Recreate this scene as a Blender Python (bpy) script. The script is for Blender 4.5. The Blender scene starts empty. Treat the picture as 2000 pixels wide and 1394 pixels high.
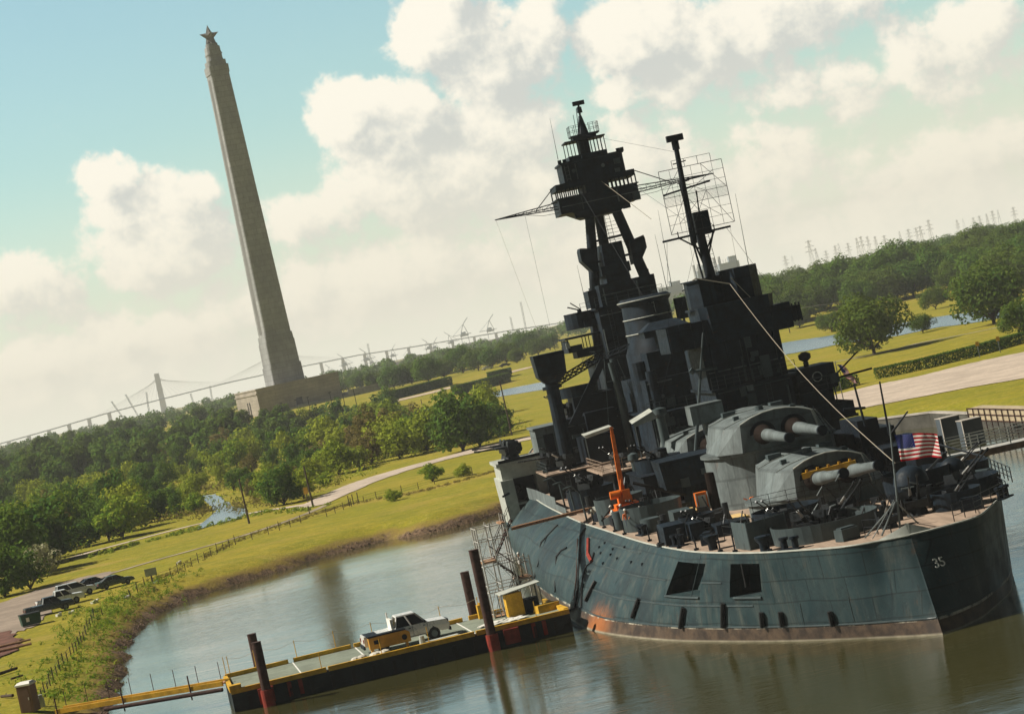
import bpy, bmesh, math, random
import numpy as np
from mathutils import Vector, Matrix
C = bpy.context.scene
COL = C.collection
R = math.radians
# ------------------------------------------------------------------ camera
FPX, ROLL, CAMH, VH = 4600., R(12.3), 22., 46.2
PIT = math.atan(VH / FPX)
ct, st, cp, sp = math.cos(ROLL), math.sin(ROLL), math.cos(PIT), math.sin(PIT)
cam = bpy.data.cameras.new('camera')
camo = bpy.data.objects.new('camera', cam)
COL.objects.link(camo)
Rv, Uv, Fv = Vector((1, 0, 0)), Vector((0, sp, cp)), Vector((0, cp, -sp))
cx, cy = Rv * ct - Uv * st, Rv * st + Uv * ct
m = Matrix((cx, cy, -Fv)).transposed().to_4x4()
m.translation = Vector((0, 0, CAMH))
camo.matrix_world = m
cam.sensor_width = 36
cam.lens = 36 * FPX / 2000
cam.clip_start = 1
cam.clip_end = 40000
C.camera = camo
# ------------------------------------------------------------------ render / light
C.view_settings.view_transform = 'Standard'
C.view_settings.look = 'None'
C.view_settings.exposure = 0.40
C.view_settings.gamma = 1
C.cycles.max_bounces = 6
C.cycles.transparent_max_bounces = 8
C.cycles.volume_bounces = 0
C.cycles.use_denoising = True
SUN_EL, SUN_AZ = R(44), R(-82)          # azimuth measured from +Y (view direction), negative = left
sd = bpy.data.lights.new('sun', 'SUN')
sd.energy = 5.0
sd.angle = R(.5)
sd.color = (1, .93, .80)
so = bpy.data.objects.new('sun', sd)
COL.objects.link(so)
SUNV = Vector((math.cos(SUN_EL) * math.sin(SUN_AZ), math.cos(SUN_EL) * math.cos(SUN_AZ), math.sin(SUN_EL)))
so.rotation_euler = SUNV.to_track_quat('Z', 'Y').to_euler()

# node helper -------------------------------------------------------
class NT:
    def __init__(s, tree):
        s.t = tree; s.n = tree.nodes; s.l = tree.links
    def new(s, typ, **kw):
        n = s.n.new(typ)
        for k, v in kw.items():
            setattr(n, k, v)
        return n
    def put(s, sock, v):
        if hasattr(v, 'is_output') or hasattr(v, 'links'):
            s.l.new(v, sock)
        elif v is not None:
            sock.default_value = v
    def math(s, op, a, b=None, c=None, clamp=False):
        n = s.new('ShaderNodeMath', operation=op, use_clamp=clamp)
        s.put(n.inputs[0], a)
        if b is not None: s.put(n.inputs[1], b)
        if c is not None: s.put(n.inputs[2], c)
        return n.outputs[0]
    def vmath(s, op, a, b=None):
        n = s.new('ShaderNodeVectorMath', operation=op)
        s.put(n.inputs[0], a)
        if b is not None: s.put(n.inputs[1], b)
        return n.outputs['Value'] if op in ('LENGTH', 'DOT_PRODUCT', 'DISTANCE') else n.outputs[0]
    def noise(s, vec, scale, detail=4, rough=.55, dist=0, out='Fac'):
        n = s.new('ShaderNodeTexNoise')
        if vec is not None: s.put(n.inputs['Vector'], vec)
        n.inputs['Scale'].default_value = scale
        n.inputs['Detail'].default_value = detail
        n.inputs['Roughness'].default_value = rough
        n.inputs['Distortion'].default_value = dist
        return n.outputs[out]
    def ramp(s, fac, stops, interp='LINEAR'):
        n = s.new('ShaderNodeValToRGB')
        n.color_ramp.interpolation = interp
        e = n.color_ramp.elements
        while len(e) < len(stops): e.new(.5)
        for i, (p, c) in enumerate(stops):
            e[i].position = p
            e[i].color = (c, c, c, 1) if not hasattr(c, '__len__') else (*c, 1)
        s.put(n.inputs[0], fac)
        return n.outputs[0]
    def mix(s, fac, a, b, typ='MIX'):
        n = s.new('ShaderNodeMix', data_type='RGBA', blend_type=typ)
        s.put(n.inputs[0], fac)
        s.put(n.inputs[6], (*a, 1) if isinstance(a, tuple) else a)
        s.put(n.inputs[7], (*b, 1) if isinstance(b, tuple) else b)
        return n.outputs[2]
    def mapr(s, v, a, b, c, d):
        n = s.new('ShaderNodeMapRange', interpolation_type='SMOOTHSTEP')
        s.put(n.inputs[0], v)
        for i, x in enumerate((a, b, c, d)): s.put(n.inputs[i + 1], x)
        return n.outputs[0]
    def scale(s, vec, xyz):
        return s.vmath('MULTIPLY', vec, xyz)

def pxdir(x, y):
    """azimuth / elevation (radians) of a sight line, for placing clouds in the sky"""
    dx, dy = x - 1000, y - 697
    return (dx * ct - dy * st) / FPX, (-(dx * st + dy * ct) - VH) / FPX

# ------------------------------------------------------------------ sky with clouds
W = bpy.data.worlds.new('World'); C.world = W; W.use_nodes = True
W.node_tree.nodes.clear()
w = NT(W.node_tree)
tc = w.new('ShaderNodeTexCoord')
sep = w.new('ShaderNodeSeparateXYZ'); w.l.new(tc.outputs['Generated'], sep.inputs[0])
az = w.math('ARCTAN2', sep.outputs[0], sep.outputs[1])
el = w.math('ARCSINE', sep.outputs[2])
comb = w.new('ShaderNodeCombineXYZ'); w.put(comb.inputs[0], az); w.put(comb.inputs[1], el)
ae = comb.outputs[0]

BLOBS = [  # px x, y, radius x, radius y, weight: the cumulus masses
    (215, 345, 62, 48, 1.0), (300, 400, 110, 80, .9), (395, 368, 55, 42, .85), (330, 480, 150, 95, .95), (60, 580, 150, 80, .7),
    (700, 215, 85, 62, 1.15), (775, 265, 115, 88, 1.1), (850, 60, 92, 96, 1.15), (940, 110, 130, 110, 1.0), (1040, 60, 70, 110, .75),
    (850, 340, 230, 120, .95), (985, 250, 110, 100, .85), (640, 420, 120, 70, .7), (1030, 380, 120, 90, .8),
    (1240, 60, 110, 90, 1.05), (1340, 110, 130, 90, .9), (1210, 170, 60, 40, .7), (1500, 60, 190, 85, .9), (1560, 180, 220, 60, .62), (1850, 70, 170, 75, .8),
    (1800, 170, 260, 80, .55), (1480, 330, 280, 120, .6), (1250, 300, 160, 110, .6),
    (1900, 300, 260, 110, .6), (700, 560, 420, 90, .75), (200, 700, 320, 90, .8), (1250, 480, 320, 100, .8), (1750, 420, 320, 80, .7)]
g = bpy.data.node_groups.new('cloud_density', 'ShaderNodeTree')
g.interface.new_socket('Vector', in_out='INPUT', socket_type='NodeSocketVector')
g.interface.new_socket('Density', in_out='OUTPUT', socket_type='NodeSocketFloat')
q = NT(g)
gi, go = q.new('NodeGroupInput'), q.new('NodeGroupOutput')
v0 = gi.outputs[0]
wob = q.vmath('SUBTRACT', q.noise(v0, 22, 5, .6, out='Color'), (.5, .5, .5))
v1 = q.vmath('ADD', v0, q.vmath('MULTIPLY', wob, (.030, .030, 0)))
acc = None
for (bx, by, rx, ry, wt) in BLOBS:
    a0, e0 = pxdir(bx, by)
    d = q.vmath('SUBTRACT', v1, (a0, e0, 0))
    d = q.vmath('MULTIPLY', d, (FPX / rx / 1.22, FPX / ry / 1.22, 0))
    ln = q.vmath('LENGTH', d)
    t = q.math('MULTIPLY', q.mapr(ln, 0.2, 1.5, 1, 0), wt)
    acc = t if acc is None else q.math('SMOOTH_MAX', acc, t, .12)
fb = q.noise(v0, 52, 10, .66)
ov = q.noise(v0, 7, 6, .6)                         # clouds elsewhere round the sky
el_ = q.new('ShaderNodeSeparateXYZ'); q.put(el_.inputs[0], v0)
away = q.mapr(q.math('ABSOLUTE', el_.outputs[0]), .24, .34, 0, 1)
away = q.math('MAXIMUM', away, q.mapr(el_.outputs[1], .21, .3, 0, 1))
acc = q.math('MAXIMUM', acc, q.math('MULTIPLY', away, q.mapr(ov, .5, .68, 0, .9)))
fb2 = q.noise(v0, 26, 4, .55)
den = q.math('ADD', acc, q.math('ADD', q.math('MULTIPLY', q.math('SUBTRACT', fb, .5), 1.15), q.math('MULTIPLY', q.math('SUBTRACT', fb2, .5), .55)))
q.put(go.inputs[0], den)
def dens(vec):
    n = w.new('ShaderNodeGroup'); n.node_tree = g
    w.put(n.inputs[0], vec)
    return n.outputs[0]
d0 = dens(ae)
d1 = dens(w.vmath('ADD', ae, (-.010, .011, 0)))
alpha = w.mapr(d0, .31, .64, 0, 1)
lit = w.mapr(w.math('SUBTRACT', d0, d1), -.30, .34, 0, 1)
sky = w.new('ShaderNodeTexSky', sky_type='NISHITA')
sky.sun_disc = False
sky.sun_elevation = SUN_EL
sky.sun_rotation = SUN_AZ
sky.air_density, sky.dust_density, sky.ozone_density = 1.0, .8, 1.6
skyc = w.mix(1, sky.outputs[0], (.135, .158, .132), 'MULTIPLY')
cl = w.ramp(lit, [(0, (.70, .71, .67)), (.42, (.92, .89, .79)), (1, (1.16, 1.08, .92))])
lowf = w.mapr(el, .0, .11, 1, 0)
cl = w.mix(w.math('MULTIPLY', lowf, .75), cl, (1.12, 1.04, .82))
warm = w.mix(w.mapr(el, -.02, .115, .88, 0.0), skyc, (1.12, 1.07, .89))
final = w.mix(w.math('MULTIPLY', alpha, w.mapr(el, -.02, .03, .3, .93)), warm, cl)
glow = w.mapr(el, .0, .055, 1.28, 1.0)                # bright band of hazy air low over the land
dim = w.math('MULTIPLY', glow, w.mapr(el, .185, .34, 1, .16))
dim = w.math('MULTIPLY', dim, w.mapr(w.math('ABSOLUTE', az), .28, .9, 1, .24))
final = w.vmath('SCALE', final); w.put(final.node.inputs['Scale'], dim)
bg = w.new('ShaderNodeBackground'); w.put(bg.inputs[0], final); bg.inputs[1].default_value = .74
wo = w.new('ShaderNodeOutputWorld'); w.l.new(bg.outputs[0], wo.inputs[0])

# ------------------------------------------------------------------ helpers
def tag(o, label=None, cat=None, group=None, kind=None):
    if label: o['label'] = label
    if cat: o['category'] = cat
    if group: o['group'] = group
    if kind: o['kind'] = kind
    return o

def empty(name, loc=(0, 0, 0), rz=0., label=None, cat=None, group=None, parent=None):
    o = bpy.data.objects.new(name, None)
    COL.objects.link(o)
    o.location = loc; o.rotation_euler = (0, 0, rz)
    o.empty_display_size = .3
    if parent: o.parent = parent
    return tag(o, label, cat, group)

def kids(o):
    return [c for c in bpy.data.objects if c.parent == o]

def copy_tree(o, loc=None, rz=None, label=None, group=None, scale=None):
    c = o.copy(); COL.objects.link(c)
    for ch in o.children:
        k = ch.copy(); COL.objects.link(k); k.parent = c
        for s_ in ch.children:
            k2 = s_.copy(); COL.objects.link(k2); k2.parent = k
    if loc is not None: c.location = loc
    if rz is not None: c.rotation_euler = (0, 0, rz)
    if scale is not None: c.scale = scale if hasattr(scale, '__len__') else (scale,) * 3
    if label: c['label'] = label
    if group: c['group'] = group
    return c

EACH = {'ventilator', 'deck_locker', 'deck_house', 'signal_yard', 'guard_rail', 'awning_post', 'spare_barrel', 'hull_lug', 'mushroom_vent', 'tub_platform', 'tower_door', 'deck_gear', 'stay_cable', 'halyard', 'boat_deck_wall',
        'control_top', 'crane_boom', 'splinter_shield', 'barbette_walk', 'gallery', 'fender_tyre', 'pile_guide', 'doorway', 'edge_girder', 'handrail', 'pier_pile', 'side_beam', 'roof_post', 'yard', 'bridge_wing', 'tripod_leg', 'roof_hatch', 'turret_ladder', 'muzzle_cover', 'lit_edge_strip', 'funnel_band', 'stanchion', 'rubbing_strake', 'gunwale', 'upper_deck_wall', 'cross_tree', 'tread', 'bumper', 'headache_rack', 'plate_edge', 'flute_shade', 'rub_rail', 'face_detail'}
def split_near(mb_, gap=.06):
    """split collected shapes into one MB per cluster of touching pieces"""
    par = list(range(len(mb_.v)))
    def fnd(i):
        while par[i] != i: par[i] = par[par[i]]; i = par[i]
        return i
    for f in mb_.f:
        for k in f[1:]: par[fnd(k)] = fnd(f[0])
    gr = {}
    for f in mb_.f: gr.setdefault(fnd(f[0]), []).append(f)
    items = []
    for k, fs3 in gr.items():
        P_ = np.array([mb_.v[i] for f in fs3 for i in f]); items.append([P_.min(0) - gap, P_.max(0) + gap, fs3])
    n_ = len(items); p2 = list(range(n_))
    def f2(i):
        while p2[i] != i: p2[i] = p2[p2[i]]; i = p2[i]
        return i
    for i in range(n_):
        for j in range(i + 1, n_):
            if (items[i][0] <= items[j][1]).all() and (items[j][0] <= items[i][1]).all(): p2[f2(i)] = f2(j)
    cl = {}
    for i in range(n_): cl.setdefault(f2(i), []).extend(items[i][2])
    out = []
    for fs3 in cl.values():
        ids = sorted({k for f in fs3 for k in f}); mp = {k: i for i, k in enumerate(ids)}
        o = MB(); o.v = [mb_.v[k] for k in ids]; o.f = [tuple(mp[k] for k in f) for f in fs3]; out.append(o)
    return out

class MB:
    """collects shapes; build() links them as ONE mesh object"""
    def __init__(s):
        s.v = []; s.f = []
    def add(s, vs, fs):
        b = len(s.v)
        s.v += [tuple(x) for x in vs]
        s.f += [tuple(i + b for i in f) for f in fs]
        return s
    def box(s, c, d, rz=0., ry=0., rx=0., taper=1.):
        hx, hy, hz = d[0] / 2, d[1] / 2, d[2] / 2
        M = Matrix.Rotation(rz, 3, 'Z') @ Matrix.Rotation(ry, 3, 'Y') @ Matrix.Rotation(rx, 3, 'X')
        vs = []
        for z in (-1, 1):
            k = taper if z > 0 else 1
            for x, y in ((-1, -1), (1, -1), (1, 1), (-1, 1)):
                vs.append(Vector(c) + M @ Vector((x * hx * k, y * hy * k, z * hz)))
        return s.add(vs, [(3, 2, 1, 0), (4, 5, 6, 7), (0, 1, 5, 4), (1, 2, 6, 5), (2, 3, 7, 6), (3, 0, 4, 7)])
    def b2(s, x0, x1, y0, y1, z0, z1):
        return s.box(((x0 + x1) / 2, (y0 + y1) / 2, (z0 + z1) / 2), (abs(x1 - x0), abs(y1 - y0), abs(z1 - z0)))
    def cyl(s, p0, p1, r0, r1=None, n=12, cap=True):
        r1 = r0 if r1 is None else r1
        p0, p1 = Vector(p0), Vector(p1)
        d = (p1 - p0)
        if d.length < 1e-6: return s
        d.normalize()
        a = d.orthogonal().normalized(); b = d.cross(a)
        vs = []
        for p, r in ((p0, r0), (p1, r1)):
            for i in range(n):
                t = 2 * math.pi * i / n
                vs.append(p + (a * math.cos(t) + b * math.sin(t)) * r)
        fs = [(i, (i + 1) % n, n + (i + 1) % n, n + i) for i in range(n)]
        if cap: fs += [tuple(range(n))[::-1], tuple(range(n, 2 * n))]
        return s.add(vs, fs)
    def bar(s, p0, p1, r=.03, n=5):
        return s.cyl(p0, p1, r, r, n, False)
    def path(s, pts, r=.03, n=6):
        for a, b in zip(pts, pts[1:]): s.cyl(a, b, r, r, n, True)
        return s
    def lathe(s, prof, c=(0, 0, 0), n=24, cap=True, sx=1., sy=1.):
        vs = []
        for r, z in prof:
            for i in range(n):
                t = 2 * math.pi * i / n
                vs.append((c[0] + r * sx * math.cos(t), c[1] + r * sy * math.sin(t), c[2] + z))
        fs = []
        for k in range(len(prof) - 1):
            for i in range(n):
                fs.append((k * n + i, k * n + (i + 1) % n, (k + 1) * n + (i + 1) % n, (k + 1) * n + i))
        if cap:
            fs.append(tuple(range(n))[::-1]); fs.append(tuple(range((len(prof) - 1) * n, len(prof) * n)))
        return s.add(vs, fs)
    def prism(s, poly, z0, z1, top=None):
        n = len(poly); top = top or poly
        vs = [(x, y, z0) for x, y in poly] + [(x, y, z1) for x, y in top]
        return s.add(vs, [tuple(range(n))[::-1], tuple(range(n, 2 * n))] + [(i, (i + 1) % n, n + (i + 1) % n, n + i) for i in range(n)])
    def extr(s, poly3, d):
        """planar polygon of 3-D points extruded along d"""
        n = len(poly3); d = Vector(d)
        vs = [Vector(p) for p in poly3] + [Vector(p) + d for p in poly3]
        return s.add(vs, [tuple(range(n))[::-1], tuple(range(n, 2 * n))] + [(i, (i + 1) % n, n + (i + 1) % n, n + i) for i in range(n)])
    def wall(s, pts, z0, z1, th=.08, closed=False):
        """thin upright plate following a plan polyline"""
        P = list(pts) + ([pts[0]] if closed else [])
        for (x0, y0), (x1, y1) in zip(P, P[1:]):
            dx, dy = x1 - x0, y1 - y0; L = math.hypot(dx, dy)
            if L < 1e-4: continue
            s.box(((x0 + x1) / 2, (y0 + y1) / 2, (z0 + z1) / 2), (L + th * .6, th, z1 - z0), math.atan2(dy, dx))
        return s
    def arc(s, c, r, a0, a1, z0, z1, th=.1, n=14):
        pts = [(c[0] + r * math.cos(a0 + (a1 - a0) * i / n), c[1] + r * math.sin(a0 + (a1 - a0) * i / n)) for i in range(n + 1)]
        ro = r - th
        pin = [(c[0] + ro * math.cos(a0 + (a1 - a0) * i / n), c[1] + ro * math.sin(a0 + (a1 - a0) * i / n)) for i in range(n + 1)]
        for i in range(n):
            s.prism([pts[i], pts[i + 1], pin[i + 1], pin[i]], z0, z1)
        return s
    def rail(s, pts, h=1.0, step=1.6, r=.022, rows=3, post=None):
        """guard rail of posts and horizontal lines along 3-D points"""
        P = [Vector(p) for p in pts]
        for a, b in zip(P, P[1:]):
            L = (b - a).length; n = max(1, int(round(L / step)))
            for i in range(n + 1):
                p = a.lerp(b, i / n); s.bar(p, p + Vector((0, 0, h)), (post or r * 1.4), 4)
            for k in range(rows):
                z = Vector((0, 0, h * (k + 1) / rows)); s.bar(a + z, b + z, r, 4)
        return s
    def ladder(s, a, b, wdir=(0, .4, 0), r=.025, step=.35):
        a, b, wv = Vector(a), Vector(b), Vector(wdir)
        s.bar(a, b, r, 4); s.bar(a + wv, b + wv, r, 4)
        n = int((b - a).length / step)
        for i in range(n):
            p = a.lerp(b, (i + .5) / n); s.bar(p, p + wv, r * .8, 4)
        return s
    def lattice(s, a, b, wv, r=.03, n=6, hv=None):
        """trussed boom: two (or with hv three) chords and diagonals"""
        a, b, wv = Vector(a), Vector(b), Vector(wv)
        ch = [Vector((0, 0, 0)), wv] + ([Vector(hv)] if hv else [])
        for c_ in ch: s.bar(a + c_, b + c_, r, 4)
        for i in range(n):
            p, q_ = a.lerp(b, i / n), a.lerp(b, (i + 1) / n)
            for k in range(len(ch)):
                c0, c1 = ch[k], ch[(k + 1) % len(ch)]
                s.bar(p + c0, q_ + c1, r * .7, 4)
                if len(ch) == 2: break
            s.bar(p + ch[0], p + ch[1], r * .7, 4)
        return s
    def build(s, name, mat, parent=None, smooth=False, label=None, cat=None, group=None, kind=None):
        if parent is not None and name in EACH:
            cl = split_near(s)
            if 1 < len(cl) <= 100:
                for c_ in cl: o = c_.build1(name, mat, parent, smooth)
                return o
        return s.build1(name, mat, parent, smooth, label, cat, group, kind)
    def build1(s, name, mat, parent=None, smooth=False, label=None, cat=None, group=None, kind=None):
        me = bpy.data.meshes.new(name)
        me.from_pydata(s.v, [], s.f)
        me.validate(); me.update()
        bm = bmesh.new(); bm.from_mesh(me)
        bmesh.ops.recalc_face_normals(bm, faces=bm.faces)
        bm.to_mesh(me); bm.free()
        if smooth:
            me.polygons.foreach_set('use_smooth', [True] * len(me.polygons))
            me.set_sharp_from_angle(angle=R(38))
        for mm in (mat if isinstance(mat, (list, tuple)) else [mat]): me.materials.append(mm)
        o = bpy.data.objects.new(name, me); COL.objects.link(o)
        if parent: o.parent = parent
        return tag(o, label, cat, group, kind)

# image sight lines -> world, used only to read true positions off the photograph
def ray(x, y):
    dx, dy = x - 1000, y - 697
    u, v = dx * ct - dy * st, -(dx * st + dy * ct)
    return u, FPX * cp + v * sp, -FPX * sp + v * cp
def G(x, y, z=0.):
    a, b, c = ray(x, y); k = (z - CAMH) / c
    return a * k, b * k
def A(x, y, D):
    a, b, c = ray(x, y); k = D / b
    return a * k, D, CAMH + c * k

# ------------------------------------------------------------------ materials
MATS = {}
def mat(name, base, rough=.7, metal=0., var=.25, vscale=1.5, bump=0., bscale=8., tint=None, spec=.25, coord='Object', rust=0., stretch=(1, 1, 1), fine=0., course=None):
    """painted / weathered surface: base colour broken by two scales of noise, optional rust spots and bump"""
    if name in MATS: return MATS[name]
    M = bpy.data.materials.new(name); M.use_nodes = True
    M.node_tree.nodes.clear(); n = NT(M.node_tree)
    tcn = n.new('ShaderNodeTexCoord'); co = n.scale(tcn.outputs[coord], stretch)
    a = n.noise(co, vscale, 6, .62)
    dark = tuple(c * (1 - var) for c in base)
    light = tuple(min(1, c * (1 + var)) for c in (tint or base))
    col = n.mix(n.mapr(a, .3, .7, 0, 1), dark, light)
    if fine:
        f = n.noise(co, vscale * 9, 3, .6)
        col = n.mix(n.mapr(f, .3, .7, fine, 0), col, tuple(c * .45 for c in base))
    if course:                                            # masonry courses: block length, block height
        bk = n.new('ShaderNodeTexBrick'); sx = n.new('ShaderNodeSeparateXYZ'); n.put(sx.inputs[0], tcn.outputs[coord]); bv = n.new('ShaderNodeCombineXYZ')
        n.put(bv.inputs[0], n.math('ADD', sx.outputs[0], sx.outputs[1])); n.put(bv.inputs[1], sx.outputs[2]); n.put(bk.inputs['Vector'], bv.outputs[0])
        for k_, v_ in (('Scale', 1), ('Brick Width', course[0]), ('Row Height', course[1]), ('Mortar Size', course[1] * .05)): bk.inputs[k_].default_value = v_
        bk.inputs['Color1'].default_value = (.90, .90, .90, 1); bk.inputs['Color2'].default_value = (1.06, 1.06, 1.06, 1); bk.inputs['Mortar'].default_value = (.72, .72, .72, 1)
        col = n.mix(1, col, bk.outputs['Color'], 'MULTIPLY')
    if rust:
        rr = n.noise(co, vscale * 2.3, 8, .7)
        col = n.mix(n.mapr(rr, .62, .74, 0, rust), col, (.16, .055, .02))
    b = n.new('ShaderNodeBsdfPrincipled')
    n.put(b.inputs['Base Color'], col)
    rg = n.mapr(n.noise(co, vscale * 3, 3), .3, .7, max(0, rough - .1), min(1, rough + .1))
    n.put(b.inputs['Roughness'], rg)
    b.inputs['Metallic'].default_value = metal
    b.inputs['Specular IOR Level'].default_value = spec
    if bump:
        bn = n.new('ShaderNodeBump'); bn.inputs['Strength'].default_value = bump; bn.inputs['Distance'].default_value = .05
        n.put(bn.inputs['Height'], n.noise(co, bscale, 5, .6)); n.l.new(bn.outputs[0], b.inputs['Normal'])
    o = n.new('ShaderNodeOutputMaterial'); n.l.new(b.outputs[0], o.inputs[0])
    MATS[name] = M
    return M
# ------------------------------------------------------------------ land and water
WPOLY = [(-3000, 118), (-100, 135), (-50, 146), (-37, 160), (-35.5, 175), (-37, 188.5), (-39.5, 209), (-42.6, 226), (-43.8, 241), (-44.3, 257), (-42.5, 270.5), (-37, 277.7), (-32, 282.5), (-27.4, 290), (-21, 294), (-15, 290), (-9, 292.5),
         (-5, 298), (3, 312), (20, 318), (36, 305), (43, 294), (48.4, 285.6), (50.2, 271.3), (53.6, 259.8), (62, 236), (90, 200), (200, 150), (3000, 120), (3000, -3000), (-3000, -3000)]
def seg_sd(X, Y, poly):
    """signed distance to polygon, positive outside (on land)"""
    d = np.full(X.shape, 1e9); ins = np.zeros(X.shape, bool)
    n = len(poly)
    for i in range(n):
        (x0, y0), (x1, y1) = poly[i], poly[(i + 1) % n]
        dx, dy = x1 - x0, y1 - y0
        t = np.clip(((X - x0) * dx + (Y - y0) * dy) / (dx * dx + dy * dy), 0, 1)
        d = np.minimum(d, np.hypot(X - x0 - t * dx, Y - y0 - t * dy))
        c_ = ((y0 > Y) != (y1 > Y)) & (X < (x1 - x0) * (Y - y0) / (y1 - y0 + 1e-12) + x0)
        ins ^= c_
    return np.where(ins, -d, d)
def sstep(a, b, x):
    t = np.clip((x - a) / (b - a), 0, 1); return t * t * (3 - 2 * t)
def wob(X, Y, s, k=0.):
    return (np.sin(X / s + 1.3 + k) * np.cos(Y / s * 1.13 + k * 2) + np.sin(X / s * 2.3 - Y / s * 1.7 + k) * .5 + np.sin(X / s * 4.1 + Y / s * 3.3 + k) * .25)
def land_h(X, Y):
    X = np.asarray(X, float); Y = np.asarray(Y, float)
    s_ = seg_sd(X, Y, WPOLY) + .55 * wob(X, Y, 2.2)
    prof = np.interp(s_, [-14, -1.5, 0, .5, 1.4, 6, 11, 400], [-4, -1.0, -.04, .55, .95, 1.9, 2.0, 2.0])
    return prof + 7.0 * sstep(740, 980, Y) + .07 * wob(X, Y, 16) * sstep(4, 12, s_)
def lh(x, y):
    return float(land_h(np.array([x]), np.array([y]))[0])
def GL(x, y):
    """sight line to the land surface"""
    z = 2.
    gx, gy = G(x, y, z)
    if gy < 700:
        z = lh(gx, gy); gx, gy = G(x, y, z)
        return gx, gy, lh(gx, gy)
    for _ in range(12):
        gx, gy = G(x, y, z); z = .5 * z + .5 * lh(gx, gy)
    return gx, gy, z

def grow(a, b, s0, k):
    o = []; x = a; s_ = s0
    while x < b: o.append(x); x += s_; s_ *= k
    return o + [b]
xs = sorted([-v for v in grow(76, 9000, 1.5, 1.12)] + list(np.arange(-75, 90, 1.25)) + grow(90, 9000, 1.5, 1.12))
ys = sorted([-3000, -1200, -400, -100, 20, 70, 100] + list(np.arange(115, 150, 3.)) + list(np.arange(150, 330, 1.25)) + grow(330, 14000, 1.5, 1.035))
XX, YY = np.meshgrid(np.array(xs), np.array(ys))
ZZ = land_h(XX, YY)
SS = seg_sd(XX, YY, WPOLY)
nx, ny = len(xs), len(ys)
vv = np.stack([XX, YY, ZZ], -1).reshape(-1, 3)
idx = np.arange(nx * ny).reshape(ny, nx)
ff = np.stack([idx[:-1, :-1], idx[:-1, 1:], idx[1:, 1:], idx[1:, :-1]], -1).reshape(-1, 4)
def np_mesh(name, v, f, mat_, parent=None, smooth=False):
    me = bpy.data.meshes.new(name)
    me.vertices.add(len(v)); me.vertices.foreach_set('co', np.asarray(v, np.float32).ravel())
    k = f.shape[1]
    me.loops.add(f.size); me.loops.foreach_set('vertex_index', f.astype(np.int32).ravel())
    me.polygons.add(len(f)); me.polygons.foreach_set('loop_start', np.arange(0, f.size, k, dtype=np.int32))
    me.polygons.foreach_set('loop_total', np.full(len(f), k, np.int32))
    if smooth: me.polygons.foreach_set('use_smooth', np.ones(len(f), bool))
    me.update(calc_edges=True)
    if mat_: me.materials.append(mat_)
    o = bpy.data.objects.new(name, me); COL.objects.link(o)
    if parent: o.parent = parent
    return o
GM = bpy.data.materials.new('grass_land'); GM.use_nodes = True; GM.node_tree.nodes.clear(); n = NT(GM.node_tree)
tcn = n.new('ShaderNodeTexCoord'); P = tcn.outputs['Object']
at = n.new('ShaderNodeAttribute', attribute_name='shore')
a = n.noise(P, .035, 6, .6); b = n.noise(P, .3, 5, .65); c = n.noise(P, 2.2, 4, .7)
col = n.mix(n.mapr(a, .35, .65, 0, 1), (.30, .275, .020), (.40, .31, .035))
col = n.mix(n.mapr(b, .35, .72, 0, .7), col, (.17, .19, .020))
col = n.mix(n.mapr(n.noise(n.scale(P, (.4, 1, 1)), .09, 7, .7), .53, .7, 0, .8), col, (.42, .30, .07))
col = n.mix(n.mapr(c, .3, .7, .5, 0), col, (.10, .11, .014))
col = n.mix(n.mapr(n.noise(P, .8, 6, .75), .5, .72, 0, .55), col, (.45, .37, .09))
col = n.mix(n.mapr(n.noise(P, .12, 6, .75), .55, .75, 0, .45), col, (.20, .20, .03))
shd = n.math('ADD', at.outputs['Fac'], n.math('MULTIPLY', n.math('SUBTRACT', n.noise(P, .35, 5, .7), .5), 4))
dead = n.mix(n.noise(P, 1.2, 5, .7), (.19, .11, .045), (.30, .22, .06))
mud = n.mix(n.mapr(n.noise(P, 1.6, 6, .75), .35, .65, 0, 1), (.065, .045, .030), (.24, .16, .10))
col = n.mix(n.mapr(shd, 3.6, 1.4, 0, .75), col, dead)
col = n.mix(n.mapr(shd, 1.5, .5, 0, 1), col, mud)
bs = n.new('ShaderNodeBsdfPrincipled'); n.put(bs.inputs['Base Color'], col); bs.inputs['Roughness'].default_value = .95; bs.inputs['Specular IOR Level'].default_value = .1
bn = n.new('ShaderNodeBump'); bn.inputs['Strength'].default_value = .7; bn.inputs['Distance'].default_value = .25
n.put(bn.inputs['Height'], n.noise(P, 3.0, 5, .7)); n.l.new(bn.outputs[0], bs.inputs['Normal'])
o_ = n.new('ShaderNodeOutputMaterial'); n.l.new(bs.outputs[0], o_.inputs[0])
land = np_mesh('ground', vv, ff, GM, smooth=True); tag(land, kind='structure')
atr = land.data.attributes.new('shore', 'FLOAT', 'POINT'); atr.data.foreach_set('value', SS.ravel().astype(np.float32))

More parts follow.
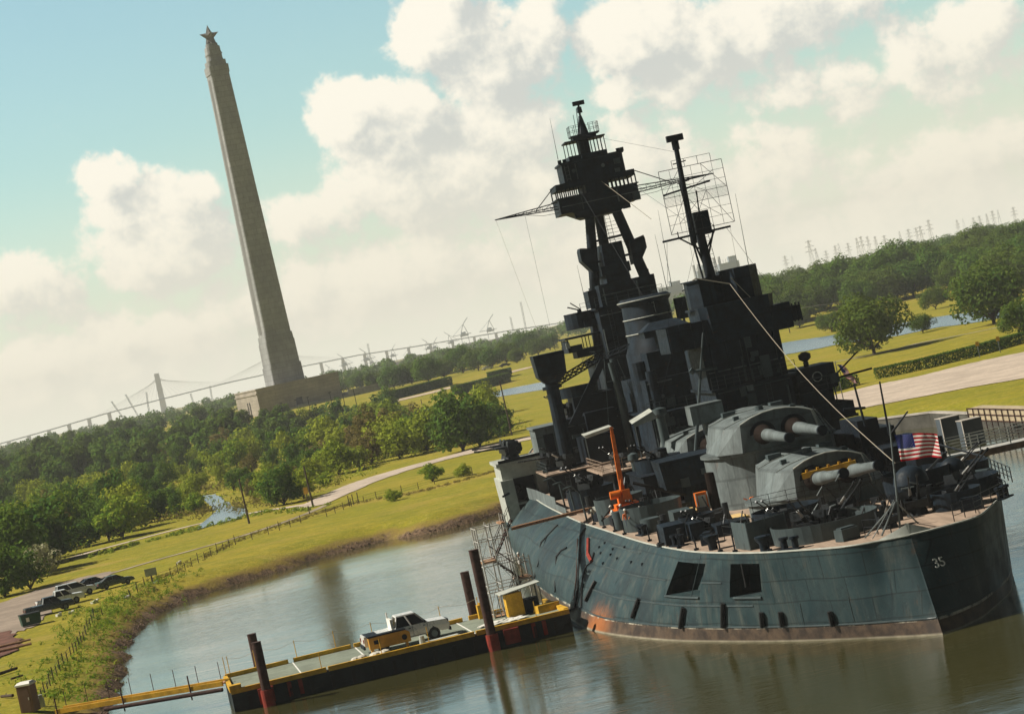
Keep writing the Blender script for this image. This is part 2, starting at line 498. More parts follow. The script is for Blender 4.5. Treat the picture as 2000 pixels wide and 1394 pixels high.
def water_mat(name, base, w1=1.0, strength=.25, rough=.04):
    M = bpy.data.materials.new(name); M.use_nodes = True; M.node_tree.nodes.clear(); n = NT(M.node_tree)
    tcn = n.new('ShaderNodeTexCoord'); P = tcn.outputs['Object']
    wv = n.noise(n.scale(P, (.5 * w1, 1.9 * w1, 1)), 1.25, 5, .62, 1.0)
    w2 = n.noise(n.scale(P, (.5, 1.6, 1)), .16, 3, .5, .6)
    w3 = n.noise(P, 4.5 * w1, 3, .6)
    calm = n.mapr(n.noise(n.scale(P, (.6, 1, 1)), .03, 3, .5), .35, .65, .35, 1)
    ysep = n.new('ShaderNodeSeparateXYZ'); n.put(ysep.inputs[0], P)
    w4 = n.noise(n.scale(P, (.32, 1.15, 1)), .36, 3, .55, .5)
    windy = n.math('MULTIPLY', n.mapr(ysep.outputs[1], 188, 158, .10, 1), .30 * w1)      # wind ruffles the open channel, the slip lies sheltered
    wv = n.math('ADD', wv, n.math('MULTIPLY', w4, n.math('DIVIDE', windy, .12)))
    hgt = n.math('ADD', n.math('MULTIPLY', wv, n.math('MULTIPLY', calm, .12)), n.math('ADD', n.math('MULTIPLY', w2, .20), n.math('MULTIPLY', w3, .012)))
    bn = n.new('ShaderNodeBump'); bn.inputs['Strength'].default_value = strength; bn.inputs['Distance'].default_value = 1.0
    n.put(bn.inputs['Height'], hgt)
    b = n.new('ShaderNodeBsdfPrincipled')
    n.put(b.inputs['Base Color'], n.mix(n.noise(P, .05, 4), tuple(x * .8 for x in base), tuple(x * 1.2 for x in base)))
    b.inputs['Roughness'].default_value = rough; b.inputs['IOR'].default_value = 2.0
    n.l.new(bn.outputs[0], b.inputs['Normal'])
    o = n.new('ShaderNodeOutputMaterial'); n.l.new(b.outputs[0], o.inputs[0])
    return M
WM = water_mat('channel_water', (.050, .048, .017), strength=.17)
PM = water_mat('pond_water', (.17, .22, .25), 1, .30, .25)  # pale blue base puts the reflected sky into the colour
mb = MB(); mb.add([(-9000, -3000, 0), (9000, -3000, 0), (9000, 420, 0), (-9000, 420, 0)], [(0, 1, 2, 3)])
mb.build('water', WM, kind='structure')

def ribbon(name, pts, wid, mat_, lift=.06, sub=10, kind='structure'):
    """road laid over the land along plan points"""
    P = []
    for (x0, y0), (x1, y1) in zip(pts, pts[1:]):
        for i in range(sub): P.append((x0 + (x1 - x0) * i / sub, y0 + (y1 - y0) * i / sub))
    P.append(pts[-1]); P = [Vector((p[0], p[1])) for p in P]
    for _ in range(4 * 1):
        P = [P[0]] + [(P[i - 1] + P[i] * 2 + P[i + 1]) / 4 for i in range(1, len(P) - 1)] + [P[-1]]
    vs, fs = [], []; rr = random.Random(5)
    for i, p in enumerate(P):
        t = (P[min(i + 1, len(P) - 1)] - P[max(i - 1, 0)]).normalized(); nn = Vector((-t.y, t.x))
        wl = wid if not hasattr(wid, '__len__') else wid[0] + (wid[1] - wid[0]) * i / (len(P) - 1)
        for k in range(5):
            pp = p + nn * wl * (k / 4 - .5) * (1 + rr.uniform(-.06, .06))
            vs.append((pp.x, pp.y, lh(pp.x, pp.y) + lift))
        if i:
            for k in range(4): fs.append(((i - 1) * 5 + k, (i - 1) * 5 + k + 1, i * 5 + k + 1, i * 5 + k))
    return MB().add(vs, fs).build(name, mat_, kind=kind)
def patch(name, px, mat_, lift=.06, rough=1., kind='structure'):
    """sheet following the land inside the outline read off the photo (pixels)"""
    W_ = [GL(*p)[:2] for p in px]
    n_ = len(W_); cxm = sum(p[0] for p in W_) / n_; cym = sum(p[1] for p in W_) / n_
    ring = []
    for i in range(n_):
        a_, b_ = W_[i], W_[(i + 1) % n_]
        for k in range(6):
            jx, jy = (math.sin(i * 7.3 + k * 2.9) * .35 + math.sin(i * 3.1 + k * 5.3) * .25) * rough, (math.cos(i * 5.7 + k * 3.7) * .5) * rough
            ring.append((a_[0] + (b_[0] - a_[0]) * k / 6 + jx, a_[1] + (b_[1] - a_[1]) * k / 6 + jy))
    vs, fs = [], []; L = 7; N = len(ring)
    for j in range(L):
        t = 1 - j / L
        for (x, y) in ring:
            X_, Y_ = cxm + (x - cxm) * t, cym + (y - cym) * t
            vs.append((X_, Y_, lh(X_, Y_) + lift))
    vs.append((cxm, cym, lh(cxm, cym) + lift))
    for j in range(L - 1):
        for i in range(N): fs.append((j * N + i, j * N + (i + 1) % N, (j + 1) * N + (i + 1) % N, (j + 1) * N + i))
    for i in range(N): fs.append(((L - 1) * N + i, (L - 1) * N + (i + 1) % N, len(vs) - 1))
    return MB().add(vs, fs).build(name, mat_, kind=kind)
GRAV = mat('pale_gravel', (.52, .43, .35), .95, var=.18, vscale=.25, bump=.3, bscale=4, fine=.3)
DIRT = mat('dirt_track', (.34, .28, .19), .95, var=.25, vscale=.3, bump=.3, bscale=4, fine=.4)
CONC = mat('concrete', (.40, .37, .33), .9, var=.2, vscale=.4, bump=.15, bscale=6, fine=.2)
ribbon('dirt_path', [GL(*p)[:2] for p in [(190, 1128), (330, 1087), (480, 1045), (600, 1003), (640, 985)]], 1.5, DIRT)
ribbon('gravel_road', [GL(*p)[:2] for p in [(600, 992), (690, 950), (760, 925), (850, 900), (960, 872), (1060, 850)]], (6, 13), GRAV, lift=.09)
ribbon('back_road', [GL(*p)[:2] for p in [(120, 1095), (190, 1074), (270, 1053), (400, 1020), (500, 1000), (600, 985)]], 2.6, GRAV)
patch('parking_lot', [(-40, 1194), (60, 1156), (150, 1130), (215, 1116), (215, 1126), (150, 1165), (95, 1200), (50, 1228), (20, 1240), (-40, 1250)], mat('parking_dirt', (.30, .24, .19), .95, var=.2, vscale=.2, bump=.3, bscale=5, fine=.3), .08, 2.)
patch('dirt_yard', [(-40, 1238), (15, 1236), (40, 1250), (34, 1268), (8, 1284), (-40, 1290)], mat('rust_dirt', (.15, .07, .05), .95, var=.3, vscale=.6, fine=.4), .13, 1.2)
patch('gravel_lot', [(1560, 793), (1633, 771), (1710, 752), (1791, 736), (1879, 714), (1940, 700), (2060, 676), (2060, 728), (1985, 742), (1890, 758), (1780, 779), (1641, 806), (1560, 826)], GRAV, .08)
ribbon('plaza_road', [GL(*p)[:2] for p in [(480, 838), (600, 817), (700, 799), (800, 777), (900, 753), (1040, 716)]], (16, 10), mat('warm_paving', (.46, .37, .27), .9, var=.15, vscale=.2), lift=.12)
ribbon('footpath', [GL(*p)[:2] for p in [(1545, 722), (1620, 709), (1714, 691), (1800, 669), (1900, 650), (2030, 623)]], 1.6, CONC)
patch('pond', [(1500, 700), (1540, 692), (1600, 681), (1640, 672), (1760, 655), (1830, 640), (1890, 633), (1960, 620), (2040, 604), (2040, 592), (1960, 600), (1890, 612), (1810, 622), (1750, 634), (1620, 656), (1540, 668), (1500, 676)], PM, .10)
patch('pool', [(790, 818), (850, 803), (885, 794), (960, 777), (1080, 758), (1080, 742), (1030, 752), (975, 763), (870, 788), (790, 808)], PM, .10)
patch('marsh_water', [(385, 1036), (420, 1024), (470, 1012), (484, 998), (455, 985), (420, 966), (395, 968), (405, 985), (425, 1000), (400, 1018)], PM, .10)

# ------------------------------------------------------------------ trees
def leaf_mat(name, c0, c1, c2):
    M = bpy.data.materials.new(name); M.use_nodes = True; M.node_tree.nodes.clear(); n = NT(M.node_tree)
    oi = n.new('ShaderNodeObjectInfo'); ge = n.new('ShaderNodeNewGeometry')
    tcn = n.new('ShaderNodeTexCoord')
    col = n.mix(n.mapr(oi.outputs['Random'], .1, .9, 0, 1), c0, c1)
    col = n.mix(n.mapr(ge.outputs['Random Per Island'], .2, 1, 0, .6), col, c2)
    col = n.mix(n.mapr(n.noise(tcn.outputs['Object'], .55, 3), .42, .66, 0, .5), col, c2)
    d = n.new('ShaderNodeBsdfDiffuse'); n.put(d.inputs[0], col)
    t = n.new('ShaderNodeBsdfTranslucent'); n.put(t.inputs[0], n.mix(.5, col, (.16, .20, .02)))
    ms = n.new('ShaderNodeMixShader'); ms.inputs[0].default_value = .32
    n.l.new(d.outputs[0], ms.inputs[1]); n.l.new(t.outputs[0], ms.inputs[2])
    o = n.new('ShaderNodeOutputMaterial'); n.l.new(ms.outputs[0], o.inputs[0])
    return M
LEAF_OAK = leaf_mat('oak_leaf', (.052, .112, .022), (.088, .142, .026), (.14, .19, .034))
LEAF_SCRUB = leaf_mat('scrub_leaf', (.11, .24, .022), (.29, .34, .032), (.38, .42, .05))
LEAF_DARK = leaf_mat('dark_leaf', (.050, .130, .026), (.090, .175, .030), (.14, .22, .035))
LEAF_DRY = leaf_mat('dry_leaf', (.15, .12, .035), (.19, .14, .05), (.24, .19, .07))
LEAF_PALE = leaf_mat('pale_leaf', (.30, .31, .17), (.34, .33, .2), (.45, .43, .30))
BARK = mat('bark', (.075, .055, .040), .95, var=.3, vscale=3, bump=.5)
def leaf_cloud(rng, clumps, per, size, flat=.55):
    """leaf-sized quads in clumps: arrays of verts, faces"""
    V = []
    for (c_, r_) in clumps:
        k = max(6, int(per * (r_ ** 2)))
        d = rng.normal(size=(k, 3)); d /= np.linalg.norm(d, axis=1)[:, None]
        rad = r_ * rng.uniform(.55, 1.05, (k, 1)) ** .6
        p = np.array(c_) + d * rad * np.array([1, 1, .8])
        nn = d + rng.normal(size=(k, 3)) * .45 + np.array([0, 0, .35]); nn /= np.linalg.norm(nn, axis=1)[:, None]
        t = np.cross(nn, rng.normal(size=(k, 3))); t /= np.linalg.norm(t, axis=1)[:, None] + 1e-9
        b_ = np.cross(nn, t)
        s_ = size * rng.uniform(.55, 1.25, (k, 1))
        V.append(np.stack([p - t * s_ - b_ * s_ * flat, p + t * s_ - b_ * s_ * flat, p + t * s_ + b_ * s_ * flat, p - t * s_ + b_ * s_ * flat], 1).reshape(-1, 3))
    V = np.concatenate(V); F = np.arange(len(V)).reshape(-1, 4)
    return V, F
def tree_proto(seed, h, rad, trunk_h, leaf, nclump, lmat, name, low=False, per=26):
    rng = np.random.default_rng(seed); rr = random.Random(seed)
    t = empty(name)
    cl = []
    cz = trunk_h + (h - trunk_h) * .5; hz = (h - trunk_h) * .5
    for i in range(nclump):
        a_ = rng.uniform(0, 2 * math.pi); e_ = rng.uniform(-.75, 1.0)
        k = rng.uniform(.45, .95)
        prof = math.sqrt(max(.05, 1 - e_ * e_ * .85)) * (1.0 if e_ < 0 or not low else 1)
        lx, ly = math.cos(a_) * rad * prof * k, math.sin(a_) * rad * prof * k
        cl.append(((lx, ly, cz + e_ * hz * .82 + rng.normal() * .12 * hz), rad * rng.uniform(.24, .46)))
    for i in range(max(3, nclump // 6)): cl.append(((rng.normal() * rad * .25, rng.normal() * rad * .25, cz + rng.normal() * hz * .3), rad * .45))
    V, F = leaf_cloud(rng, cl, per / (rad * .3) ** 2, leaf)
    np_mesh('crown', V, F, lmat, t)
    mb = MB(); tr = max(.10, h * .028)
    mb.cyl((0, 0, -.4), (0, 0, trunk_h * .6 + .3), tr * 1.35, tr, 8)
    for i in range(6):
        c_, r_ = cl[i * max(1, len(cl) // 7) % len(cl)]
        q0 = Vector((0, 0, trunk_h * .55 + .2)); q1 = q0.lerp(Vector(c_), .5) + Vector((0, 0, .12 * h * .3)); q2 = Vector(c_)
        mb.cyl(q0, q1, tr * .75, tr * .45, 6, False); mb.cyl(q1, q2, tr * .45, tr * .15, 6, False)
    mb.build('trunk', BARK, t)
    return t
class Kind:
    def __init__(s, protos): s.p = protos; s.used = [False] * len(protos); s.i = 0
    def place(s, loc, rz, sc, label, cat, group, k=None):
        k = s.i % len(s.p) if k is None else k; s.i += 1
        o = s.p[k]
        if s.used[k]: o = copy_tree(o)
        s.used[k] = True
        o.location = loc; o.rotation_euler = (0, 0, rz); o.scale = sc if hasattr(sc, '__len__') else (sc,) * 3
        tag(o, label, cat, group); o['group'] = group or ''
        if not group: del o['group']
        return o
RT = random.Random(11)
SCRUB = Kind([tree_proto(20 + i, 7.0 + (i % 3) * 1.0, 3.9 + .3 * (i % 4), .25, .27, 34 + i, (LEAF_SCRUB, LEAF_SCRUB, LEAF_DARK, LEAF_SCRUB, LEAF_DARK, LEAF_DRY)[i], 'scrub_tree', per=40) for i in range(6)])
FARS = Kind([tree_proto(60 + i, 10.5 + (i % 2), 6.0, .8, .55, 24, (LEAF_DARK, LEAF_OAK, LEAF_DARK)[i], 'woodland_tree', per=32) for i in range(3)])
OAK = Kind([tree_proto(40 + i, 11.0 + i % 2, 7.4 + .4 * (i % 3), 1.7, .30, 46, (LEAF_OAK, LEAF_DARK, LEAF_OAK, LEAF_DARK)[i], 'oak_tree', per=90) for i in range(4)])

def pin(poly, x, y):
    ins = False; n_ = len(poly)
    for i in range(n_):
        (x0, y0), (x1, y1) = poly[i], poly[(i + 1) % n_]
        if (y0 > y) != (y1 > y) and x < (x1 - x0) * (y - y0) / (y1 - y0) + x0: ins = not ins
    return ins
def scatter(poly, sep, rnd, avoid=(), most=999, fore=.55):
    """evenly spread base points inside an outline given in photo pixels"""
    x0, x1 = min(p[0] for p in poly), max(p[0] for p in poly); y0, y1 = min(p[1] for p in poly), max(p[1] for p in poly)
    out = []; fails = 0
    while fails < 900 and len(out) < most:
        x, y = rnd.uniform(x0, x1), rnd.uniform(y0, y1); fails += 1
        if not pin(poly, x, y) or any(pin(a_, x, y) for a_ in avoid): continue
        if any(((x - a_) ** 2 + ((y - b_ + .218 * (x - a_)) / fore) ** 2) < sep * sep for a_, b_ in out): continue
        out.append((x, y)); fails = 0
    return out
LEFT = [(-60, 925), (60, 893), (160, 866), (300, 846), (430, 833), (470, 842), (560, 830), (640, 818), (720, 812), (775, 806), (800, 835), (870, 830), (900, 812), (950, 800), (985, 840), (980, 862), (860, 884), (760, 905), (660, 940), (600, 975), (520, 980), (490, 985), (470, 965), (440, 950), (385, 960), (390, 1005), (270, 1036), (170, 1072), (60, 1115), (-60, 1150)]
for (x, y) in sorted(scatter(LEFT, 22, RT, most=290, fore=.60), key=lambda p: p[1] + .218 * p[0]):
    gx, gy, gz = GL(x, y)
    drop = y - (868 - .218 * x)
    far = gy > 760
    if far and RT.random() < .9:
        FARS.place((gx, gy, gz - .1), RT.uniform(0, 6.3), RT.uniform(.75, 1.05) * (1 if x < 450 else .72), 'dark green tree in the far wood between the tower and the long bridge', 'tree', 'trees of the far wood beside the tower')
    else:
        k = RT.choice((0, 1, 3, 0, 1, 2, 4, 5) if x > 330 else (0, 2, 4, 1, 4, 3, 2, 5))
        SCRUB.place((gx, gy, gz - .1), RT.uniform(0, 6.3), (lambda q_: (q_, q_, q_ * RT.uniform(.75, 1.3)))(RT.uniform(.55, 1.08) * (.62 if 300 < x < 640 and y > 930 else 1)), 'green bushy tree in the dense scrub between the grass bank and the tower', 'tree', 'trees of the scrub wood on the left', k)
RIGHT = [(1440, 600), (1500, 585), (1580, 562), (1680, 540), (1780, 520), (1880, 500), (2060, 470), (2060, 560), (1980, 575), (1900, 570), (1840, 575), (1760, 596), (1700, 612), (1640, 615), (1600, 632), (1540, 640), (1440, 655)]
for (x, y) in scatter(RIGHT, 27, RT, most=150, fore=.55):
    gx, gy, gz = GL(x, y)
    OAK.place((gx, gy, gz - .1), RT.uniform(0, 6.3), RT.uniform(.85, 1.3), 'dark green oak in the thick wood beyond the pond on the right', 'tree', 'trees of the wood beyond the pond')
for (x, y, s_, l) in [(1708, 692, 1.0, 'big round oak standing alone on the lawn between pond and footpath'), (1942, 633, 1.05, 'spreading oak with a leaning bare trunk at the near edge of the pond'),
                      (1803, 650, .36, 'small young tree at the water edge between the two big lawn oaks'), (1828, 604, .55, 'small round tree on the far bank of the pond'), (2012, 660, .6, 'bushy oak cut by the right edge beside the clipped hedge'), (1562, 640, .62, 'thin tree on the far bank of the pond beside the warship'), (1625, 648, .5, 'pale scrubby tree on the far bank under the power line')]:
    gx, gy, gz = GL(x, y)
    OAK.place((gx, gy, gz - .05), RT.uniform(0, 6.3), s_, l, 'tree', None, 2 if 'small' in l else 0)
for (x, y, s_) in [(672, 762, .62), (700, 757, .66), (735, 757, .66), (770, 754, .7), (805, 746, .72), (838, 743, .78), (868, 734, .62), (905, 724, .85), (935, 720, .72), (962, 715, .62), (990, 705, .7), (1028, 690, .85), (1052, 690, .6), (650, 770, .5), (1010, 705, .45), (1075, 680, .6)]:
    gx, gy, gz = GL(x, y + 4)
    OAK.place((gx, gy, gz - .1), RT.uniform(0, 6.3), s_ * 1.12, 'dark oak in the row on the park lawn right of the tower', 'tree', 'oaks in the row right of the tower')
for (x, y, s_, l, k) in [(905, 880, 1.25, 'tall dark green tree at the right end of the scrub wood, beside the road bend', 2), (938, 872, 1.1, 'dark bushy tree at the very end of the scrub wood by the wooden pole', 4), (870, 872, 1.1, 'bright green bushy tree in front of the road bend, near the wood end', 1),
                         (985, 852, .55, 'small dark bush wrapped round the foot of the wooden pole', 4), (100, 1100, 1.3, 'large dark tree standing over the pale flowering bush', 4), (30, 1130, 1.2, 'dark tree cut by the left edge beside the car park', 2), (10, 1165, .9, 'low dark tree at the left edge above the car park', 4), (60, 1150, .6, 'dark green bush under the pale flowering bush', 2),
                         (555, 985, .85, 'dark rounded bush by the yellow sign post', 4), (760, 800, .9, 'dark oak in front of the tower terrace', 2), (240, 1052, .9, 'yellow green bush beside the back road', 1), (845, 940, .45, 'bush on the grass bank below the gravel road', 1), (770, 978, .32, 'low green bush on the open grass bank', 0), (905, 930, .35, 'small ragged bush on the slope near the warship', 0)]:
    gx, gy, gz = GL(x, y)
    SCRUB.place((gx, gy, gz - .1), RT.uniform(0, 6.3), (s_ * 1.0, s_ * 1.0, s_ * (.8 if s_ < .5 else 1)), l, 'tree' if 'tree' in l or 'oak' in l else 'bush', None, k)
pb = tree_proto(88, 4.6, 2.9, .2, .2, 26, LEAF_PALE, 'flowering_bush', per=36)
gx, gy, gz = GL(80, 1126); pb.location = (gx, gy, gz); tag(pb, 'pale cream flowering bush on the grass beside the car park', 'bush')

def strewn(name, pts_px, n_, jit, hgt, leaf, lm, label, seed, inside=None):
    rng = np.random.default_rng(seed); cl = []
    for i in range(n_):
        k = rng.integers(0, len(pts_px) - 1); t_ = rng.uniform()
        x = pts_px[k][0] * (1 - t_) + pts_px[k + 1][0] * t_; y = pts_px[k][1] * (1 - t_) + pts_px[k + 1][1] * t_
        if inside is not None:
            x, y = rng.uniform(-60, 1000), rng.uniform(800, 1130)
            while not pin(inside, x, y): x, y = rng.uniform(-60, 1000), rng.uniform(800, 1130)
        gx, gy, gz = GL(x, y); gx += rng.normal() * jit; gy += rng.normal() * jit
        r_ = hgt * rng.uniform(.4, 1)
        cl.append(((gx, gy, lh(gx, gy) + r_ * .45), r_))
    V, F = leaf_cloud(rng, cl, 16 / (hgt * .7) ** 2, leaf, .3)
    o = np_mesh(name, V, F, lm); return tag(o, label, None, None, 'stuff')
strewn('undergrowth', [(-40, 1100), (170, 1070), (300, 1030), (390, 1005), (500, 985), (600, 970), (560, 930), (640, 900), (800, 880), (930, 860), (700, 830), (500, 850), (300, 900), (100, 950), (300, 960), (500, 900), (420, 940), (200, 1010)], 1500, 4, 2.9, .30, LEAF_SCRUB, 'low green and brown undergrowth filling the gaps of the scrub wood', 3, LEFT)
strewn('dry_brush', [(395, 960), (440, 945), (480, 950), (520, 930), (560, 960), (520, 990), (400, 1000), (330, 1010)], 260, 5, 1.3, .25, LEAF_DRY, 'dry brown brush round the marsh water', 4)
strewn('bank_weeds', [(110, 1380), (140, 1320), (180, 1250), (215, 1205), (260, 1170), (330, 1140)], 520, 2.2, .55, .13, LEAF_SCRUB, 'tall green weeds on the bank at the bend of the slip', 5)
strewn('shore_grass', [(215, 1372), (238, 1315), (262, 1240), (300, 1203), (370, 1165), (470, 1135), (560, 1108), (640, 1080), (700, 1060), (830, 1040), (925, 1014), (985, 996)], 700, 1.0, .32, .09, LEAF_DRY, 'dead reddish grass along the water line', 6)
strewn('road_verge', [(170, 1090), (270, 1062), (400, 1030), (520, 1000), (610, 995)], 170, 1.6, .5, .2, LEAF_SCRUB, 'rough weeds along the verge of the back road', 7)
rng = np.random.default_rng(9); V = []; Fv_ = []
for i in range(900):                                      # rip-rap stones on the water line
    k = rng.integers(4, 20); (x0, y0), (x1, y1) = WPOLY[k], WPOLY[k + 1]; t_ = rng.uniform()
    c_ = np.array([x0 + (x1 - x0) * t_ + rng.normal() * .35, y0 + (y1 - y0) * t_ + rng.normal() * .35, 0]); c_[2] = lh(c_[0], c_[1]) + .02
    s_ = rng.uniform(.05, .15)
    o8 = np.array([[1, 0, 0], [0, 1, 0], [-1, 0, 0], [0, -1, 0], [0, 0, .8], [0, 0, -.6]]) * s_ * rng.uniform(.6, 1.3, (6, 1))
    b_ = len(V) * 6; V.append(o8 + c_)
    Fv_ += [[b_ + a_, b_ + c2, b_ + 4] for a_, c2 in ((0, 1), (1, 2), (2, 3), (3, 0))] + [[b_ + c2, b_ + a_, b_ + 5] for a_, c2 in ((0, 1), (1, 2), (2, 3), (3, 0))]
tag(np_mesh('shore_stones', np.concatenate(V), np.array(Fv_), mat('stone', (.22, .15, .11), .9, var=.4, vscale=2, fine=.3)), 'broken stones and rubble along the water line', None, None, 'stuff')
# ------------------------------------------------------------------ the battleship: local x forward from the stern, y to port, z up from the water
def hull_mat():
    M = bpy.data.materials.new('hull_paint'); M.use_nodes = True; M.node_tree.nodes.clear(); n = NT(M.node_tree)
    tcn = n.new('ShaderNodeTexCoord'); P = tcn.outputs['Object']
    sp_ = n.new('ShaderNodeSeparateXYZ'); n.put(sp_.inputs[0], P); z = sp_.outputs[2]
    st_ = n.noise(n.scale(P, (1.3, 1.3, .10)), 1.0, 7, .7)
    bl = n.noise(P, .45, 6, .65)
    col = n.mix(n.mapr(bl, .3, .7, 0, 1), (.016, .037, .044), (.031, .058, .062))
    col = n.mix(n.mapr(st_, .48, .72, 0, .75), col, (.080, .092, .082))
    col = n.mix(n.mapr(n.noise(n.scale(P, (2.1, 2.1, .07)), 1.2, 6, .7), .55, .75, 0, .85), col, (.010, .015, .018))
    col = n.mix(n.mapr(n.noise(P, 1.3, 7, .75), .58, .74, 0, .6), col, (.008, .014, .018))
    col = n.mix(n.mapr(n.noise(n.scale(P, (1.6, 1.6, .16)), 1.5, 7, .72), .60, .72, 0, .7), col, (.13, .070, .035))
    bk = n.new('ShaderNodeTexBrick'); bv = n.new('ShaderNodeCombineXYZ'); n.put(bv.inputs[0], n.math('ADD', sp_.outputs[0], n.math('MULTIPLY', sp_.outputs[1], .8))); n.put(bv.inputs[1], n.math('ADD', z, n.math('MULTIPLY', n.noise(P, .15, 2), .5))); n.put(bk.inputs['Vector'], bv.outputs[0])
    bk.inputs['Scale'].default_value = 1; bk.inputs['Brick Width'].default_value = 4.2; bk.inputs['Row Height'].default_value = 1.35; bk.inputs['Mortar Size'].default_value = .05; bk.inputs['Mortar Smooth'].default_value = .3
    bk.inputs['Color1'].default_value = (.86, .86, .86, 1); bk.inputs['Color2'].default_value = (1.12, 1.12, 1.12, 1); bk.inputs['Mortar'].default_value = (.42, .42, .42, 1)
    col = n.mix(.75, col, n.mix(1, col, bk.outputs['Color'], 'MULTIPLY'))
    col = n.mix(n.mapr(n.noise(P, .22, 7, .72), .45, .62, 0, .6), col, (.010, .018, .024))
    col = n.mix(n.mapr(n.noise(n.scale(P, (1.0, 1.0, .22)), .8, 8, .75), .60, .70, 0, .55), col, (.085, .050, .030))
    col = n.mix(n.mapr(n.noise(P, 3.4, 6, .75), .60, .72, 0, .5), col, (.10, .115, .11))
    # boot topping: salt line, algae and rust growing up from the water
    wz = n.math('ADD', z, n.math('MULTIPLY', n.math('SUBTRACT', n.noise(n.scale(P, (1, 1, .2)), .9, 6, .7), .5), 1.1))
    boot = n.mix(n.mapr(n.noise(P, 1.1, 7, .7), .35, .65, 0, 1), (.040, .028, .022), (.105, .070, .046))
    col = n.mix(n.mapr(z, .92, .84, 0, .92), col, boot)
    ox = n.math('ABSOLUTE', n.math('SUBTRACT', sp_.outputs[0], 37.0))
    orange = n.math('MULTIPLY', n.mapr(ox, 4.2, .6, 0, 1), n.mapr(n.math('ADD', wz, n.math('MULTIPLY', n.noise(n.scale(P, (3, 3, .15)), 1.4, 4), 1.6)), 2.9, 1.2, 0, 1))
    col = n.mix(n.math('MULTIPLY', orange, .7), col, n.mix(n.noise(P, 2.4, 5, .7), (.36, .10, .025), (.50, .20, .06)))
    wht = n.math('MULTIPLY', n.mapr(n.math('ABSOLUTE', n.math('SUBTRACT', z, .90)), .05, .10, 1, 0), n.mapr(n.noise(P, .5, 5, .7), .46, .6, 0, .8))
    col = n.mix(wht, col, (.50, .47, .38))
    wl = n.mapr(z, .16, .05, 0, 1)
    col = n.mix(wl, col, n.mix(n.noise(P, .8, 5, .7), (.06, .05, .03), (.40, .36, .27)))
    b = n.new('ShaderNodeBsdfPrincipled'); n.put(b.inputs['Base Color'], col)
    n.put(b.inputs['Roughness'], n.mapr(bl, .3, .7, .42, .66)); b.inputs['Specular IOR Level'].default_value = .2
    bn = n.new('ShaderNodeBump'); bn.inputs['Strength'].default_value = .35; bn.inputs['Distance'].default_value = .06
    n.put(bn.inputs['Height'], n.math('ADD', n.noise(P, .5, 4, .5), n.math('MULTIPLY', n.noise(P, 5, 4, .6), .12))); n.l.new(bn.outputs[0], b.inputs['Normal'])
    o = n.new('ShaderNodeOutputMaterial'); n.l.new(b.outputs[0], o.inputs[0])
    return M
HULL = hull_mat()
NAVY = mat('navy_paint', (.010, .019, .030), .6, var=.5, vscale=.9, rust=.5, bump=.15, fine=.3, spec=.18, course=(2.4, 1.6))
DARK = mat('dark_steel', (.006, .011, .018), .6, var=.35, vscale=1.2, rust=.2, spec=.18)
GREY = mat('grey_paint', (.140, .168, .172), .62, var=.3, vscale=.8, rust=.45, bump=.2, bscale=4, fine=.3, stretch=(1, 1, .4), course=(2.6, 1.9))
MID = mat('mid_grey_paint', (.056, .078, .084), .5, var=.22, vscale=.9, rust=.35, bump=.1, fine=.2, stretch=(1, 1, .45), spec=.3)
PALE = mat('pale_grey_paint', (.42, .44, .40), .6, var=.15, vscale=1.5, rust=.3)
WOOD = mat('deck_planks', (.36, .27, .205), .85, var=.22, vscale=.6, stretch=(.25, 3.5, 1), fine=.25)
STEELD = mat('steel_deck', (.050, .056, .058), .75, var=.3, vscale=.7, rust=.4)
BLACK = mat('black_rubber', (.010, .011, .012), .6, var=.3)
GUNM = mat('gun_metal', (.026, .030, .034), .42, .3, var=.3, vscale=4)
SILV = mat('bare_steel', (.50, .50, .48), .35, .8, var=.15)
CANV = mat('brown_canvas', (.016, .011, .009), .9, var=.25, vscale=3, spec=.05)
ORANGE = mat('orange_paint', (.66, .15, .015), .45, var=.15, vscale=2, rust=.2)
YELL = mat('yellow_paint', (.62, .36, .03), .6, var=.25, vscale=1.2, rust=.5, fine=.3)
WHITE = mat('white_paint', (.74, .73, .68), .5, var=.08, vscale=1.5, rust=.15)
PLY = mat('plywood', (.60, .42, .18), .85, var=.15, vscale=2)
RUSTM = mat('rusty_steel', (.060, .030, .024), .85, var=.4, vscale=2.5, fine=.3)
REDP = mat('red_primer', (.26, .035, .022), .7, var=.3, vscale=2, fine=.3)
GALV = mat('galvanised_tube', (.58, .56, .52), .5, .4, var=.2, vscale=3, rust=.4)
PLANK = mat('scaffold_plank', (.33, .19, .11), .9, var=.25, vscale=2)
GLASS = mat('dark_glass', (.012, .016, .020), .08, var=.1, spec=.7)
ROPE = mat('rope', (.32, .29, .23), .9, var=.1)

MSH, S0X, S0Y = .085, 19.6 + .085 * 23, 132.
HD = math.hypot(1, MSH); FXs, FYs = -MSH / HD, 1 / HD
SHIP = empty('battleship', (S0X, S0Y, 0), math.atan2(FYs, FXs), 'old dark blue grey battleship moored stern towards us, with gun turrets and tall masts', 'battleship')
def Q(x, y, s):
    """sight line to the ship's cross section at station s: local point"""
    a, b, c = ray(x, y)
    k = (s + S0X * FXs + S0Y * FYs) / (a * FXs + b * FYs)
    X, Y = k * a - S0X, k * b - S0Y
    return Vector((s, -X * FYs + Y * FXs, CAMH + k * c))
def s2w(s, t, z=0):
    return Vector((S0X + FXs * s - FYs * t, S0Y + FYs * s + FXs * t, z))
def w2i(p):
    d = Vector(p) - camo.location
    f_, x_, y_ = d.dot(Fv), d.dot(cx), d.dot(cy)
    return 1000 + FPX * x_ / f_, 697 - FPX * y_ / f_

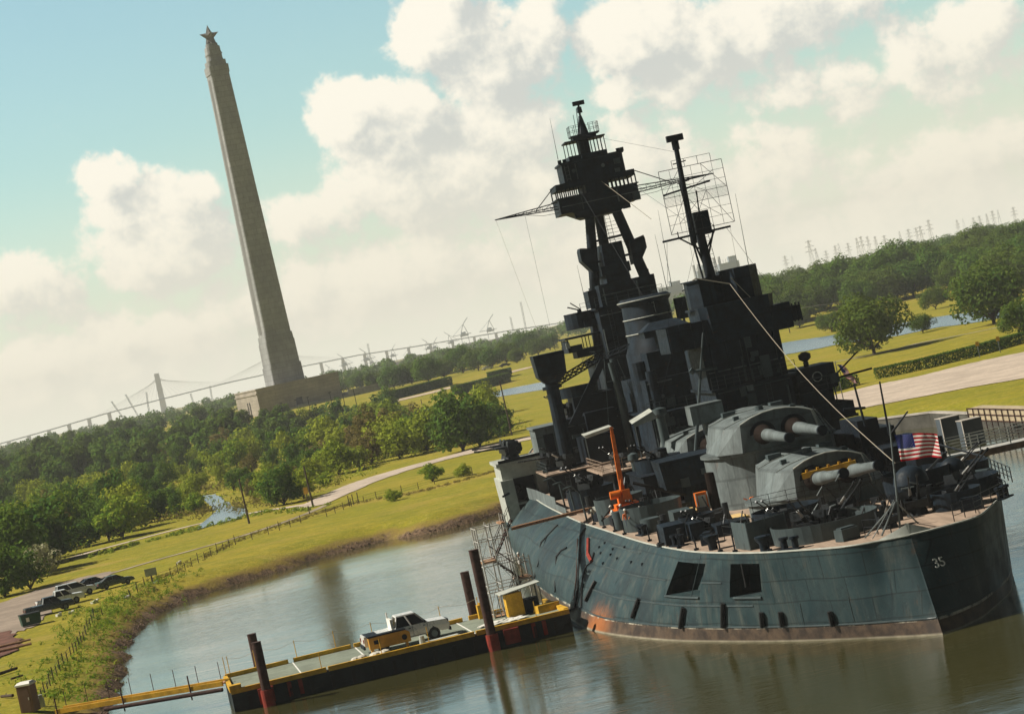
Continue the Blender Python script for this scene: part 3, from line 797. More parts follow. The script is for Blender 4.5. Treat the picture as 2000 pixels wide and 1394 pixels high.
WL = [(1.9, 0), (2.5, .9), (4.2, 2.5), (6.5, 4.1), (10, 6.4), (14.2, 8.8), (19, 11.2), (24.6, 13.6), (32.7, 16), (39.5, 17.2), (50, 17.6), (70, 17.6), (95, 16.6), (120, 15.0), (140, 10.0), (153, 5), (161, .15)]
DL = [(4.6, 0), (4.7, 1.0), (5.1, 2.4), (6.1, 4.4), (9.5, 6.5), (12.9, 8.3), (17.5, 9.9), (22.5, 11.1), (31, 12.1), (38, 12.6), (49, 13.1), (70, 14), (95, 14.3), (120, 13), (140, 9.5), (155, 5), (164, .15)]
def crm(P, u):
    n_ = len(P) - 1; i = min(int(u), n_ - 1); t = u - i
    p = [Vector(P[max(0, min(n_, i + k))]) for k in (-1, 0, 1, 2)]
    return .5 * ((2 * p[1]) + (-p[0] + p[2]) * t + (2 * p[0] - 5 * p[1] + 4 * p[2] - p[3]) * t * t + (-p[0] + 3 * p[1] - 3 * p[2] + p[3]) * t ** 3)
def zdeck(s): return 5.6 + max(0, s - 62) / 38 * .5 + max(0, s - 100) / 60 * 3.0
def ysh(u, y, side):
    """the stern knuckle lies a little to port and the starboard quarter is finer"""
    dy = .8 * max(0, 1 - u / 2.2)
    return y + dy if side > 0 else y - dy - 1.3 * min(1, y / 9)
def hp(u, z, side=1):
    """point of the hull shell at station parameter u (0..16), height z"""
    w_, d_ = crm(WL, u), crm(DL, u)
    zd = zdeck(d_.x)
    if side < 0: w_ = Vector((w_.x, min(w_.y, d_.y * .99 + .15)))      # no blister shows on the starboard quarter
    w_, d_ = Vector((w_.x, ysh(u, w_.y, side))), Vector((d_.x, ysh(u, d_.y, side)))
    k = z / zd
    bul = 0 if side < 0 else 1.6 * max(0, min(1, (u - 9.3) / 1.5)) * math.sin(max(0, min(1, k)) * math.pi) + .28 * max(0, min(1, (u - 5) / 3)) * math.sin(max(0, min(1, k)) * math.pi)   # the blister bulges a little
    p = w_.lerp(d_, k)
    return Vector((p.x, side * (p.y + bul), z))
NU = 160; US = [16 * (i / NU) for i in range(NU + 1)]
ZR = [-2.5, -.6, 0, .3, .92, 1.6, 2.3, 2.85, 3.2, 3.6, 4.0, 4.4, 4.95]
def ucol(px_, z):
    return min(range(NU + 1), key=lambda i: abs(w2i(s2w(*hp(US[i], z)))[0] - px_) + (0 if 3 < US[i] < 9.5 else 1e4))
HOLES = [(ucol(1374, 4.), ucol(1312, 4.), 7, 12), (ucol(1486, 4.), ucol(1428, 4.), 7, 12)]
vs, fs = [], []; rows = len(ZR) + 1
for side in (1, -1):
    b0 = len(vs)
    for u in US:
        for z in ZR: vs.append(hp(u, z, side))
        vs.append(hp(u, zdeck(crm(DL, u).x), side))
    for i in range(NU):
        for j in range(rows - 1):
            if side == 1 and any(h[0] <= i < h[1] and h[2] <= j < h[3] for h in HOLES): continue
            q = (b0 + i * rows + j, b0 + (i + 1) * rows + j, b0 + (i + 1) * rows + j + 1, b0 + i * rows + j + 1)
            fs.append(q if side == 1 else q[::-1])
for (i0, i1, j0, j1) in HOLES:                               # old gun recesses cut into the port quarter
    mid = hp(US[(i0 + i1) // 2], 4); nrm = Vector((.75, -1, 0)).normalized() * 1.9
    loop = [(i, j0) for i in range(i0, i1)] + [(i1, j) for j in range(j0, j1)] + [(i, j1) for i in range(i1, i0, -1)] + [(i0, j) for j in range(j1, j0, -1)]
    o_ = [i * rows + j for i, j in loop]; b0 = len(vs)
    vs += [Vector(vs[k]) + nrm for k in o_]
    n_ = len(o_)
    for k in range(n_): fs.append((o_[k], o_[(k + 1) % n_], b0 + (k + 1) % n_, b0 + k))
    fs.append(tuple(range(b0, b0 + n_)))
hull = MB().add(vs, fs).build('hull', HULL, SHIP, smooth=True)
mb = MB()
ring = [crm(DL, u) for u in US]
for (ua, a_), (ub, b_) in zip(zip(US, ring), zip(US[1:], ring[1:])):   # planked deck, one strip per frame
    za, zb = zdeck(a_.x) - .02, zdeck(b_.x) - .02
    mb.add([(a_.x, ysh(ua, a_.y, 1) - .03, za), (b_.x, ysh(ub, b_.y, 1) - .03, zb), (b_.x, -ysh(ub, b_.y, -1) + .03, zb), (a_.x, -ysh(ua, a_.y, -1) + .03, za)], [(0, 1, 2, 3)])
mb.build('main_deck', WOOD, SHIP)
mb = MB()                                                    # gunwale strip, rubbing strakes, seam laps
for side in (1, -1):
    pts = [hp(u, zdeck(crm(DL, u).x), side) for u in US if u < 15]
    for a_, b_ in zip(pts, pts[1:]): mb.cyl(a_ + Vector((0, 0, .03)), b_ + Vector((0, 0, .03)), .06, .06, 5, False)
mb.build('gunwale', PALE, SHIP)
mb = MB()
for (u0, u1, z) in [(5.9, 9.4, 3.75), (5.2, 9.4, 2.3), (.2, 9.6, .95), (8.4, 9.6, 5.0)]:
    pts = [hp(u, z) for u in US if u0 <= u <= u1]
    for a_, b_ in zip(pts, pts[1:]):
        if 3 < z < 5 and any(w2i(s2w(*hp(US[h[1]], z)))[0] - 3 < w2i(s2w(*a_))[0] < w2i(s2w(*hp(US[h[0]], z)))[0] + 3 for h in HOLES): continue
        mb.cyl(a_, b_, .06, .06, 5, False)
for u, z0_, z1_ in [(6.6, .9, 5.5), (7.2, .9, 5.5), (7.7, .9, 3.7), (8.2, .9, 5.5), (8.7, .9, 5.5), (4.2, .9, 2.4), (3.2, .9, 2.6)]:
    mb.path([hp(u, z0_), hp(u, (z0_ + z1_) / 2), hp(u, z1_)], .03, 4)
mb.build('rubbing_strake', MID, SHIP)
def scupper(u, z0_, z1_, r_=.16):
    return MB().path([hp(u, z) + Vector((-.05, .16, 0)) for z in np.linspace(z0_, z1_, 5)], r_, 8).build('scupper_pipe', BLACK, SHIP)
for (px_, z0_, z1_) in [(1140, 1.6, 2.9), (1243, 1.3, 2.5), (1332, .9, 2.2), (1412, .95, 2.5), (1490, 1.0, 1.9), (1528, 1.0, 1.9), (1630, .9, 1.8)]:
    scupper(US[ucol(px_, 1.5)], z0_, z1_, .15)
# hoses draped over the side
mb = MB()
def hose(px, s_, r_=.07):
    return [Q(x, y, s_ if not hasattr(s_, '__len__') else s_[i]) + Vector((0, .15, 0)) for i, (x, y) in enumerate(px)]
def on_hull(x, y):
    """sight line to the port shell"""
    best = None
    for u in np.linspace(.5, 11, 220):
        w_, d_ = crm(WL, u), crm(DL, u)
        p = Q(x, y, (w_.x + d_.x) / 2)
        if 0 < p.z < 6.2:
            e = abs(hp(u, p.z).y - p.y)
            if best is None or e < best[0]: best = (e, hp(u, p.z))
    return best[1]
for pts, r_, m_ in [([(1144, 1030), (1137, 1045), (1136, 1090), (1132, 1150), (1126, 1185), (1112, 1194), (1104, 1190)], .09, BLACK), ([(1160, 1078), (1155, 1096), (1145, 1104), (1142, 1130), (1140, 1185)], .07, BLACK),
                    ([(1108, 1068), (1096, 1074), (1091, 1085), (1087, 1155)], .07, BLACK), ([(1062, 1030), (1051, 1036), (1049, 1060), (1047, 1128)], .07, BLACK), ([(1066, 1036), (1057, 1048), (1054, 1105)], .05, BLACK),
                    ([(1448, 1098), (1459, 1145)], .08, BLACK), ([(1133, 1050), (1128, 1120), (1125, 1170)], .05, RUSTM), ([(1148, 1052), (1153, 1080), (1156, 1095)], .16, REDP)]:
    P_ = [on_hull(*p) + Vector((-.04, .12, 0)) for p in pts]
    MB().path(P_, r_, 6).build('hose' if m_ is BLACK else 'rusty_pipe', m_, SHIP, True)
mb = MB()                                                    # small lugs, cleats and ports on the shell
for (x, y) in [(1195, 1072), (1205, 1090), (1232, 1097), (1253, 1101), (1180, 1060), (1170, 1068), (1218, 1068), (1172, 1080), (1190, 1083), (1176, 1100)]:
    p = on_hull(x, y); mb.box(p, (.16, .14, .24), .2)
mb.build('hull_lug', DARK, SHIP)
p0 = hp(.62, 3.3, -1); p1 = hp(1.15, 3.3, -1); p2 = hp(.62, 4.2, -1)
ex = (p1 - p0).normalized(); ez = (p2 - p0).normalized(); en = Vector((-ex.y, ex.x, 0)).normalized()
if en.x > 0: en = -en
def text_mesh(txt, name, size, mat_, parent, M4, ext=.012):
    cu = bpy.data.curves.new(name, 'FONT'); cu.body = txt; cu.size = size; cu.extrude = ext; cu.align_x = 'CENTER'; cu.align_y = 'CENTER'
    o = bpy.data.objects.new(name, cu); COL.objects.link(o)
    dg = bpy.context.evaluated_depsgraph_get(); me = bpy.data.meshes.new_from_object(o.evaluated_get(dg))
    bpy.data.objects.remove(o); me.materials.clear(); me.materials.append(mat_)
    o = bpy.data.objects.new(name, me); COL.objects.link(o); o.parent = parent; o.matrix_local = M4
    return o
exr = -ex if w2i(s2w(*(p0 + ex)))[0] < w2i(s2w(*p0))[0] else ex
ezz = exr.cross(en); ezz = ez - exr * ez.dot(exr); ezz.normalize(); nn = exr.cross(ezz)
M4 = Matrix((exr, ezz, nn)).transposed().to_4x4(); M4.translation = hp(.98, 3.75, -1) + nn * .05
text_mesh('35', 'hull_number', .82, WHITE, SHIP, M4)

# -- main battery ---------------------------------------------------------
def turret(s, t, zb, zdk, yaw, elev, label=None, barb=5.0, dcov=.62, kw=1.):
    T_ = empty('gun_turret', (s, t, zb), math.pi + yaw, label, parent=SHIP)
    m_ = MB()
    m_.lathe([(barb, zdk - zb), (barb, -.25), (barb + .22, -.2), (barb + .22, 0.0)], n=48)
    m_.build('barbette', GREY, T_, True)
    # plan corners from the front face round to the rear (x towards the muzzles)
    fl, fr = (5.4, 3.1), (5.4, -3.1)
    bot = [(5.6, 3.15), (3.2, 4.75), (-2.5, 4.6), (-7.6, 3.4), (-7.6, -3.4), (-2.5, -4.6), (3.2, -4.75), (5.6, -3.15)]
    top = [(5.2, 2.85), (2.6, 3.7), (-2.5, 4.0), (-7.3, 3.1), (-7.3, -3.1), (-2.5, -4.0), (2.6, -3.7), (5.2, -2.85)]
    bot = [(x, y * kw) for x, y in bot]; top = [(x, y * kw) for x, y in top]
    zt = [2.05, 1.85, 1.95, 2.0, 2.0, 1.95, 1.85, 2.05]
    g_ = MB(); n8 = 8
    vs_ = [(x, y, .02) for x, y in bot] + [(x, y, z) for (x, y), z in zip(top, zt)]
    # arched roof: cross strips front to back
    ys_ = [1, .66, .33, 0, -.33, -.66, -1]
    g_.add(vs_, [tuple(range(8))[::-1]] + [(i, (i + 1) % 8, 8 + (i + 1) % 8, 8 + i) for i in range(7)])
    secs = [(5.2, 2.85 * kw, 2.05), (2.6, 3.7 * kw, 1.85), (-2.5, 4.0 * kw, 1.95), (-7.3, 3.1 * kw, 2.0)]
    rv = []
    for (x, hw, z) in secs:
        for y in ys_: rv.append((x, y * hw, z + .62 * (1 - y * y)))
    rf = [(a_ * 7 + k, a_ * 7 + k + 1, (a_ + 1) * 7 + k + 1, (a_ + 1) * 7 + k) for a_ in range(3) for k in range(6)]
    g_.add(rv, rf)
    # front face and rear face close up to the arch
    g_.add([(5.6, 3.15 * kw, .02), (5.6, -3.15 * kw, .02)] + [rv[6 - k] for k in range(7)], [tuple(range(9))])
    g_.add([(-7.6, 3.4 * kw, .02), (-7.6, -3.4 * kw, .02)] + [rv[21 + 6 - k] for k in range(7)], [tuple(range(9))])
    gh = g_.build('gunhouse', GREY, T_)
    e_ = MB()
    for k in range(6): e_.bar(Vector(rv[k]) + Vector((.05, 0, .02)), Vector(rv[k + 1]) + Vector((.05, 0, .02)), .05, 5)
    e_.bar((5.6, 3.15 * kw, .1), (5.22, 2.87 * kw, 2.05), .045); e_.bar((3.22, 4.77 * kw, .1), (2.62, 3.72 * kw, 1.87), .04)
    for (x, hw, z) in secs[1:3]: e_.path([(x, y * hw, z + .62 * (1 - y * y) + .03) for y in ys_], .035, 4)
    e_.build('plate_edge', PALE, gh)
    d_ = MB(); d_.box((-3.5, 1.9, 2.55), (1.0, 1.0, .35)).box((-3.5, -1.9, 2.55), (1.0, 1.0, .35)).box((1.2, 2.2, 2.38), (.5, .4, .3)).box((1.2, -2.2, 2.38), (.5, .4, .3)).cyl((-.5, 0, 2.5), (-.5, 0, 2.85), .35, .3, 12)
    d_.build('roof_hatch', MID, gh)
    lm = MB(); lm.ladder((-1.2, 4.75, -.1), (-1.2, 4.2, 2.0), (.45, 0, 0)).ladder((4.35, 4.15, 0), (3.9, 3.4, 2.0), (.35, -.3, 0)); lm.build('turret_ladder', DARK, T_)
    for y in (1.18, -1.18):
        Mr = Matrix.Rotation(-elev, 4, 'Y')
        def tr(x, dx=0): return Vector((5.3, y, 1.05)) + (Mr @ Vector((x, 0, 0)))
        bar_ = MB()
        prof = [(0, .52), (.9, .52), (1.0, .46), (3.6, .44), (3.7, .39), (6.2, .345), (8.9, .30), (9.2, .34), (9.65, .355), (9.7, .33)]
        ax = (Mr @ Vector((1, 0, 0))).normalized(); a_ = Vector((0, 1, 0)); b_ = ax.cross(a_)
        vs_ = []; fs_ = []; N = 20
        for (x, r_) in prof:
            for i in range(N):
                th = 2 * math.pi * i / N
                vs_.append(tr(x) + (a_ * math.cos(th) + b_ * math.sin(th)) * r_)
        for k in range(len(prof) - 1):
            for i in range(N): fs_.append((k * N + i, k * N + (i + 1) % N, (k + 1) * N + (i + 1) % N, (k + 1) * N + i))
        bar_.add(vs_, fs_)
        gb = bar_.build('gun_barrel', GREY, T_, True)
        mz = MB().cyl(tr(9.66), tr(9.74), .33, .33, 20).cyl(tr(9.3), tr(9.705), .352, .36, 20); mz.build('muzzle_cover', DARK, gb, True)
        cv = MB(); cv.cyl(tr(-.4), tr(.3), .84, .72, 18).cyl(tr(.3), tr(1.0), .72, dcov * .9, 18).cyl(tr(1.0), tr(1.55), dcov * .9, .48, 18); cv.build('canvas_bloomer', CANV, gb, True)
        MB().cyl(tr(-.55), tr(.12), 1.02, 1.0, 20).build('gun_port', DARK, gb, True)
    return T_
T5 = turret(34.4, -.45, 6.75, 5.5, R(.3), R(5), 'aftmost low gun turret with a yellow beam lying over its barrels', kw=.85)
T4 = turret(46.4, .1, 9.75, 5.5, R(0), R(0), 'raised gun turret behind the aftmost one, standing on a tall barbette', kw=.95)
T3 = turret(75, -.3, 7.9, 5.5, R(0), R(0), 'gun turret half hidden under the mast tower')
mb = MB(); pa, pb_ = Q(1567, 930, 28.2), Q(1672, 903, 27.2)
dd = pb_ - pa; mb.cyl(pa, pb_, .28, .28, 4)
for k in (.1, .3, .5, .7, .9): mb.box(pa + dd * k + Vector((0, 0, .27)), (.2, .16, .18))
mb.build('lifting_beam', mat('ochre_beam', (.42, .23, .02), .6, var=.2, rust=.4), SHIP)

# -- superstructure ---------------------------------------------------------
def part(name, mb_, m_=NAVY, parent=SHIP, smooth=False, label=None): return mb_.build(name, m_, parent, smooth, label)
# mainmast tower and its control top
tw = MB()
tw.b2(55.5, 66, -5.0, 1.2, 5.5, 10.3).b2(56, 66, -4.7, 1.6, 10.3, 14).b2(56.5, 65, -4.6, 1.9, 14, 18)
tw.prism([(56.5, -4.2), (57.5, -4.6), (62, -4.6), (63, -3.8), (63, .6), (62, 1.3), (57.5, 1.2), (56.5, .6)], 18, 20.7, [(56.2, -4.3), (57, -4.8), (62.5, -4.8), (63.2, -4), (63.2, .8), (62.3, 1.4), (57, 1.4), (56.2, .8)])
for k in range(5): tw.b2(56.2, 56.45, -4.2 + k * 1.3, -4.0 + k * 1.3, 10.4, 17.8)
tw.b2(55.6, 66.2, -5.2, 1.9, 13.9, 14.1).b2(55.2, 66.2, -5.4, 1.4, 10.2, 10.4)
MT = part('mast_tower', tw)
d_ = MB()
for (y0, z0_) in [(-3.2, 5.6), (-1.0, 5.6), (-2.6, 10.5), (.2, 10.5), (-3.3, 14.2)]: d_.b2(55.42 if z0_ < 6 else (55.9 if z0_ < 12 else 56.4), 55.55 if z0_ < 6 else 56.05, y0, y0 + .75, z0_, z0_ + 1.75)
part('tower_door', d_, MID, MT)
ct_ = MB(); oct_ = lambda cx_, cy_, rx, ry: [(cx_ + rx * math.cos(R(22.5 + 45 * k)), cy_ + ry * math.sin(R(22.5 + 45 * k))) for k in range(8)]
ct_.prism(oct_(59.5, .15, 2.0, 1.55), 20.7, 22.9).prism(oct_(59.8, -2.85, 2.4, 1.65), 20.7, 23.3).wall(oct_(59.5, .15, 2.15, 1.7), 22.9, 23.0, .1, True).prism(oct_(60, -1.3, 3.0, 3.3), 20.55, 20.72)
part('control_top', ct_)
pf = MB()
pl_ = [(56.6, 4.3), (60, 4.6), (63.5, 3.6), (63.5, -5.6), (60, -6.6), (56.6, -5.9)]
pf.prism(pl_, 17.65, 17.8).wall(pl_, 17.8, 19.7, .07, True)
for k in range(5): pf.b2(56.45, 56.56, 4.1 - .95 * k, 4.22 - .95 * k, 17.6, 19.75)
part('flag_platform', pf, NAVY)
pw = MB(); pw.wall([(58, -5.9), (58, -7.0), (62, -7.2), (62, -5.6)], 18.1, 19.3, .06)
for k in range(4): pw.b2(57.9, 58.1, -6.1 - .3 * k, -6.0 - .3 * k, 18.0, 19.5)
part('splinter_shield', pw)
sb = MB(); sb.b2(57, 64, -8.0, -5.2, 5.5, 12.2).b2(57.5, 62, -8.6, -5.4, 12.2, 14.2).b2(56.5, 65, -9.5, -4.9, 9.6, 9.8).wall([(56.6, -5.2), (56.6, -9.3), (64, -9.3)], 9.8, 10.9, .06)
sb.cyl((59.5, -6.8, 14.2), (59.5, -6.8, 14.6), .22, .22, 8).lathe([(.15, 0), (.5, .25), (.52, .6), (.2, .8)], (59.5, -6.8, 14.6), 10)
part('director_house', sb)
rg = MB(); rg.lathe([(.42, 0), (.42, .06), (.34, .06), (.34, 0)], (0, 0, 0), 18, False)
ro = part('emblem_ring', rg, PALE); ro.rotation_euler = (0, R(-90), 0); ro.location = (57.46, -7.05, 13.3)
part('yard', MB().bar((58.3, -8.6, 12.8), (57.5, -11.6, 13.0), .09).bar((58.3, -8.6, 13.0), (57, -10.6, 14.6), .07), DARK)
# lower mast, topmast, search radar
lm_ = MB(); lm_.cyl((59, -.55, 22.6), (59, -.45, 27.2), .42, .36, 14).box((59.0, -.75, 27.4), (1.3, 1.25, 1.9))
for a_, b_ in [((58.6, .35, 26.6), (59, -.2, 24.2)), ((58.6, -1.5, 26.6), (59, -.7, 24.6)), ((58.4, .45, 27.2), (58.8, .1, 22.8))]: lm_.bar(a_, b_, .09, 6)
lm_.ladder((58.5, -1.2, 22.8), (58.5, -1.0, 26.4), (0, .3, 0))
part('lower_mast', lm_, DARK, smooth=True)
tm = MB(); tm.cyl((58.6, .25, 25.9), (58.6, .05, 33.6), .27, .2, 10).cyl((58.6, .05, 33.6), (58.6, .04, 34.3), .3, .3, 8)
tm.bar((58.4, .25, 26.8), (58.4, .45, 30.9), .06, 5)
for z, l in [(32.6, .55), (31.0, .5)]: tm.bar((58.6, .05 - l, z), (58.6, .05 + l, z - .1), .05)
tm.bar((58.6, -2.1, 30.6), (58.6, 1.9, 30.2), .08)
part('topmast', tm, DARK, smooth=True)
part('surface_radar', MB().box((58.6, 0.0, 34.55), (.55, 1.35, .5), rx=R(0)), DARK)
yd_ = MB(); yd_.bar((58.6, 2.75, 26.55), (58.6, -2.95, 26.65), .09, 6)
for y in (1.4, -1.6): yd_.bar((58.6, y, 26.6), (59, -.4 if y > 0 else -.7, 25.2), .07); yd_.bar((58.6, y, 26.6), (58.6, y, 27.1), .05)
part('signal_yard', yd_, DARK)
rd = MB(); y0, y1, z0_, z1_ = -3.25, 2.0, 26.95, 32.1; xr = 57.9
NYr, NZr = 6, 7
def skz(y, z): return Vector((xr + .12 * abs(y + .6) * .3, y, z))
for k in range(NZr + 1):
    z = z0_ + (z1_ - z0_) * k / NZr; rd.bar(skz(y0, z), skz(y1, z), .035 if k in (0, 4, 7) else .02, 4)
for k in range(NYr + 1):
    y = y0 + (y1 - y0) * k / NYr; rd.bar(skz(y, z0_), skz(y, z1_), .03 if k in (0, 6) else .018, 4)
for (a_, b_) in [((0, 4), (2, 7)), ((6, 4), (4, 7)), ((0, 0), (2, 4)), ((6, 0), (4, 4)), ((2, 0), (4, 4)), ((4, 0), (2, 4)), ((1, 1), (3, 3)), ((5, 1), (3, 3)), ((2, 4), (5, 6)), ((4, 4), (1, 6))]:
    rd.bar(skz(y0 + (y1 - y0) * a_[0] / 6, z0_ + (z1_ - z0_) * a_[1] / 7) + Vector((.25, 0, 0)), skz(y0 + (y1 - y0) * b_[0] / 6, z0_ + (z1_ - z0_) * b_[1] / 7) + Vector((.1, 0, 0)), .022, 4)
for k in range(10): rd.bar(skz(y0, 29.2 + .1 * k), skz(y1, 29.2 + .1 * k), .012, 3)
for y in (-2.4, -1.3, -.2, .8): rd.bar(skz(y, z1_), skz(y, z1_ + .65), .025, 4)
rd.bar(skz(-2.4, z1_ + .65), skz(.8, z1_ + .65), .025, 4).bar(skz(.8, z1_), skz(.8, z1_ + .6), .025, 4)
for z in (28, 30): rd.bar((58.9, -.7, 28), skz(-.7, z), .06)
part('search_radar', rd, GUNM)
for (x0, y0, x1, y1, s_) in [(1436, 378, 1464, 528, 58), (1285, 410, 1312, 560, 80), (1279, 458, 1303, 566, 80), (1074, 232, 1090, 312, 110), (1127, 518, 1140, 575, 110)]:
    part('whip_antenna', MB().cyl(Q(x1, y1, s_), Q(x0, y0, s_), .035, .012, 5), GUNM)
# midship superstructure and funnel
ms_ = MB()
ms_.b2(78, 100, -6.2, 3.6, 5.5, 8.6).b2(79, 99, -5.8, 3.9, 8.6, 12.2).b2(80, 97, -5.2, 3.6, 12.2, 15.2).b2(81, 95, -4.8, 2.8, 15.2, 17.6)
ms_.cyl((84, 3.2, 8.6), (84, 3.2, 16.9), .75, .75, 14).cyl((80.2, 2.9, 8.6), (80.2, 2.9, 16.0), .5, .5, 14).b2(77.5, 98, -6.8, 4.4, 12.1, 12.25)
part('midship_house', ms_)
fu = MB(); fu.lathe([(2.75, 10), (2.7, 17.6), (2.3, 18.6), (2.22, 22.0), (2.45, 22.25), (2.45, 22.5), (2.15, 22.75), (1.9, 22.75), (1.9, 20)], (88, .95, 0), 36, True, 1.5, 1)
FUN = part('funnel', fu, NAVY, smooth=True)
fr_ = MB()
for z, r_ in [(19.4, 2.32), (20.8, 2.30), (22.45, 2.52)]: fr_.path([(88 + 1.5 * r_ * math.cos(t_), .95 + r_ * math.sin(t_), z) for t_ in np.linspace(0, 2 * math.pi, 37)], .05, 5)
fr_.ladder((84.7, .6, 10), (84.7, .6, 22.5), (0, .45, 0))
part('funnel_band', fr_, PALE, FUN)
sl_ = MB(); sl_.b2(80.5, 84, -1.3, 2.7, 18.9, 19.5); sl_.prism([(80.3, -1.5), (84.2, -1.5), (84.2, 2.9), (80.3, 2.9)], 19.5, 20.2, [(81.6, -.6), (83, -.6), (83, 1.8), (81.6, 1.8)]); sl_.cyl((82.3, .7, 15), (82.3, .7, 18.9), .9, .9, 14)
part('searchlight_house', sl_, NAVY)
part('locker_box', MB().b2(86, 87.2, -2.6, -1.6, 19.9, 21.9).bar((86.5, -2.1, 17.6), (86.5, -2.1, 20), .12).bar((86, -2.4, 22.4), (86, -5.5, 23.2), .05).bar((86, -2.4, 21.4), (86, -4.0, 22.8), .04), NAVY)
# foremast tripod
fm = MB()
fm.cyl((110.5, 3.9, 14), (110, 1.35, 32.3), .62, .5, 16).cyl((110.5, -3.9, 20), (110, -1.35, 32.3), .62, .52, 16).cyl((113.5, .35, 20), (111.5, .25, 32.3), .62, .5, 16)
for z in (27.2, 29.3): fm.bar((110, 2.0, z), (110, -2.0, z + .1), .12, 6)
fm.ladder((109.6, -.6, 28.6), (109.6, -.5, 32.2), (0, .5, 0), .03)
for k in range(7): fm.bar((109.7, 2.5 - .05 * k, 28.6 + .38 * k), (109.7, -2.2 + .05 * k, 28.7 + .38 * k), .02, 3)
part('tripod_leg', fm, NAVY, smooth=True)
tb_ = MB(); tb_.prism([(107, 1.5), (107, -1.0), (113, -1.2), (113, 1.7)], 24.6, 28.8, [(108, 1.1), (108, -1.0), (112, -1.0), (112, 1.1)])
tb_.b2(107, 115, -1.2, 1.8, 25.6, 26.6).b2(106.5, 115, -3.3, 2.5, 22.6, 24.8).b2(106, 116, -3.5, 3.1, 17.4, 22.6).b2(105, 118, -4.6, 4.0, 12.2, 17.4).b2(104, 120, -5.6, 4.6, 6.0, 12.2)
tb_.b2(105.6, 116.4, -3.8, 3.4, 22.4, 22.6).b2(104.6, 118, -5, 4.6, 17.2, 17.4).b2(106.8, 107.6, -2.9, -1.9, 24.8, 25.4)
part('bridge_tower', tb_)
for (y0, y1) in [(1.75, 3.35), (-1.85, -3.5)]:
    s_ = 1 if y0 > 0 else -1
    part('searchlight_platform', MB().extr([(108.6, y0, 26.2), (108.6, y0, 28.6), (108.6, y1 - .1 * s_, 28.9), (108.6, y1, 28.6), (108.6, y1, 27.6), (108.6, y1 - .9 * s_, 26.3)], (2.6, 0, 0)), NAVY)
ft = MB()
ft.prism([(107.6, 4.5), (107.6, -3.75), (113, -3.75), (113, 4.5)], 32.6, 34.2).b2(107.6, 113, -3.75, 4.5, 35.05, 35.65)
ft.prism([(108.2, 2.2), (108.2, -1.6), (112, -1.6), (112, 2.2)], 31.8, 32.6, [(107.6, 3.4), (107.6, -3.0), (113, -3.0), (113, 3.4)])
ft.b2(107.6, 113, -.9, 1.5, 34.2, 35.05).b2(107.4, 113.2, -3.9, 4.65, 34.15, 34.25)
for k in range(7):
    for y in (4.45 - k * .44, -3.7 + k * .42): ft.b2(107.62, 107.74, y - .06, y + .06, 34.2, 35.06); ft.b2(112.85, 112.97, y - .06, y + .06, 34.2, 35.06)
ft.b2(108, 112.6, -2.95, 3.4, 35.65, 37.7).b2(107.8, 112.8, -3.1, 3.55, 37.55, 37.75)
for y in (3.5, 3.0, -2.6, -3.0, 1.0): ft.box((108, y, 37.85), (.4, .35, .4))
ft.box((108.3, -2.3, 32.2), (.8, .7, .6)).box((108.3, 2.7, 32.2), (.8, .8, .6))
ft.b2(108.6, 111.5, -1.6, 2.4, 37.75, 38.25).b2(109.2, 111, -.05, 1.0, 38.2, 40)
for k in range(9):
    a_ = math.pi * 2 * k / 9
for y in np.linspace(-1.55, 2.35, 12):
    ft.b2(108.65, 108.73, y - .04, y + .04, 38.2, 39.7); ft.b2(111.4, 111.48, y - .04, y + .04, 38.2, 39.7)
ft.b2(108.5, 111.6, -1.7, 2.5, 39.65, 39.8).b2(108.9, 111.2, -.9, 1.5, 39.8, 40.15)
part('fire_control_top', ft)
fp = MB(); fp.b2(109, 111, -1.3, 1.7, 40.15, 40.28); fp.rail([(109, 1.7, 40.28), (109, .7, 40.28)], 1.0, .5, .025, 2).rail([(109, -.3, 40.28), (109, -1.3, 40.28)], 1.0, .5, .025, 2).rail([(109, 1.7, 40.28), (111, 1.7, 40.28), (111, -1.3, 40.28), (109, -1.3, 40.28)], 1.0, .6, .02, 2)
fp.cyl((109.8, .28, 40.2), (109.8, .2, 42.2), .62, .16, 10).cyl((109.8, .2, 42), (109.8, .12, 43.3), .11, .11, 8).cyl((109.8, .14, 42.5), (109.8, .12, 43.1), .28, .24, 8).bar((109.6, .75, 40.3), (109.6, .45, 43.0), .04).bar((109.6, .95, 40.3), (109.6, .9, 42.4), .03)
part('lookout_platform', fp, NAVY)
part('surface_radar', MB().box((109.8, .1, 43.5), (.5, 1.2, .42)), DARK)
ya = MB()
for s_, yb, tip in ((1, 4.5, 11.1), (-1, -3.75, -11.9)):
    t_ = Vector((109, tip, 33.55))
    for dz, dx in ((.55, -.4), (-.15, -.4), (.2, .6)): ya.bar((109 + dx, yb, 33.4 + dz), t_, .055, 5)
    n_ = 8
    for k in range(n_):
        a_, b_ = k / n_, (k + 1) / n_
        pts = [[Vector((109 + dx, yb, 33.4 + dz)).lerp(t_, f_) for dz, dx in ((.55, -.4), (-.15, -.4), (.2, .6))] for f_ in (a_, b_)]
        ya.bar(pts[0][0], pts[1][1], .03, 4).bar(pts[0][1], pts[1][2], .03, 4).bar(pts[0][0], pts[0][1], .03, 4)
    ya.bar((108.6, yb, 35.6), Vector((109, yb, 33.6)).lerp(t_, .35 if s_ > 0 else .45), .05)
    ya.path([Vector((109, yb, 32.9)), Vector((109, yb, 33.2)).lerp(t_, .25) - Vector((0, 0, .35)), Vector((109, yb, 33.3)).lerp(t_, .55)], .03, 4)
part('signal_yard', ya, DARK)
part('halyard', MB().bar((109, 11.0, 33.5), (104, 9.6, 20.5), .012, 3).bar((58.6, -2.9, 26.6), (58.4, -2.7, 20), .012, 3), ROPE)
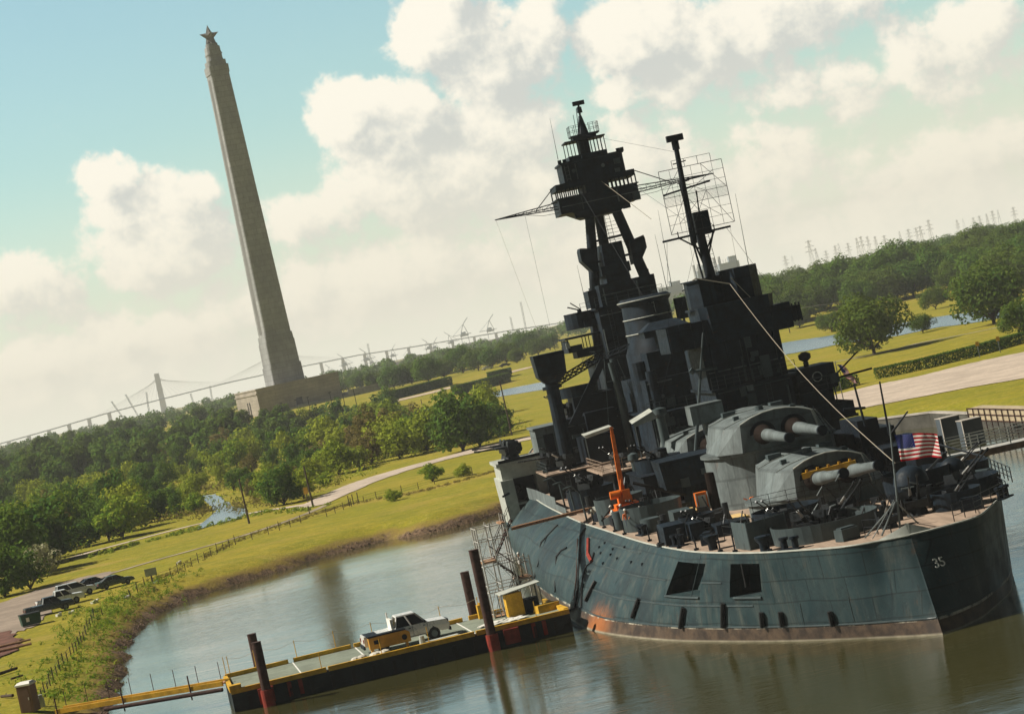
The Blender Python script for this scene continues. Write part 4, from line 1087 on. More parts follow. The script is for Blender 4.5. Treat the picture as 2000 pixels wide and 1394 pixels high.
part('stay_cable', MB().path([(6.5, .3, 9.7)] + [Vector((6.5, .3, 9.7)).lerp(Vector((57, -1.6, 22.1)), k / 10) - Vector((0, 0, 1.1 * math.sin(math.pi * k / 10))) for k in range(1, 10)] + [(57, -1.6, 22.1)], .024, 5), ROPE)
part('stay_cable', MB().bar((56.6, -1.7, 22.6), (57.4, -3.9, 19.4), .03).bar((109, .3, 36.0), (100, -3.2, 30.0), .03).path([(57, 1.3, 23), (57, 1.0, 23.1), (57, -1.6, 22.1)], .05), ROPE)
# bridge wings on the port side of the foremast
bw = MB(); bw.arc((111, 4.4), 1.7, 0, 2 * math.pi, 21.1, 22.6, .08, 18).cyl((111, 4.4, 20.95), (111, 4.4, 21.1), 1.7, 1.7, 18).b2(109, 113, 2.6, 4.4, 20.9, 21.6).cyl((111, 4.4, 22.0), (111, 4.4, 22.9), .3, .2, 8).bar((111, 4.4, 22.8), (110.2, 5.6, 23.3), .07).bar((111, 4.2, 22.8), (110.6, 5.2, 23.7), .06).rail([(109.6, 4.4, 22.6), (109.6, 3.0, 22.6)], .8, .6, .02, 2)
part('gun_tub', bw)
bx = MB(); bx.b2(109, 113, 2.5, 3.4, 22.7, 24.5).b2(108, 114, 3.2, 6.7, 18.7, 18.85).b2(107.8, 114.2, 3.2, 6.8, 20.05, 20.25).b2(108, 108.12, 5.2, 6.7, 18.85, 19.4).b2(108, 114, 6.55, 6.7, 18.85, 19.4)
for x in (108.1, 111, 113.9):
    for y in (4.4, 6.6): bx.bar((x, y, 18.8), (x, y, 20.1), .05)
bx.b2(109, 113, 3.2, 5.8, 18.0, 18.75).b2(108.02, 113.8, 6.5, 6.62, 19.0, 20.0)
part('bridge_wing', bx)
part('wing_lamp', MB().b2(107.9, 108.1, 6.45, 6.85, 19.2, 19.75), PALE)
# boat crane kingpost, booms
kp = MB(); kp.prism([(90.5, 9.2), (93.5, 9.2), (93.5, 11.9), (90.5, 11.9)], 17.3, 19.4, [(90.3, 9.05), (93.7, 9.05), (93.7, 12.05), (90.3, 12.05)]).prism([(91, 10), (93, 10), (93, 11.3), (91, 11.3)], 16.6, 17.3, [(90.5, 9.2), (93.5, 9.2), (93.5, 11.9), (90.5, 11.9)]).cyl((92, 10.7, 8), (92, 10.7, 16.7), .72, .62, 14).cyl((92, 10.7, 16.0), (92, 10.7, 16.3), .95, .95, 14).bar((91, 9.6, 16.5), (91.5, 9.2, 19), .06)
part('crane_kingpost', kp)
cb = MB(); cb.lattice(Q(1092, 752, 91), Q(1178, 700, 91), (0, .1, .65), .09, 8, (.7, 0, .3)).lattice(Q(1178, 700, 91), Q(1290, 655, 84), (0, .1, .35), .05, 8)
cb.extr([Q(1172, 702, 90.5), Q(1184, 704, 90.5), Q(1128, 832, 90.5), Q(1112, 828, 90.5)], (.5, 0, 0))
part('crane_boom', cb, DARK)
kp2 = MB(); kp2.cyl((90.5, 4.7, 6), (90.5, 4.7, 17.6), .45, .3, 12)
for a_, b_ in [((1180, 700), (1190, 840)), ((1192, 702), (1235, 830)), ((1205, 700), (1255, 815))]: kp2.bar(Q(*a_, 90), Q(*b_, 90), .035)
kp2.cyl(Q(1192, 708, 89.8), Q(1212, 775, 89.8), .28, .28, 10)
part('crane_post', kp2, MID, smooth=True)
part('lit_pole', MB().cyl(Q(1373, 650, 56), Q(1358, 895, 56), .07, .16, 8), MID)
part('cross_tree', MB().bar(Q(1350, 726, 56), Q(1400, 718, 56), .14, 6).cyl(Q(1348, 722, 56), Q(1356, 728, 56), .22, .22, 8), MID)
# port casemate with its recessed gun, upper-deck gun platform
cm = MB(); cm.b2(99, 107, 12.0, 16.7, 8.1, 9.7).b2(103, 107, 12.0, 16.4, 3.4, 8.1)
cm.prism([(98.6, 15.6), (98.6, 16.75), (107, 16.75), (107, 15.6)], 3.2, 8.1, [(98.6, 15.7), (98.6, 16.95), (107, 16.95), (107, 15.7)])
cm.prism([(98.8, 11.8), (98.8, 13.4), (107, 13.4), (107, 11.8)], 5.2, 8.1)
cm.prism([(98.4, 12), (98.4, 17.05), (107, 17.05), (107, 12)], 9.5, 9.8).b2(98.8, 103, 13, 16, 5.5, 5.7)
part('casemate', cm, PALE)
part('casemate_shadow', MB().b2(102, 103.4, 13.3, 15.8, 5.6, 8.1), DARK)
g5 = MB(); g5.cyl((101.5, 15.2, 6.9), (97.0, 17.1, 6.75), .16, .11, 10).cyl((102.6, 14.9, 6.9), (101.2, 15.3, 6.9), .45, .3, 12); part('casemate_gun', g5, GUNM, smooth=True)
bwk = MB(); bwk.wall([(98.5, 14.6), (92, 14.3), (84, 14.2), (77, 14.05)], 5.9, 7.0, .06).wall([(77, 14.05), (70, 13.95)], 5.9, 6.4, .06); part('bulwark', bwk, GREY)
ud = MB(); ud.b2(88, 124, -12, 13.4, 8.2, 8.35); part('upper_deck', ud, WOOD)
uw = MB(); uw.wall([(88, 13.4), (88, -12), (124, -12)], 5.6, 8.2, .12).b2(88, 98, 9.0, 12.6, 5.6, 8.2).wall([(98.2, 16.8), (98.2, 12.6)], 9.8, 10.1, .06).b2(92.5, 93, 9, 13.2, 8.3, 8.6); part('upper_deck_wall', uw, DARK)
pb2 = MB(); pb2.b2(99, 105, 10.4, 12.6, 8.3, 12.2).b2(98.7, 105.3, 10.2, 12.8, 12.2, 12.4); part('deck_house', pb2, GREY)
part('house_window', MB().b2(98.93, 99.02, 10.9, 11.9, 9.8, 11.6), DARK)
dk2 = MB(); dk2.b2(76, 88, -9, 9.6, 8.0, 8.15).rail([(76.2, 9.4, 8.15), (76.2, 3.2, 8.15)], 1.0, .9, .025, 3).rail([(76.2, 9.4, 8.15), (88, 9.4, 8.15)], 1.0, 1.2, .025, 3); part('boat_deck', dk2, WOOD)
part('boat_deck_wall', MB().b2(77, 88, 3, 8.6, 5.6, 8.0).b2(77, 88, -8.6, -6.2, 5.6, 8.0), DARK)
# awnings and small houses amidships
part('awning', MB().extr([Q(1234, 828, 72), Q(1274, 803, 73), Q(1284, 816, 73), Q(1243, 833, 72)], (1.5, 0, .25)), PALE)
part('awning', MB().extr([Q(1141, 851, 88), Q(1194, 832, 88), Q(1200, 836, 88), Q(1146, 856, 88)], (2.5, 0, .1)), PALE)
aw = MB()
for (x, y, s_) in [(1240, 832, 72.2), (1276, 820, 73)]: p = Q(x, y, s_); aw.bar((p.x, p.y, 5.6), p, .05)
for (x, y, s_) in [(1143, 856, 88.5), (1195, 838, 88.5)]: p = Q(x, y, s_); aw.bar((p.x, p.y, 8.2), p, .06)
part('awning_post', aw, GREY)
mh = MB(); mh.b2(89, 97, 6.3, 9.2, 8.3, 10.9).b2(94, 99, 5, 8, 8.3, 13.0).b2(70, 72, 4.4, 5.2, 5.6, 9.6).b2(71, 74, 5.2, 6.6, 5.6, 8.0); part('deck_house', mh, DARK)
vt = MB()
for (x, y, s_, r_, z1_) in [(1150, 702, 100, .5, 14), (1280, 770, 76, .42, 12.0), (1238, 900, 76, .3, 8.6)]:
    p = Q(x, y, s_); vt.cyl((p.x, p.y, 5.6), (p.x, p.y, z1_), r_, r_, 12).lathe([(r_, 0), (r_ * 1.7, .25), (r_ * 1.5, .7), (.1, .85)], (p.x, p.y, z1_), 12)
part('ventilator', vt, MID, smooth=True)
# tub on a pillar left of the raised turret, box on a pillar behind its roof
tl = MB(); tl.prism([(50, 7.9), (50, 3.6), (54, 3.2), (55.5, 5.6), (54, 7.8)], 7.6, 9.8, [(49.8, 8.1), (49.8, 3.5), (54.2, 3.0), (55.8, 5.6), (54.2, 8.1)]).cyl((52, 5.4, 5.5), (52, 5.4, 7.6), 1.0, 1.0, 14); part('gun_tub', tl, NAVY)
bxp = MB(); bxp.prism([(52, 4.5), (52, 1.9), (54.4, 1.9), (55, 3), (54.4, 4.5)], 11.9, 13.4).cyl((53.2, 3.0, 5.5), (53.2, 3.0, 11.9), .55, .55, 12); part('director_box', bxp, GREY)

# -- anti-aircraft guns ---------------------------------------------------------
def aa_gun(loc, rz, el_, nb=2, sc=1.):
    a_ = empty('anti_aircraft_gun', loc, rz, parent=SHIP); a_.scale = (sc,) * 3
    b_ = MB(); b_.cyl((0, 0, 0), (0, 0, .45), .75, .6, 14).box((0, 0, .75), (1.3, 1.5, .5)).box((-.1, .85, 1.0), (1.0, .15, 1.1)).box((-.1, -.85, 1.0), (1.0, .15, 1.1)).box((-.7, .4, 1.1), (.4, .4, .5)).box((-.7, -.4, 1.1), (.4, .4, .5)).cyl((-.5, .95, .9), (-.5, 1.1, .9), .3, .3, 10).box((.35, .75, 1.45), (.05, .7, .5), ry=-.2).box((.35, -.75, 1.45), (.05, .7, .5), ry=-.2)
    b_.build('mount', GUNM, a_)
    dv = Vector((math.cos(el_), 0, math.sin(el_)))
    for k in range(nb):
        y = (k - (nb - 1) / 2) * (.42 if nb > 2 else .55)
        p = Vector((.1, y, 1.15))
        g_ = MB(); g_.cyl(p - dv * .7, p + dv * .5, .15, .14, 8).cyl(p + dv * .4, p + dv * 1.4, .05, .05, 6).cyl(p + dv * 1.3, p + dv * 2.7, .055, .045, 8).cyl(p + dv * 2.65, p + dv * 2.9, .075, .09, 8)
        gb = g_.build('gun_barrel', GUNM, a_)
        MB().cyl(p + dv * .5, p + dv * 1.3, .115, .09, 8).build('recoil_spring', SILV if k % 2 == 0 else GUNM, gb)
    return a_
aa = aa_gun((100.5, 15.2, 9.8), R(100), R(4), 4, 1.15)
def aa_copy(loc, rz, sc=1.):
    c = aa.copy(); COL.objects.link(c); c.parent = SHIP
    for ch in aa.children:
        k = ch.copy(); COL.objects.link(k); k.parent = c
        for s_ in ch.children: k2 = s_.copy(); COL.objects.link(k2); k2.parent = k
    c.location = loc; c.rotation_euler = (0, 0, rz); c.scale = (sc,) * 3
aa_copy((106.5, 15.0, 9.8), R(97), 1.15); aa_copy((97, 12.0, 8.35), R(110), 1.0)
ab = aa_gun((72, 11.4, 7.0), R(128), R(35), 2); aa = ab
aa_copy((14.6, 4.4, 5.6), R(150), 1.0); aa_copy((17.5, 1.8, 5.6), R(205), 1.); aa_copy((14.0, -2.2, 5.6), R(170), .95); aa_copy((18.5, -6.5, 5.6), R(215), 1.)
aa_copy((22, -4.4, 5.6), R(235), 1.0); aa_copy((23.5, 4.6, 5.6), R(135), .8); aa_copy((47, 9.8, 5.6), R(120), .8)
for (x, y, r_, s_) in [(1776, 926, 1.15, 17), (1858, 905, .85, 22)]:             # dished shields seen from behind
    p = Q(x, y, s_); part('dished_shield', MB().lathe([(r_, 0), (r_ * .92, r_ * .4), (r_ * .7, r_ * .72), (r_ * .4, r_ * .92), (.05, r_)], (p.x, p.y, p.z - r_ * .5), 24), NAVY, smooth=True)
    part('gun_pedestal', MB().cyl((p.x, p.y, 5.6), (p.x, p.y, p.z - r_ * .4), .5, .4, 12), DARK)
mb = MB()
for (a_, b_, s_) in [((1828, 945), (1877, 925), 20), ((1835, 950), (1880, 930), 20), ((1776, 942), (1794, 945), 14), ((1640, 925), (1632, 940), 18), ((1596, 968), (1606, 950), 17), ((1585, 1005), (1598, 983), 15), ((1620, 990), (1632, 985), 16), ((1652, 990), (1680, 995), 15), ((1760, 955), (1785, 950), 14)]:
    mb.cyl(Q(*a_, s_), Q(*b_, s_), .06, .05, 7)
part('spare_barrel', mb, GREY)

# -- quarterdeck fittings ---------------------------------------------------------
def tub(name, c_, r_, z0_, z1_, a0=0., a1=360., m_=MID, flare=.08, ell=1.):
    t_ = MB(); n_ = 26; A0, A1 = R(a0), R(a1)
    for i in range(n_):
        t0, t1 = A0 + (A1 - A0) * i / n_, A0 + (A1 - A0) * (i + 1) / n_
        def P_(t, rr, z): return (c_[0] + rr * math.cos(t), c_[1] + rr * ell * math.sin(t), z)
        ro, ri = r_, r_ - .07
        t_.add([P_(t0, ro, z0_), P_(t1, ro, z0_), P_(t1, ro + flare, z1_), P_(t0, ro + flare, z1_), P_(t0, ri, z0_), P_(t1, ri, z0_), P_(t1, ri + flare, z1_), P_(t0, ri + flare, z1_)],
               [(0, 1, 2, 3), (5, 4, 7, 6), (3, 2, 6, 7), (0, 4, 5, 1)])
    return part(name, t_, m_)
tub('gun_tub', (14.4, 3.6), 3.3, 5.6, 6.7, 60, 330)
tub('gun_tub', (18.0, -6.2), 2.5, 5.6, 6.8, 0, 360, NAVY)
tub('gun_tub', (23.0, 4.2), 2.2, 6.0, 7.0, 0, 360, NAVY)
tub('gun_tub', (22.2, -4.6), 2.2, 6.4, 7.6, 0, 360, NAVY)
tub('gun_tub', (45.5, 10.0), 2.3, 5.6, 7.4)
tub('gun_tub', (56.0, 11.0), 1.9, 5.6, 7.6)
tub('gun_tub', (72, 11.4), 2.0, 6.0, 7.6, 0, 360, NAVY)
part('tub_platform', MB().cyl((22.2, -4.6, 5.6), (22.2, -4.6, 6.4), 2.0, 2.2, 18).cyl((23, 4.2, 5.6), (23, 4.2, 6.0), 2.1, 2.2, 18).cyl((72, 11.4, 5.6), (72, 11.4, 6.0), 2, 2, 18), DARK)
wls = MB(); wls.wall([(15.4, 8.3), (15.8, 7.0), (16.4, 5.6)], 5.6, 7.3, .08).wall([(15.4, 8.3), (18.2, 8.7)], 5.6, 7.3, .08)
for (x, y) in [(15.35, 8.3), (15.75, 7.0), (16.35, 5.6)]: wls.bar((x, y, 5.6), (x, y, 7.4), .05)
part('splinter_shield', wls, MID)
lk = MB(); lk.b2(29, 32, 10.1, 11.6, 5.6, 6.9).b2(28.2, 30, 8.9, 9.9, 5.6, 6.8).b2(27, 29.5, 6.0, 8.3, 5.6, 6.4); part('deck_locker', lk, NAVY)
lk = MB(); lk.cyl((48.5, 12.1, 5.6), (48.5, 12.1, 7.0), .55, .55, 14).cyl((41.5, 10.7, 5.6), (41.5, 10.7, 6.6), .8, .8, 16).b2(37, 39.5, 8.2, 9.6, 5.6, 7.0); part('deck_locker', lk, MID, smooth=True)
def bollards(x, y, a_):
    b_ = MB(); d_ = Vector((math.cos(a_), math.sin(a_), 0)) * .42
    for s_ in (-1, 1):
        p = Vector((x, y, 5.58)) + d_ * s_; b_.cyl(p, p + Vector((0, 0, .62)), .2, .2, 12).cyl(p + Vector((0, 0, .62)), p + Vector((0, 0, .78)), .3, .3, 12)
    b_.box((x, y, 5.62), (1.6, .7, .1), a_); return part('bollard_pair', b_, DARK, smooth=True)
bollards(11.2, 6.6, R(40)); bollards(40.5, 11.6, R(10)); bollards(12.5, -7.3, R(-40)); bollards(27.5, 11.0, R(20))
fl_ = MB()
for (x, y) in [(13.2, 7.8), (20.5, 9.8)]: fl_.lathe([(.3, 0), (.3, .5), (.5, .75), (.52, .95), (.3, .98)], (x, y, 5.6), 14)
part('mushroom_vent', fl_, NAVY, smooth=True)
for k, (x, y, h_) in enumerate([(35, 11.9, 1.05), (31.5, 11.7, 1.05), (26, 11.2, 1.1), (22.5, 10.6, 1.0), (18.5, 9.7, 1.0), (16.5, 9.1, 1.0), (12.8, 7.6, 1.0), (44, 12.5, 1.05), (48, 12.7, 1.0), (53, 12.9, 1.0), (58, 13.1, 1.0)]):
    part('rail_stanchion', MB().bar((x, y, 5.6), (x, y, 5.6 + h_), .055, 6).box((x, y, 5.66), (.3, .3, .12)), DARK)
rl = MB(); rl.rail([(24, 8.4, 5.6), (20.5, 7.9, 5.6), (18.4, 6.2, 5.6), (19.5, 2, 5.6)], 1.5, 1.6, .025, 3).rail([(20, -8.8, 5.6), (12.5, -7.6, 5.6), (8, -4.2, 5.6), (6.4, -2.4, 5.6)], 1.0, 1.5, .025, 3).rail([(33, -12.0, 5.6), (20, -10.2, 5.6)], 1.0, 1.6, .03, 3).rail([(10, 2.2, 5.6), (7.4, 1.2, 5.6)], .9, 1.2, .03, 2)
rl.rail([(30, 8.6, 5.6), (37, 9.0, 5.6)], 1.2, 1.7, .025, 3).rail([(28.4, 5.4, 6.6), (28.4, -4.5, 6.6)], 1.0, 1.2, .02, 3); part('guard_rail', rl, GUNM)
sbk = MB()
for side, us in ((1, [u for u in US if .0 <= u <= 2.2]), (-1, [u for u in US if .0 <= u <= 1.2])):
    pts = [hp(u, 5.6, side) for u in us]
    for i, (a_, b_) in enumerate(zip(pts, pts[1:])):
        k0, k1 = [max(0, 1 - us[j] / us[-1]) ** .7 for j in (i, i + 1)]
        sbk.add([a_, b_, b_ + Vector((.25 * k1, -.1 * side, .75 * k1)), a_ + Vector((.25 * k0, -.1 * side, .75 * k0))], [(0, 1, 2, 3)])
part('stern_bulwark', sbk, PALE)
fs_ = MB(); top = Q(1740, 838, 6.5); bs_ = Q(1755, 1000, 6.5)
fs_.cyl((6.5, top.y + .75, 5.6), (6.5, top.y, top.z + .4), .07, .05, 8).bar((6.5, .75, 7.5), Q(1722, 1046, 6.6), .06, 6).bar((6.5, .75, 7.5), (9.5, -1.0, 5.6), .05, 6).bar((6.5, .75, 7.5), (8.4, 2.6, 5.6), .05, 6)
fs_.bar((6.45, .85, 7.6), Q(1704, 1052, 6.6), .03, 5); part('flagstaff', fs_, GREY)
for (a_, b_, s_, r_) in [((1690, 832), (1668, 750), 40, .10), ((1737, 850), (1718, 745), 40, .09), ((1738, 850), (1773, 803), 38, .09), ((1647, 800), (1690, 796), 44, .14)]:
    part('mooring_spar', MB().cyl(Q(*a_, s_), Q(*b_, s_), r_, r_ * .7, 8), DARK)
sd_ = MB(); sd_.b2(40, 50, -11.5, -7.0, 5.5, 7.9).b2(44, 50, -8.0, -6.4, 7.9, 10.0).b2(46, 54, -9.6, -5.8, 5.5, 9.0).b2(36, 39, -10.5, -8.2, 5.5, 7.0); part('deck_house', sd_, DARK)
sc_ = MB()
rr = random.Random(3)
for i in range(85):                                         # hose reels, boxes, gear strewn round the quarterdeck
    x = rr.uniform(12, 30); y = rr.uniform(-8.5, 8.5) * min(1, (x + 2) / 24)
    if math.hypot(x - 34, y) < 5.6: continue
    k = rr.random(); sz = rr.uniform(.25, .7)
    if k < .4: sc_.box((x, y, 5.6 + sz / 2), (sz * rr.uniform(.8, 2), sz, sz), rr.uniform(0, 3))
    elif k < .7: sc_.cyl((x, y, 5.6), (x, y, 5.6 + sz * 2), sz * .4, sz * .4, 9)
    else: sc_.cyl((x, y, 5.9), (x + rr.uniform(-.8, .8), y + rr.uniform(-.8, .8), 6.2 + sz * 1.5), .06, .05, 6)
part('deck_gear', sc_, GUNM); sc_ = MB()
for i in range(80):
    x = rr.uniform(28, 74); y = rr.uniform(5.5, 12.2)
    if math.hypot(x - 46.4, y) < 5.8 or (43 < x < 56 and y > 10.3): continue
    k = rr.random(); sz = rr.uniform(.25, .75)
    if k < .45: sc_.box((x, y, 5.6 + sz / 2), (sz * rr.uniform(.8, 2.4), sz, sz * rr.uniform(.7, 1.6)), rr.uniform(0, 3))
    elif k < .75: sc_.cyl((x, y, 5.6), (x, y, 5.6 + sz * 2.2), sz * .35, sz * .35, 9)
    else: sc_.cyl((x, y, 5.8), (x + rr.uniform(-1.2, 1.2), y + rr.uniform(-.8, .8), 6.2 + sz * 2), .07, .06, 6)
part('deck_gear', sc_, GUNM)
part('yellow_beacon', MB().lathe([(.12, 0), (.28, .12), (.3, .35), (.12, .5)], tuple(Q(1471, 983, 40)), 12).bar(Q(1471, 980, 40), Q(1452, 973, 40), .05), ORANGE)
part('plywood_panel', MB().b2(27.2, 27.3, 2.1, 3.4, 5.65, 6.5), PLY)
wd = MB()
for (x, y, s_) in [(1500, 985, 25)]: pass
part('barbette_walk', MB().prism([(36, 6.6), (39, 6.4), (39, 4.6), (36, 4.4)], 5.62, 5.75).b2(26.5, 29, 5.0, 7.0, 5.62, 5.7), PLY)
mb = MB(); mb.cyl((37.8, -10.4, 5.6), (37.8, -10.4, 7.8), .1, .1, 8).bar((37.8, -10.4, 7.6), (30, -11.6, 6.6), .08)
part('davit', mb, DARK)

# pipes, lockers, portholes, rails and ladders on the faces of the towers
rr = random.Random(17)
def face_detail(x, y0, y1, z0_, z1_, n_, host_mat=MID):
    for i in range(n_):
        y = rr.uniform(y0, y1); z = rr.uniform(z0_, z1_); k = rr.random(); d_ = MB()
        if k < .28: h_ = rr.uniform(1, (z1_ - z0_) * .8); d_.cyl((x - .08, y, z0_), (x - .08, y, min(z1_, z0_ + h_ + .5)), rr.uniform(.04, .10), None, 7)
        elif k < .55: d_.box((x - .12, y, z), (.3, rr.uniform(.3, .9), rr.uniform(.3, .9)))
        elif k < .75: d_.cyl((x - .05, y, z), (x + .02, y, z), .2, .2, 12)
        elif k < .9: d_.ladder((x - .08, y, z0_), (x - .08, y, z1_), (0, .4, 0), .025)
        else: d_.bar((x - .1, y0, z), (x - .1, y1, z), .05)
        part('face_detail', d_, host_mat if rr.random() < .6 else (GREY if rr.random() < .5 else NAVY))
for args in [(55.5, -4.8, 1.0, 5.8, 10.0, 10), (56, -4.5, 1.4, 10.5, 13.8, 10), (56.5, -4.4, 1.7, 14.2, 17.6, 8), (57, -7.8, -5.4, 5.8, 9.4, 6), (57.5, -8.4, -5.6, 10.0, 13.9, 5), (78, -6, 3.4, 5.8, 8.4, 6), (79, 1.5, 3.8, 8.8, 12, 8), (80, 1.2, 3.5, 12.4, 15.0, 6),
             (106.5, -3.1, 2.3, 22.7, 24.6, 4), (106, -3.4, 3.0, 17.6, 22.2, 10), (105, -4.4, 3.9, 12.4, 17.2, 10), (107.6, -3.6, 4.3, 32.7, 34.0, 6), (108, -2.8, 3.2, 35.8, 37.4, 6), (88, 9.2, 12.5, 5.8, 8.0, 5), (77, 3.2, 8.4, 5.8, 7.9, 7), (50, 3.7, 7.8, 7.8, 9.6, 3), (40, -11.3, -7.2, 5.7, 7.7, 6)]: face_detail(*args)
tr_ = MB()
for (x, y0, y1, z) in [(55.3, -5.3, 1.3, 10.4), (55.7, -5.1, 1.8, 14.1), (77.6, -6.7, 4.3, 12.25), (105.7, -3.7, 3.3, 22.6), (104.7, -4.9, 4.5, 17.4), (56.7, -6.4, -8.8, 12.3)]: tr_.rail([(x, y0, z), (x, y1, z)], 1.0, 1.2, .022, 3)
tr_.rail([(88.2, 13.2, 8.35), (98, 13.2, 8.35)], 1.0, 1.4, .025, 3).rail([(104.7, 4.5, 17.4), (117, 4.5, 17.4)], 1.0, 1.3, .02, 3)
part('guard_rail', tr_, MID)
for (i0, i1, j0, j1) in HOLES:
    lp = MB().path([hp(US[i], 2.82) + Vector((-.03, .05, 0)) for i in range(i0, i1 + 1, 2)], .08, 6)
    part('recess_sill', lp, MID)  # lighter strip paints the sunlit lower edge of the recess
dv_ = MB()
for s_ in (62, 70, 78): dv_.path([(s_, 13.2, 5.6), (s_, 13.3, 8.0), (s_, 13.9, 8.7), (s_, 14.6, 8.6)], .08, 7)
part('ventilator', dv_, MID)
wr_ = MB()                                                     # rigging
for a_, b_ in [((109, 2.2, 35.5), (88, 1, 22.8)), ((109, -2.2, 35.5), (60, -.5, 27.0)), ((109, .2, 40.1), (58.6, .1, 33.4)), ((109, -8, 33.6), (98, -6, 17)), ((109, 8, 33.6), (98, 9, 13)), ((58.6, 2.4, 26.5), (57, 4, 19.7)), ((58.6, -2.6, 26.6), (57, -5.4, 19.7)), ((59, -.5, 27), (75, 4, 12))]: wr_.bar(a_, b_, .014, 3)
part('rigging_wire', wr_, DARK)

dkh = MB(); dkh.b2(95, 102, 4.6, 10.0, 8.3, 12.6).b2(96, 101, 4.6, 8.6, 12.6, 14.6).b2(94.8, 102.2, 4.4, 10.2, 12.6, 12.75); part('deck_house', dkh, DARK)
dkh = MB(); dkh.b2(60, 69, 4.2, 8.2, 5.55, 8.2).b2(59.8, 69.2, 4.0, 8.4, 8.2, 8.3); part('deck_house', dkh, DARK)
tub('gun_tub', (64, 6.2), 1.9, 8.3, 9.4, 0, 360, NAVY); tub('gun_tub', (98.5, 7.6), 1.9, 14.6, 15.6, 0, 360, NAVY)
aa_copy((64, 6.2, 8.3), R(120), .9); aa_copy((98.5, 9.0, 12.75), R(115), .9); aa_copy((90.5, 11.2, 8.35), R(115), .9); aa_copy((30, 8.6, 5.6), R(130), .75); aa_copy((10.5, 0.5, 5.6), R(185), .7); aa_copy((27, -8.5, 5.6), R(225), .9); aa_copy((79, 7.5, 8.15), R(130), .8)
for a0 in ((61, 9.2), (66, 10.2), (33, 8.6)): tub('gun_tub', a0, 1.2, 5.6, 6.9, 0, 360, NAVY)
face_detail(95, 4.8, 9.8, 8.6, 12.3, 6); face_detail(60, 4.4, 8.0, 5.8, 8.0, 5)

tub('gun_tub', (13.2, -4.6), 1.5, 5.6, 6.7, 0, 360, NAVY); tub('gun_tub', (27.5, -9.4), 1.5, 5.6, 6.8, 0, 360, NAVY); aa_copy((13.2, -4.6, 5.6), R(200), .75)
for i, (x, y) in enumerate([(16.5, -8.0), (20.5, -8.9), (24.5, -9.6), (10.2, -4.6), (31, -10.2), (9.4, 3.4), (20.2, 7.6), (24.6, 9.4)]):
    part('deck_locker', MB().box((x, y, 5.95), (1.3, .8, .7), .4 * i).box((x, y, 6.34), (1.1, .5, .12), .4 * i), (DARK, NAVY, MID)[i % 3])
# ------------------------------------------------------------------ the memorial tower
STONE = mat('limestone', (.315, .325, .325), .9, var=.22, vscale=.10, fine=.3, stretch=(1, 1, .4), course=(5, 2.6))
STONE_SHADE = mat('shaded_limestone', (.17, .17, .165), .9, var=.15, vscale=.08, fine=.2)  # darker stone carries the shade of the flutes and the unlit star
MON = empty('memorial_tower', (-109.5, 1136, 8.5), R(21), 'very tall pale stone memorial tower with a star on top, above the wood', 'tower')
def sq(h): return [(-h, -h), (h, -h), (h, h), (-h, h)]
def cham(h, c): return [(-h + c, -h), (h - c, -h), (h, -h + c), (h, h - c), (h - c, h), (-h + c, h), (-h, h - c), (-h, -h + c)]
m_ = MB()
m_.prism(cham(6.55, .5), 32, 165, cham(4.55, .4))
for z0_, z1_, h_ in [(13, 22, 7.9), (22, 33.5, 7.35), (33.5, 37, 7.0)]: m_.prism(cham(h_, .4), z0_, z1_, cham(h_ - .15, .4))
m_.prism(cham(4.9, .5), 165, 169, cham(4.95, .5)).prism(cham(4.3, .6), 169, 171.5).prism(cham(3.5, .8), 171.5, 178.5, cham(3.2, .8)).prism(cham(3.6, .6), 174.5, 175.1).prism(cham(2.6, .8), 178.5, 180)
m_.build('shaft', STONE, MON)
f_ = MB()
for k in (1, 3):                                              # flat dark strips paint the shade of tall flutes on the side faces
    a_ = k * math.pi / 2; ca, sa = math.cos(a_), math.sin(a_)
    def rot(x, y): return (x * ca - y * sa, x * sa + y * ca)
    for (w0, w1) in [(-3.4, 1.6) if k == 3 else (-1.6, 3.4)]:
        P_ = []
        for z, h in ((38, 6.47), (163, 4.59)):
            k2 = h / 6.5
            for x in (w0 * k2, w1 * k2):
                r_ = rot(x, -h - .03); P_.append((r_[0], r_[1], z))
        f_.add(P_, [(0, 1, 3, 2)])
f_.build('flute_shade', STONE_SHADE, MON)
st_ = MB(); pts = []
for k in range(10):
    r_ = 5.8 if k % 2 == 0 else 2.4; t_ = math.pi / 2 + k * math.pi / 5; pts.append((r_ * math.cos(t_), r_ * math.sin(t_)))
for sgn in (1, -1):                                            # two crossed five-pointed stars with ridges
    v_ = [(x * .86, 0, 183.6 + z) for x, z in pts] + [(0, 2.2, 183.6), (0, -2.2, 183.6)]
    fs2 = [(i, (i + 1) % 10, 10) for i in range(10)] + [((i + 1) % 10, i, 11) for i in range(10)]
    if sgn < 0: v_ = [(y, x, z) for x, y, z in v_]
    st_.add(v_, fs2)
st_.build('star', STONE_SHADE, MON)
b_ = MB(); b_.prism(sq(20.5), -3, 12.6).wall(sq(20.4), 12.6, 13.3, .8, True).prism(sq(20.9), 10.6, 11.2)
b_.build('museum_base', mat('warm_limestone', (.36, .32, .265), .9, var=.2, vscale=.1, fine=.25, course=(4, 1.6)), MON)
w_ = MB()
for x in (3.5, 7.5, 11.5):
    pass
for y in (-4, 0): w_.b2(-20.62, -20.4, y - .9, y + .9, 0, 7.5)
w_.b2(-2.2, .8, -20.62, -20.4, -1, 5.2)
w_.build('doorway', mat('dark_opening', (.03, .028, .025), .9), MON)
TER = empty('terrace', (-109.5, 1136, 8.5), R(16), 'long low stone terrace with steps and walls in front of the tower base', 'terrace')
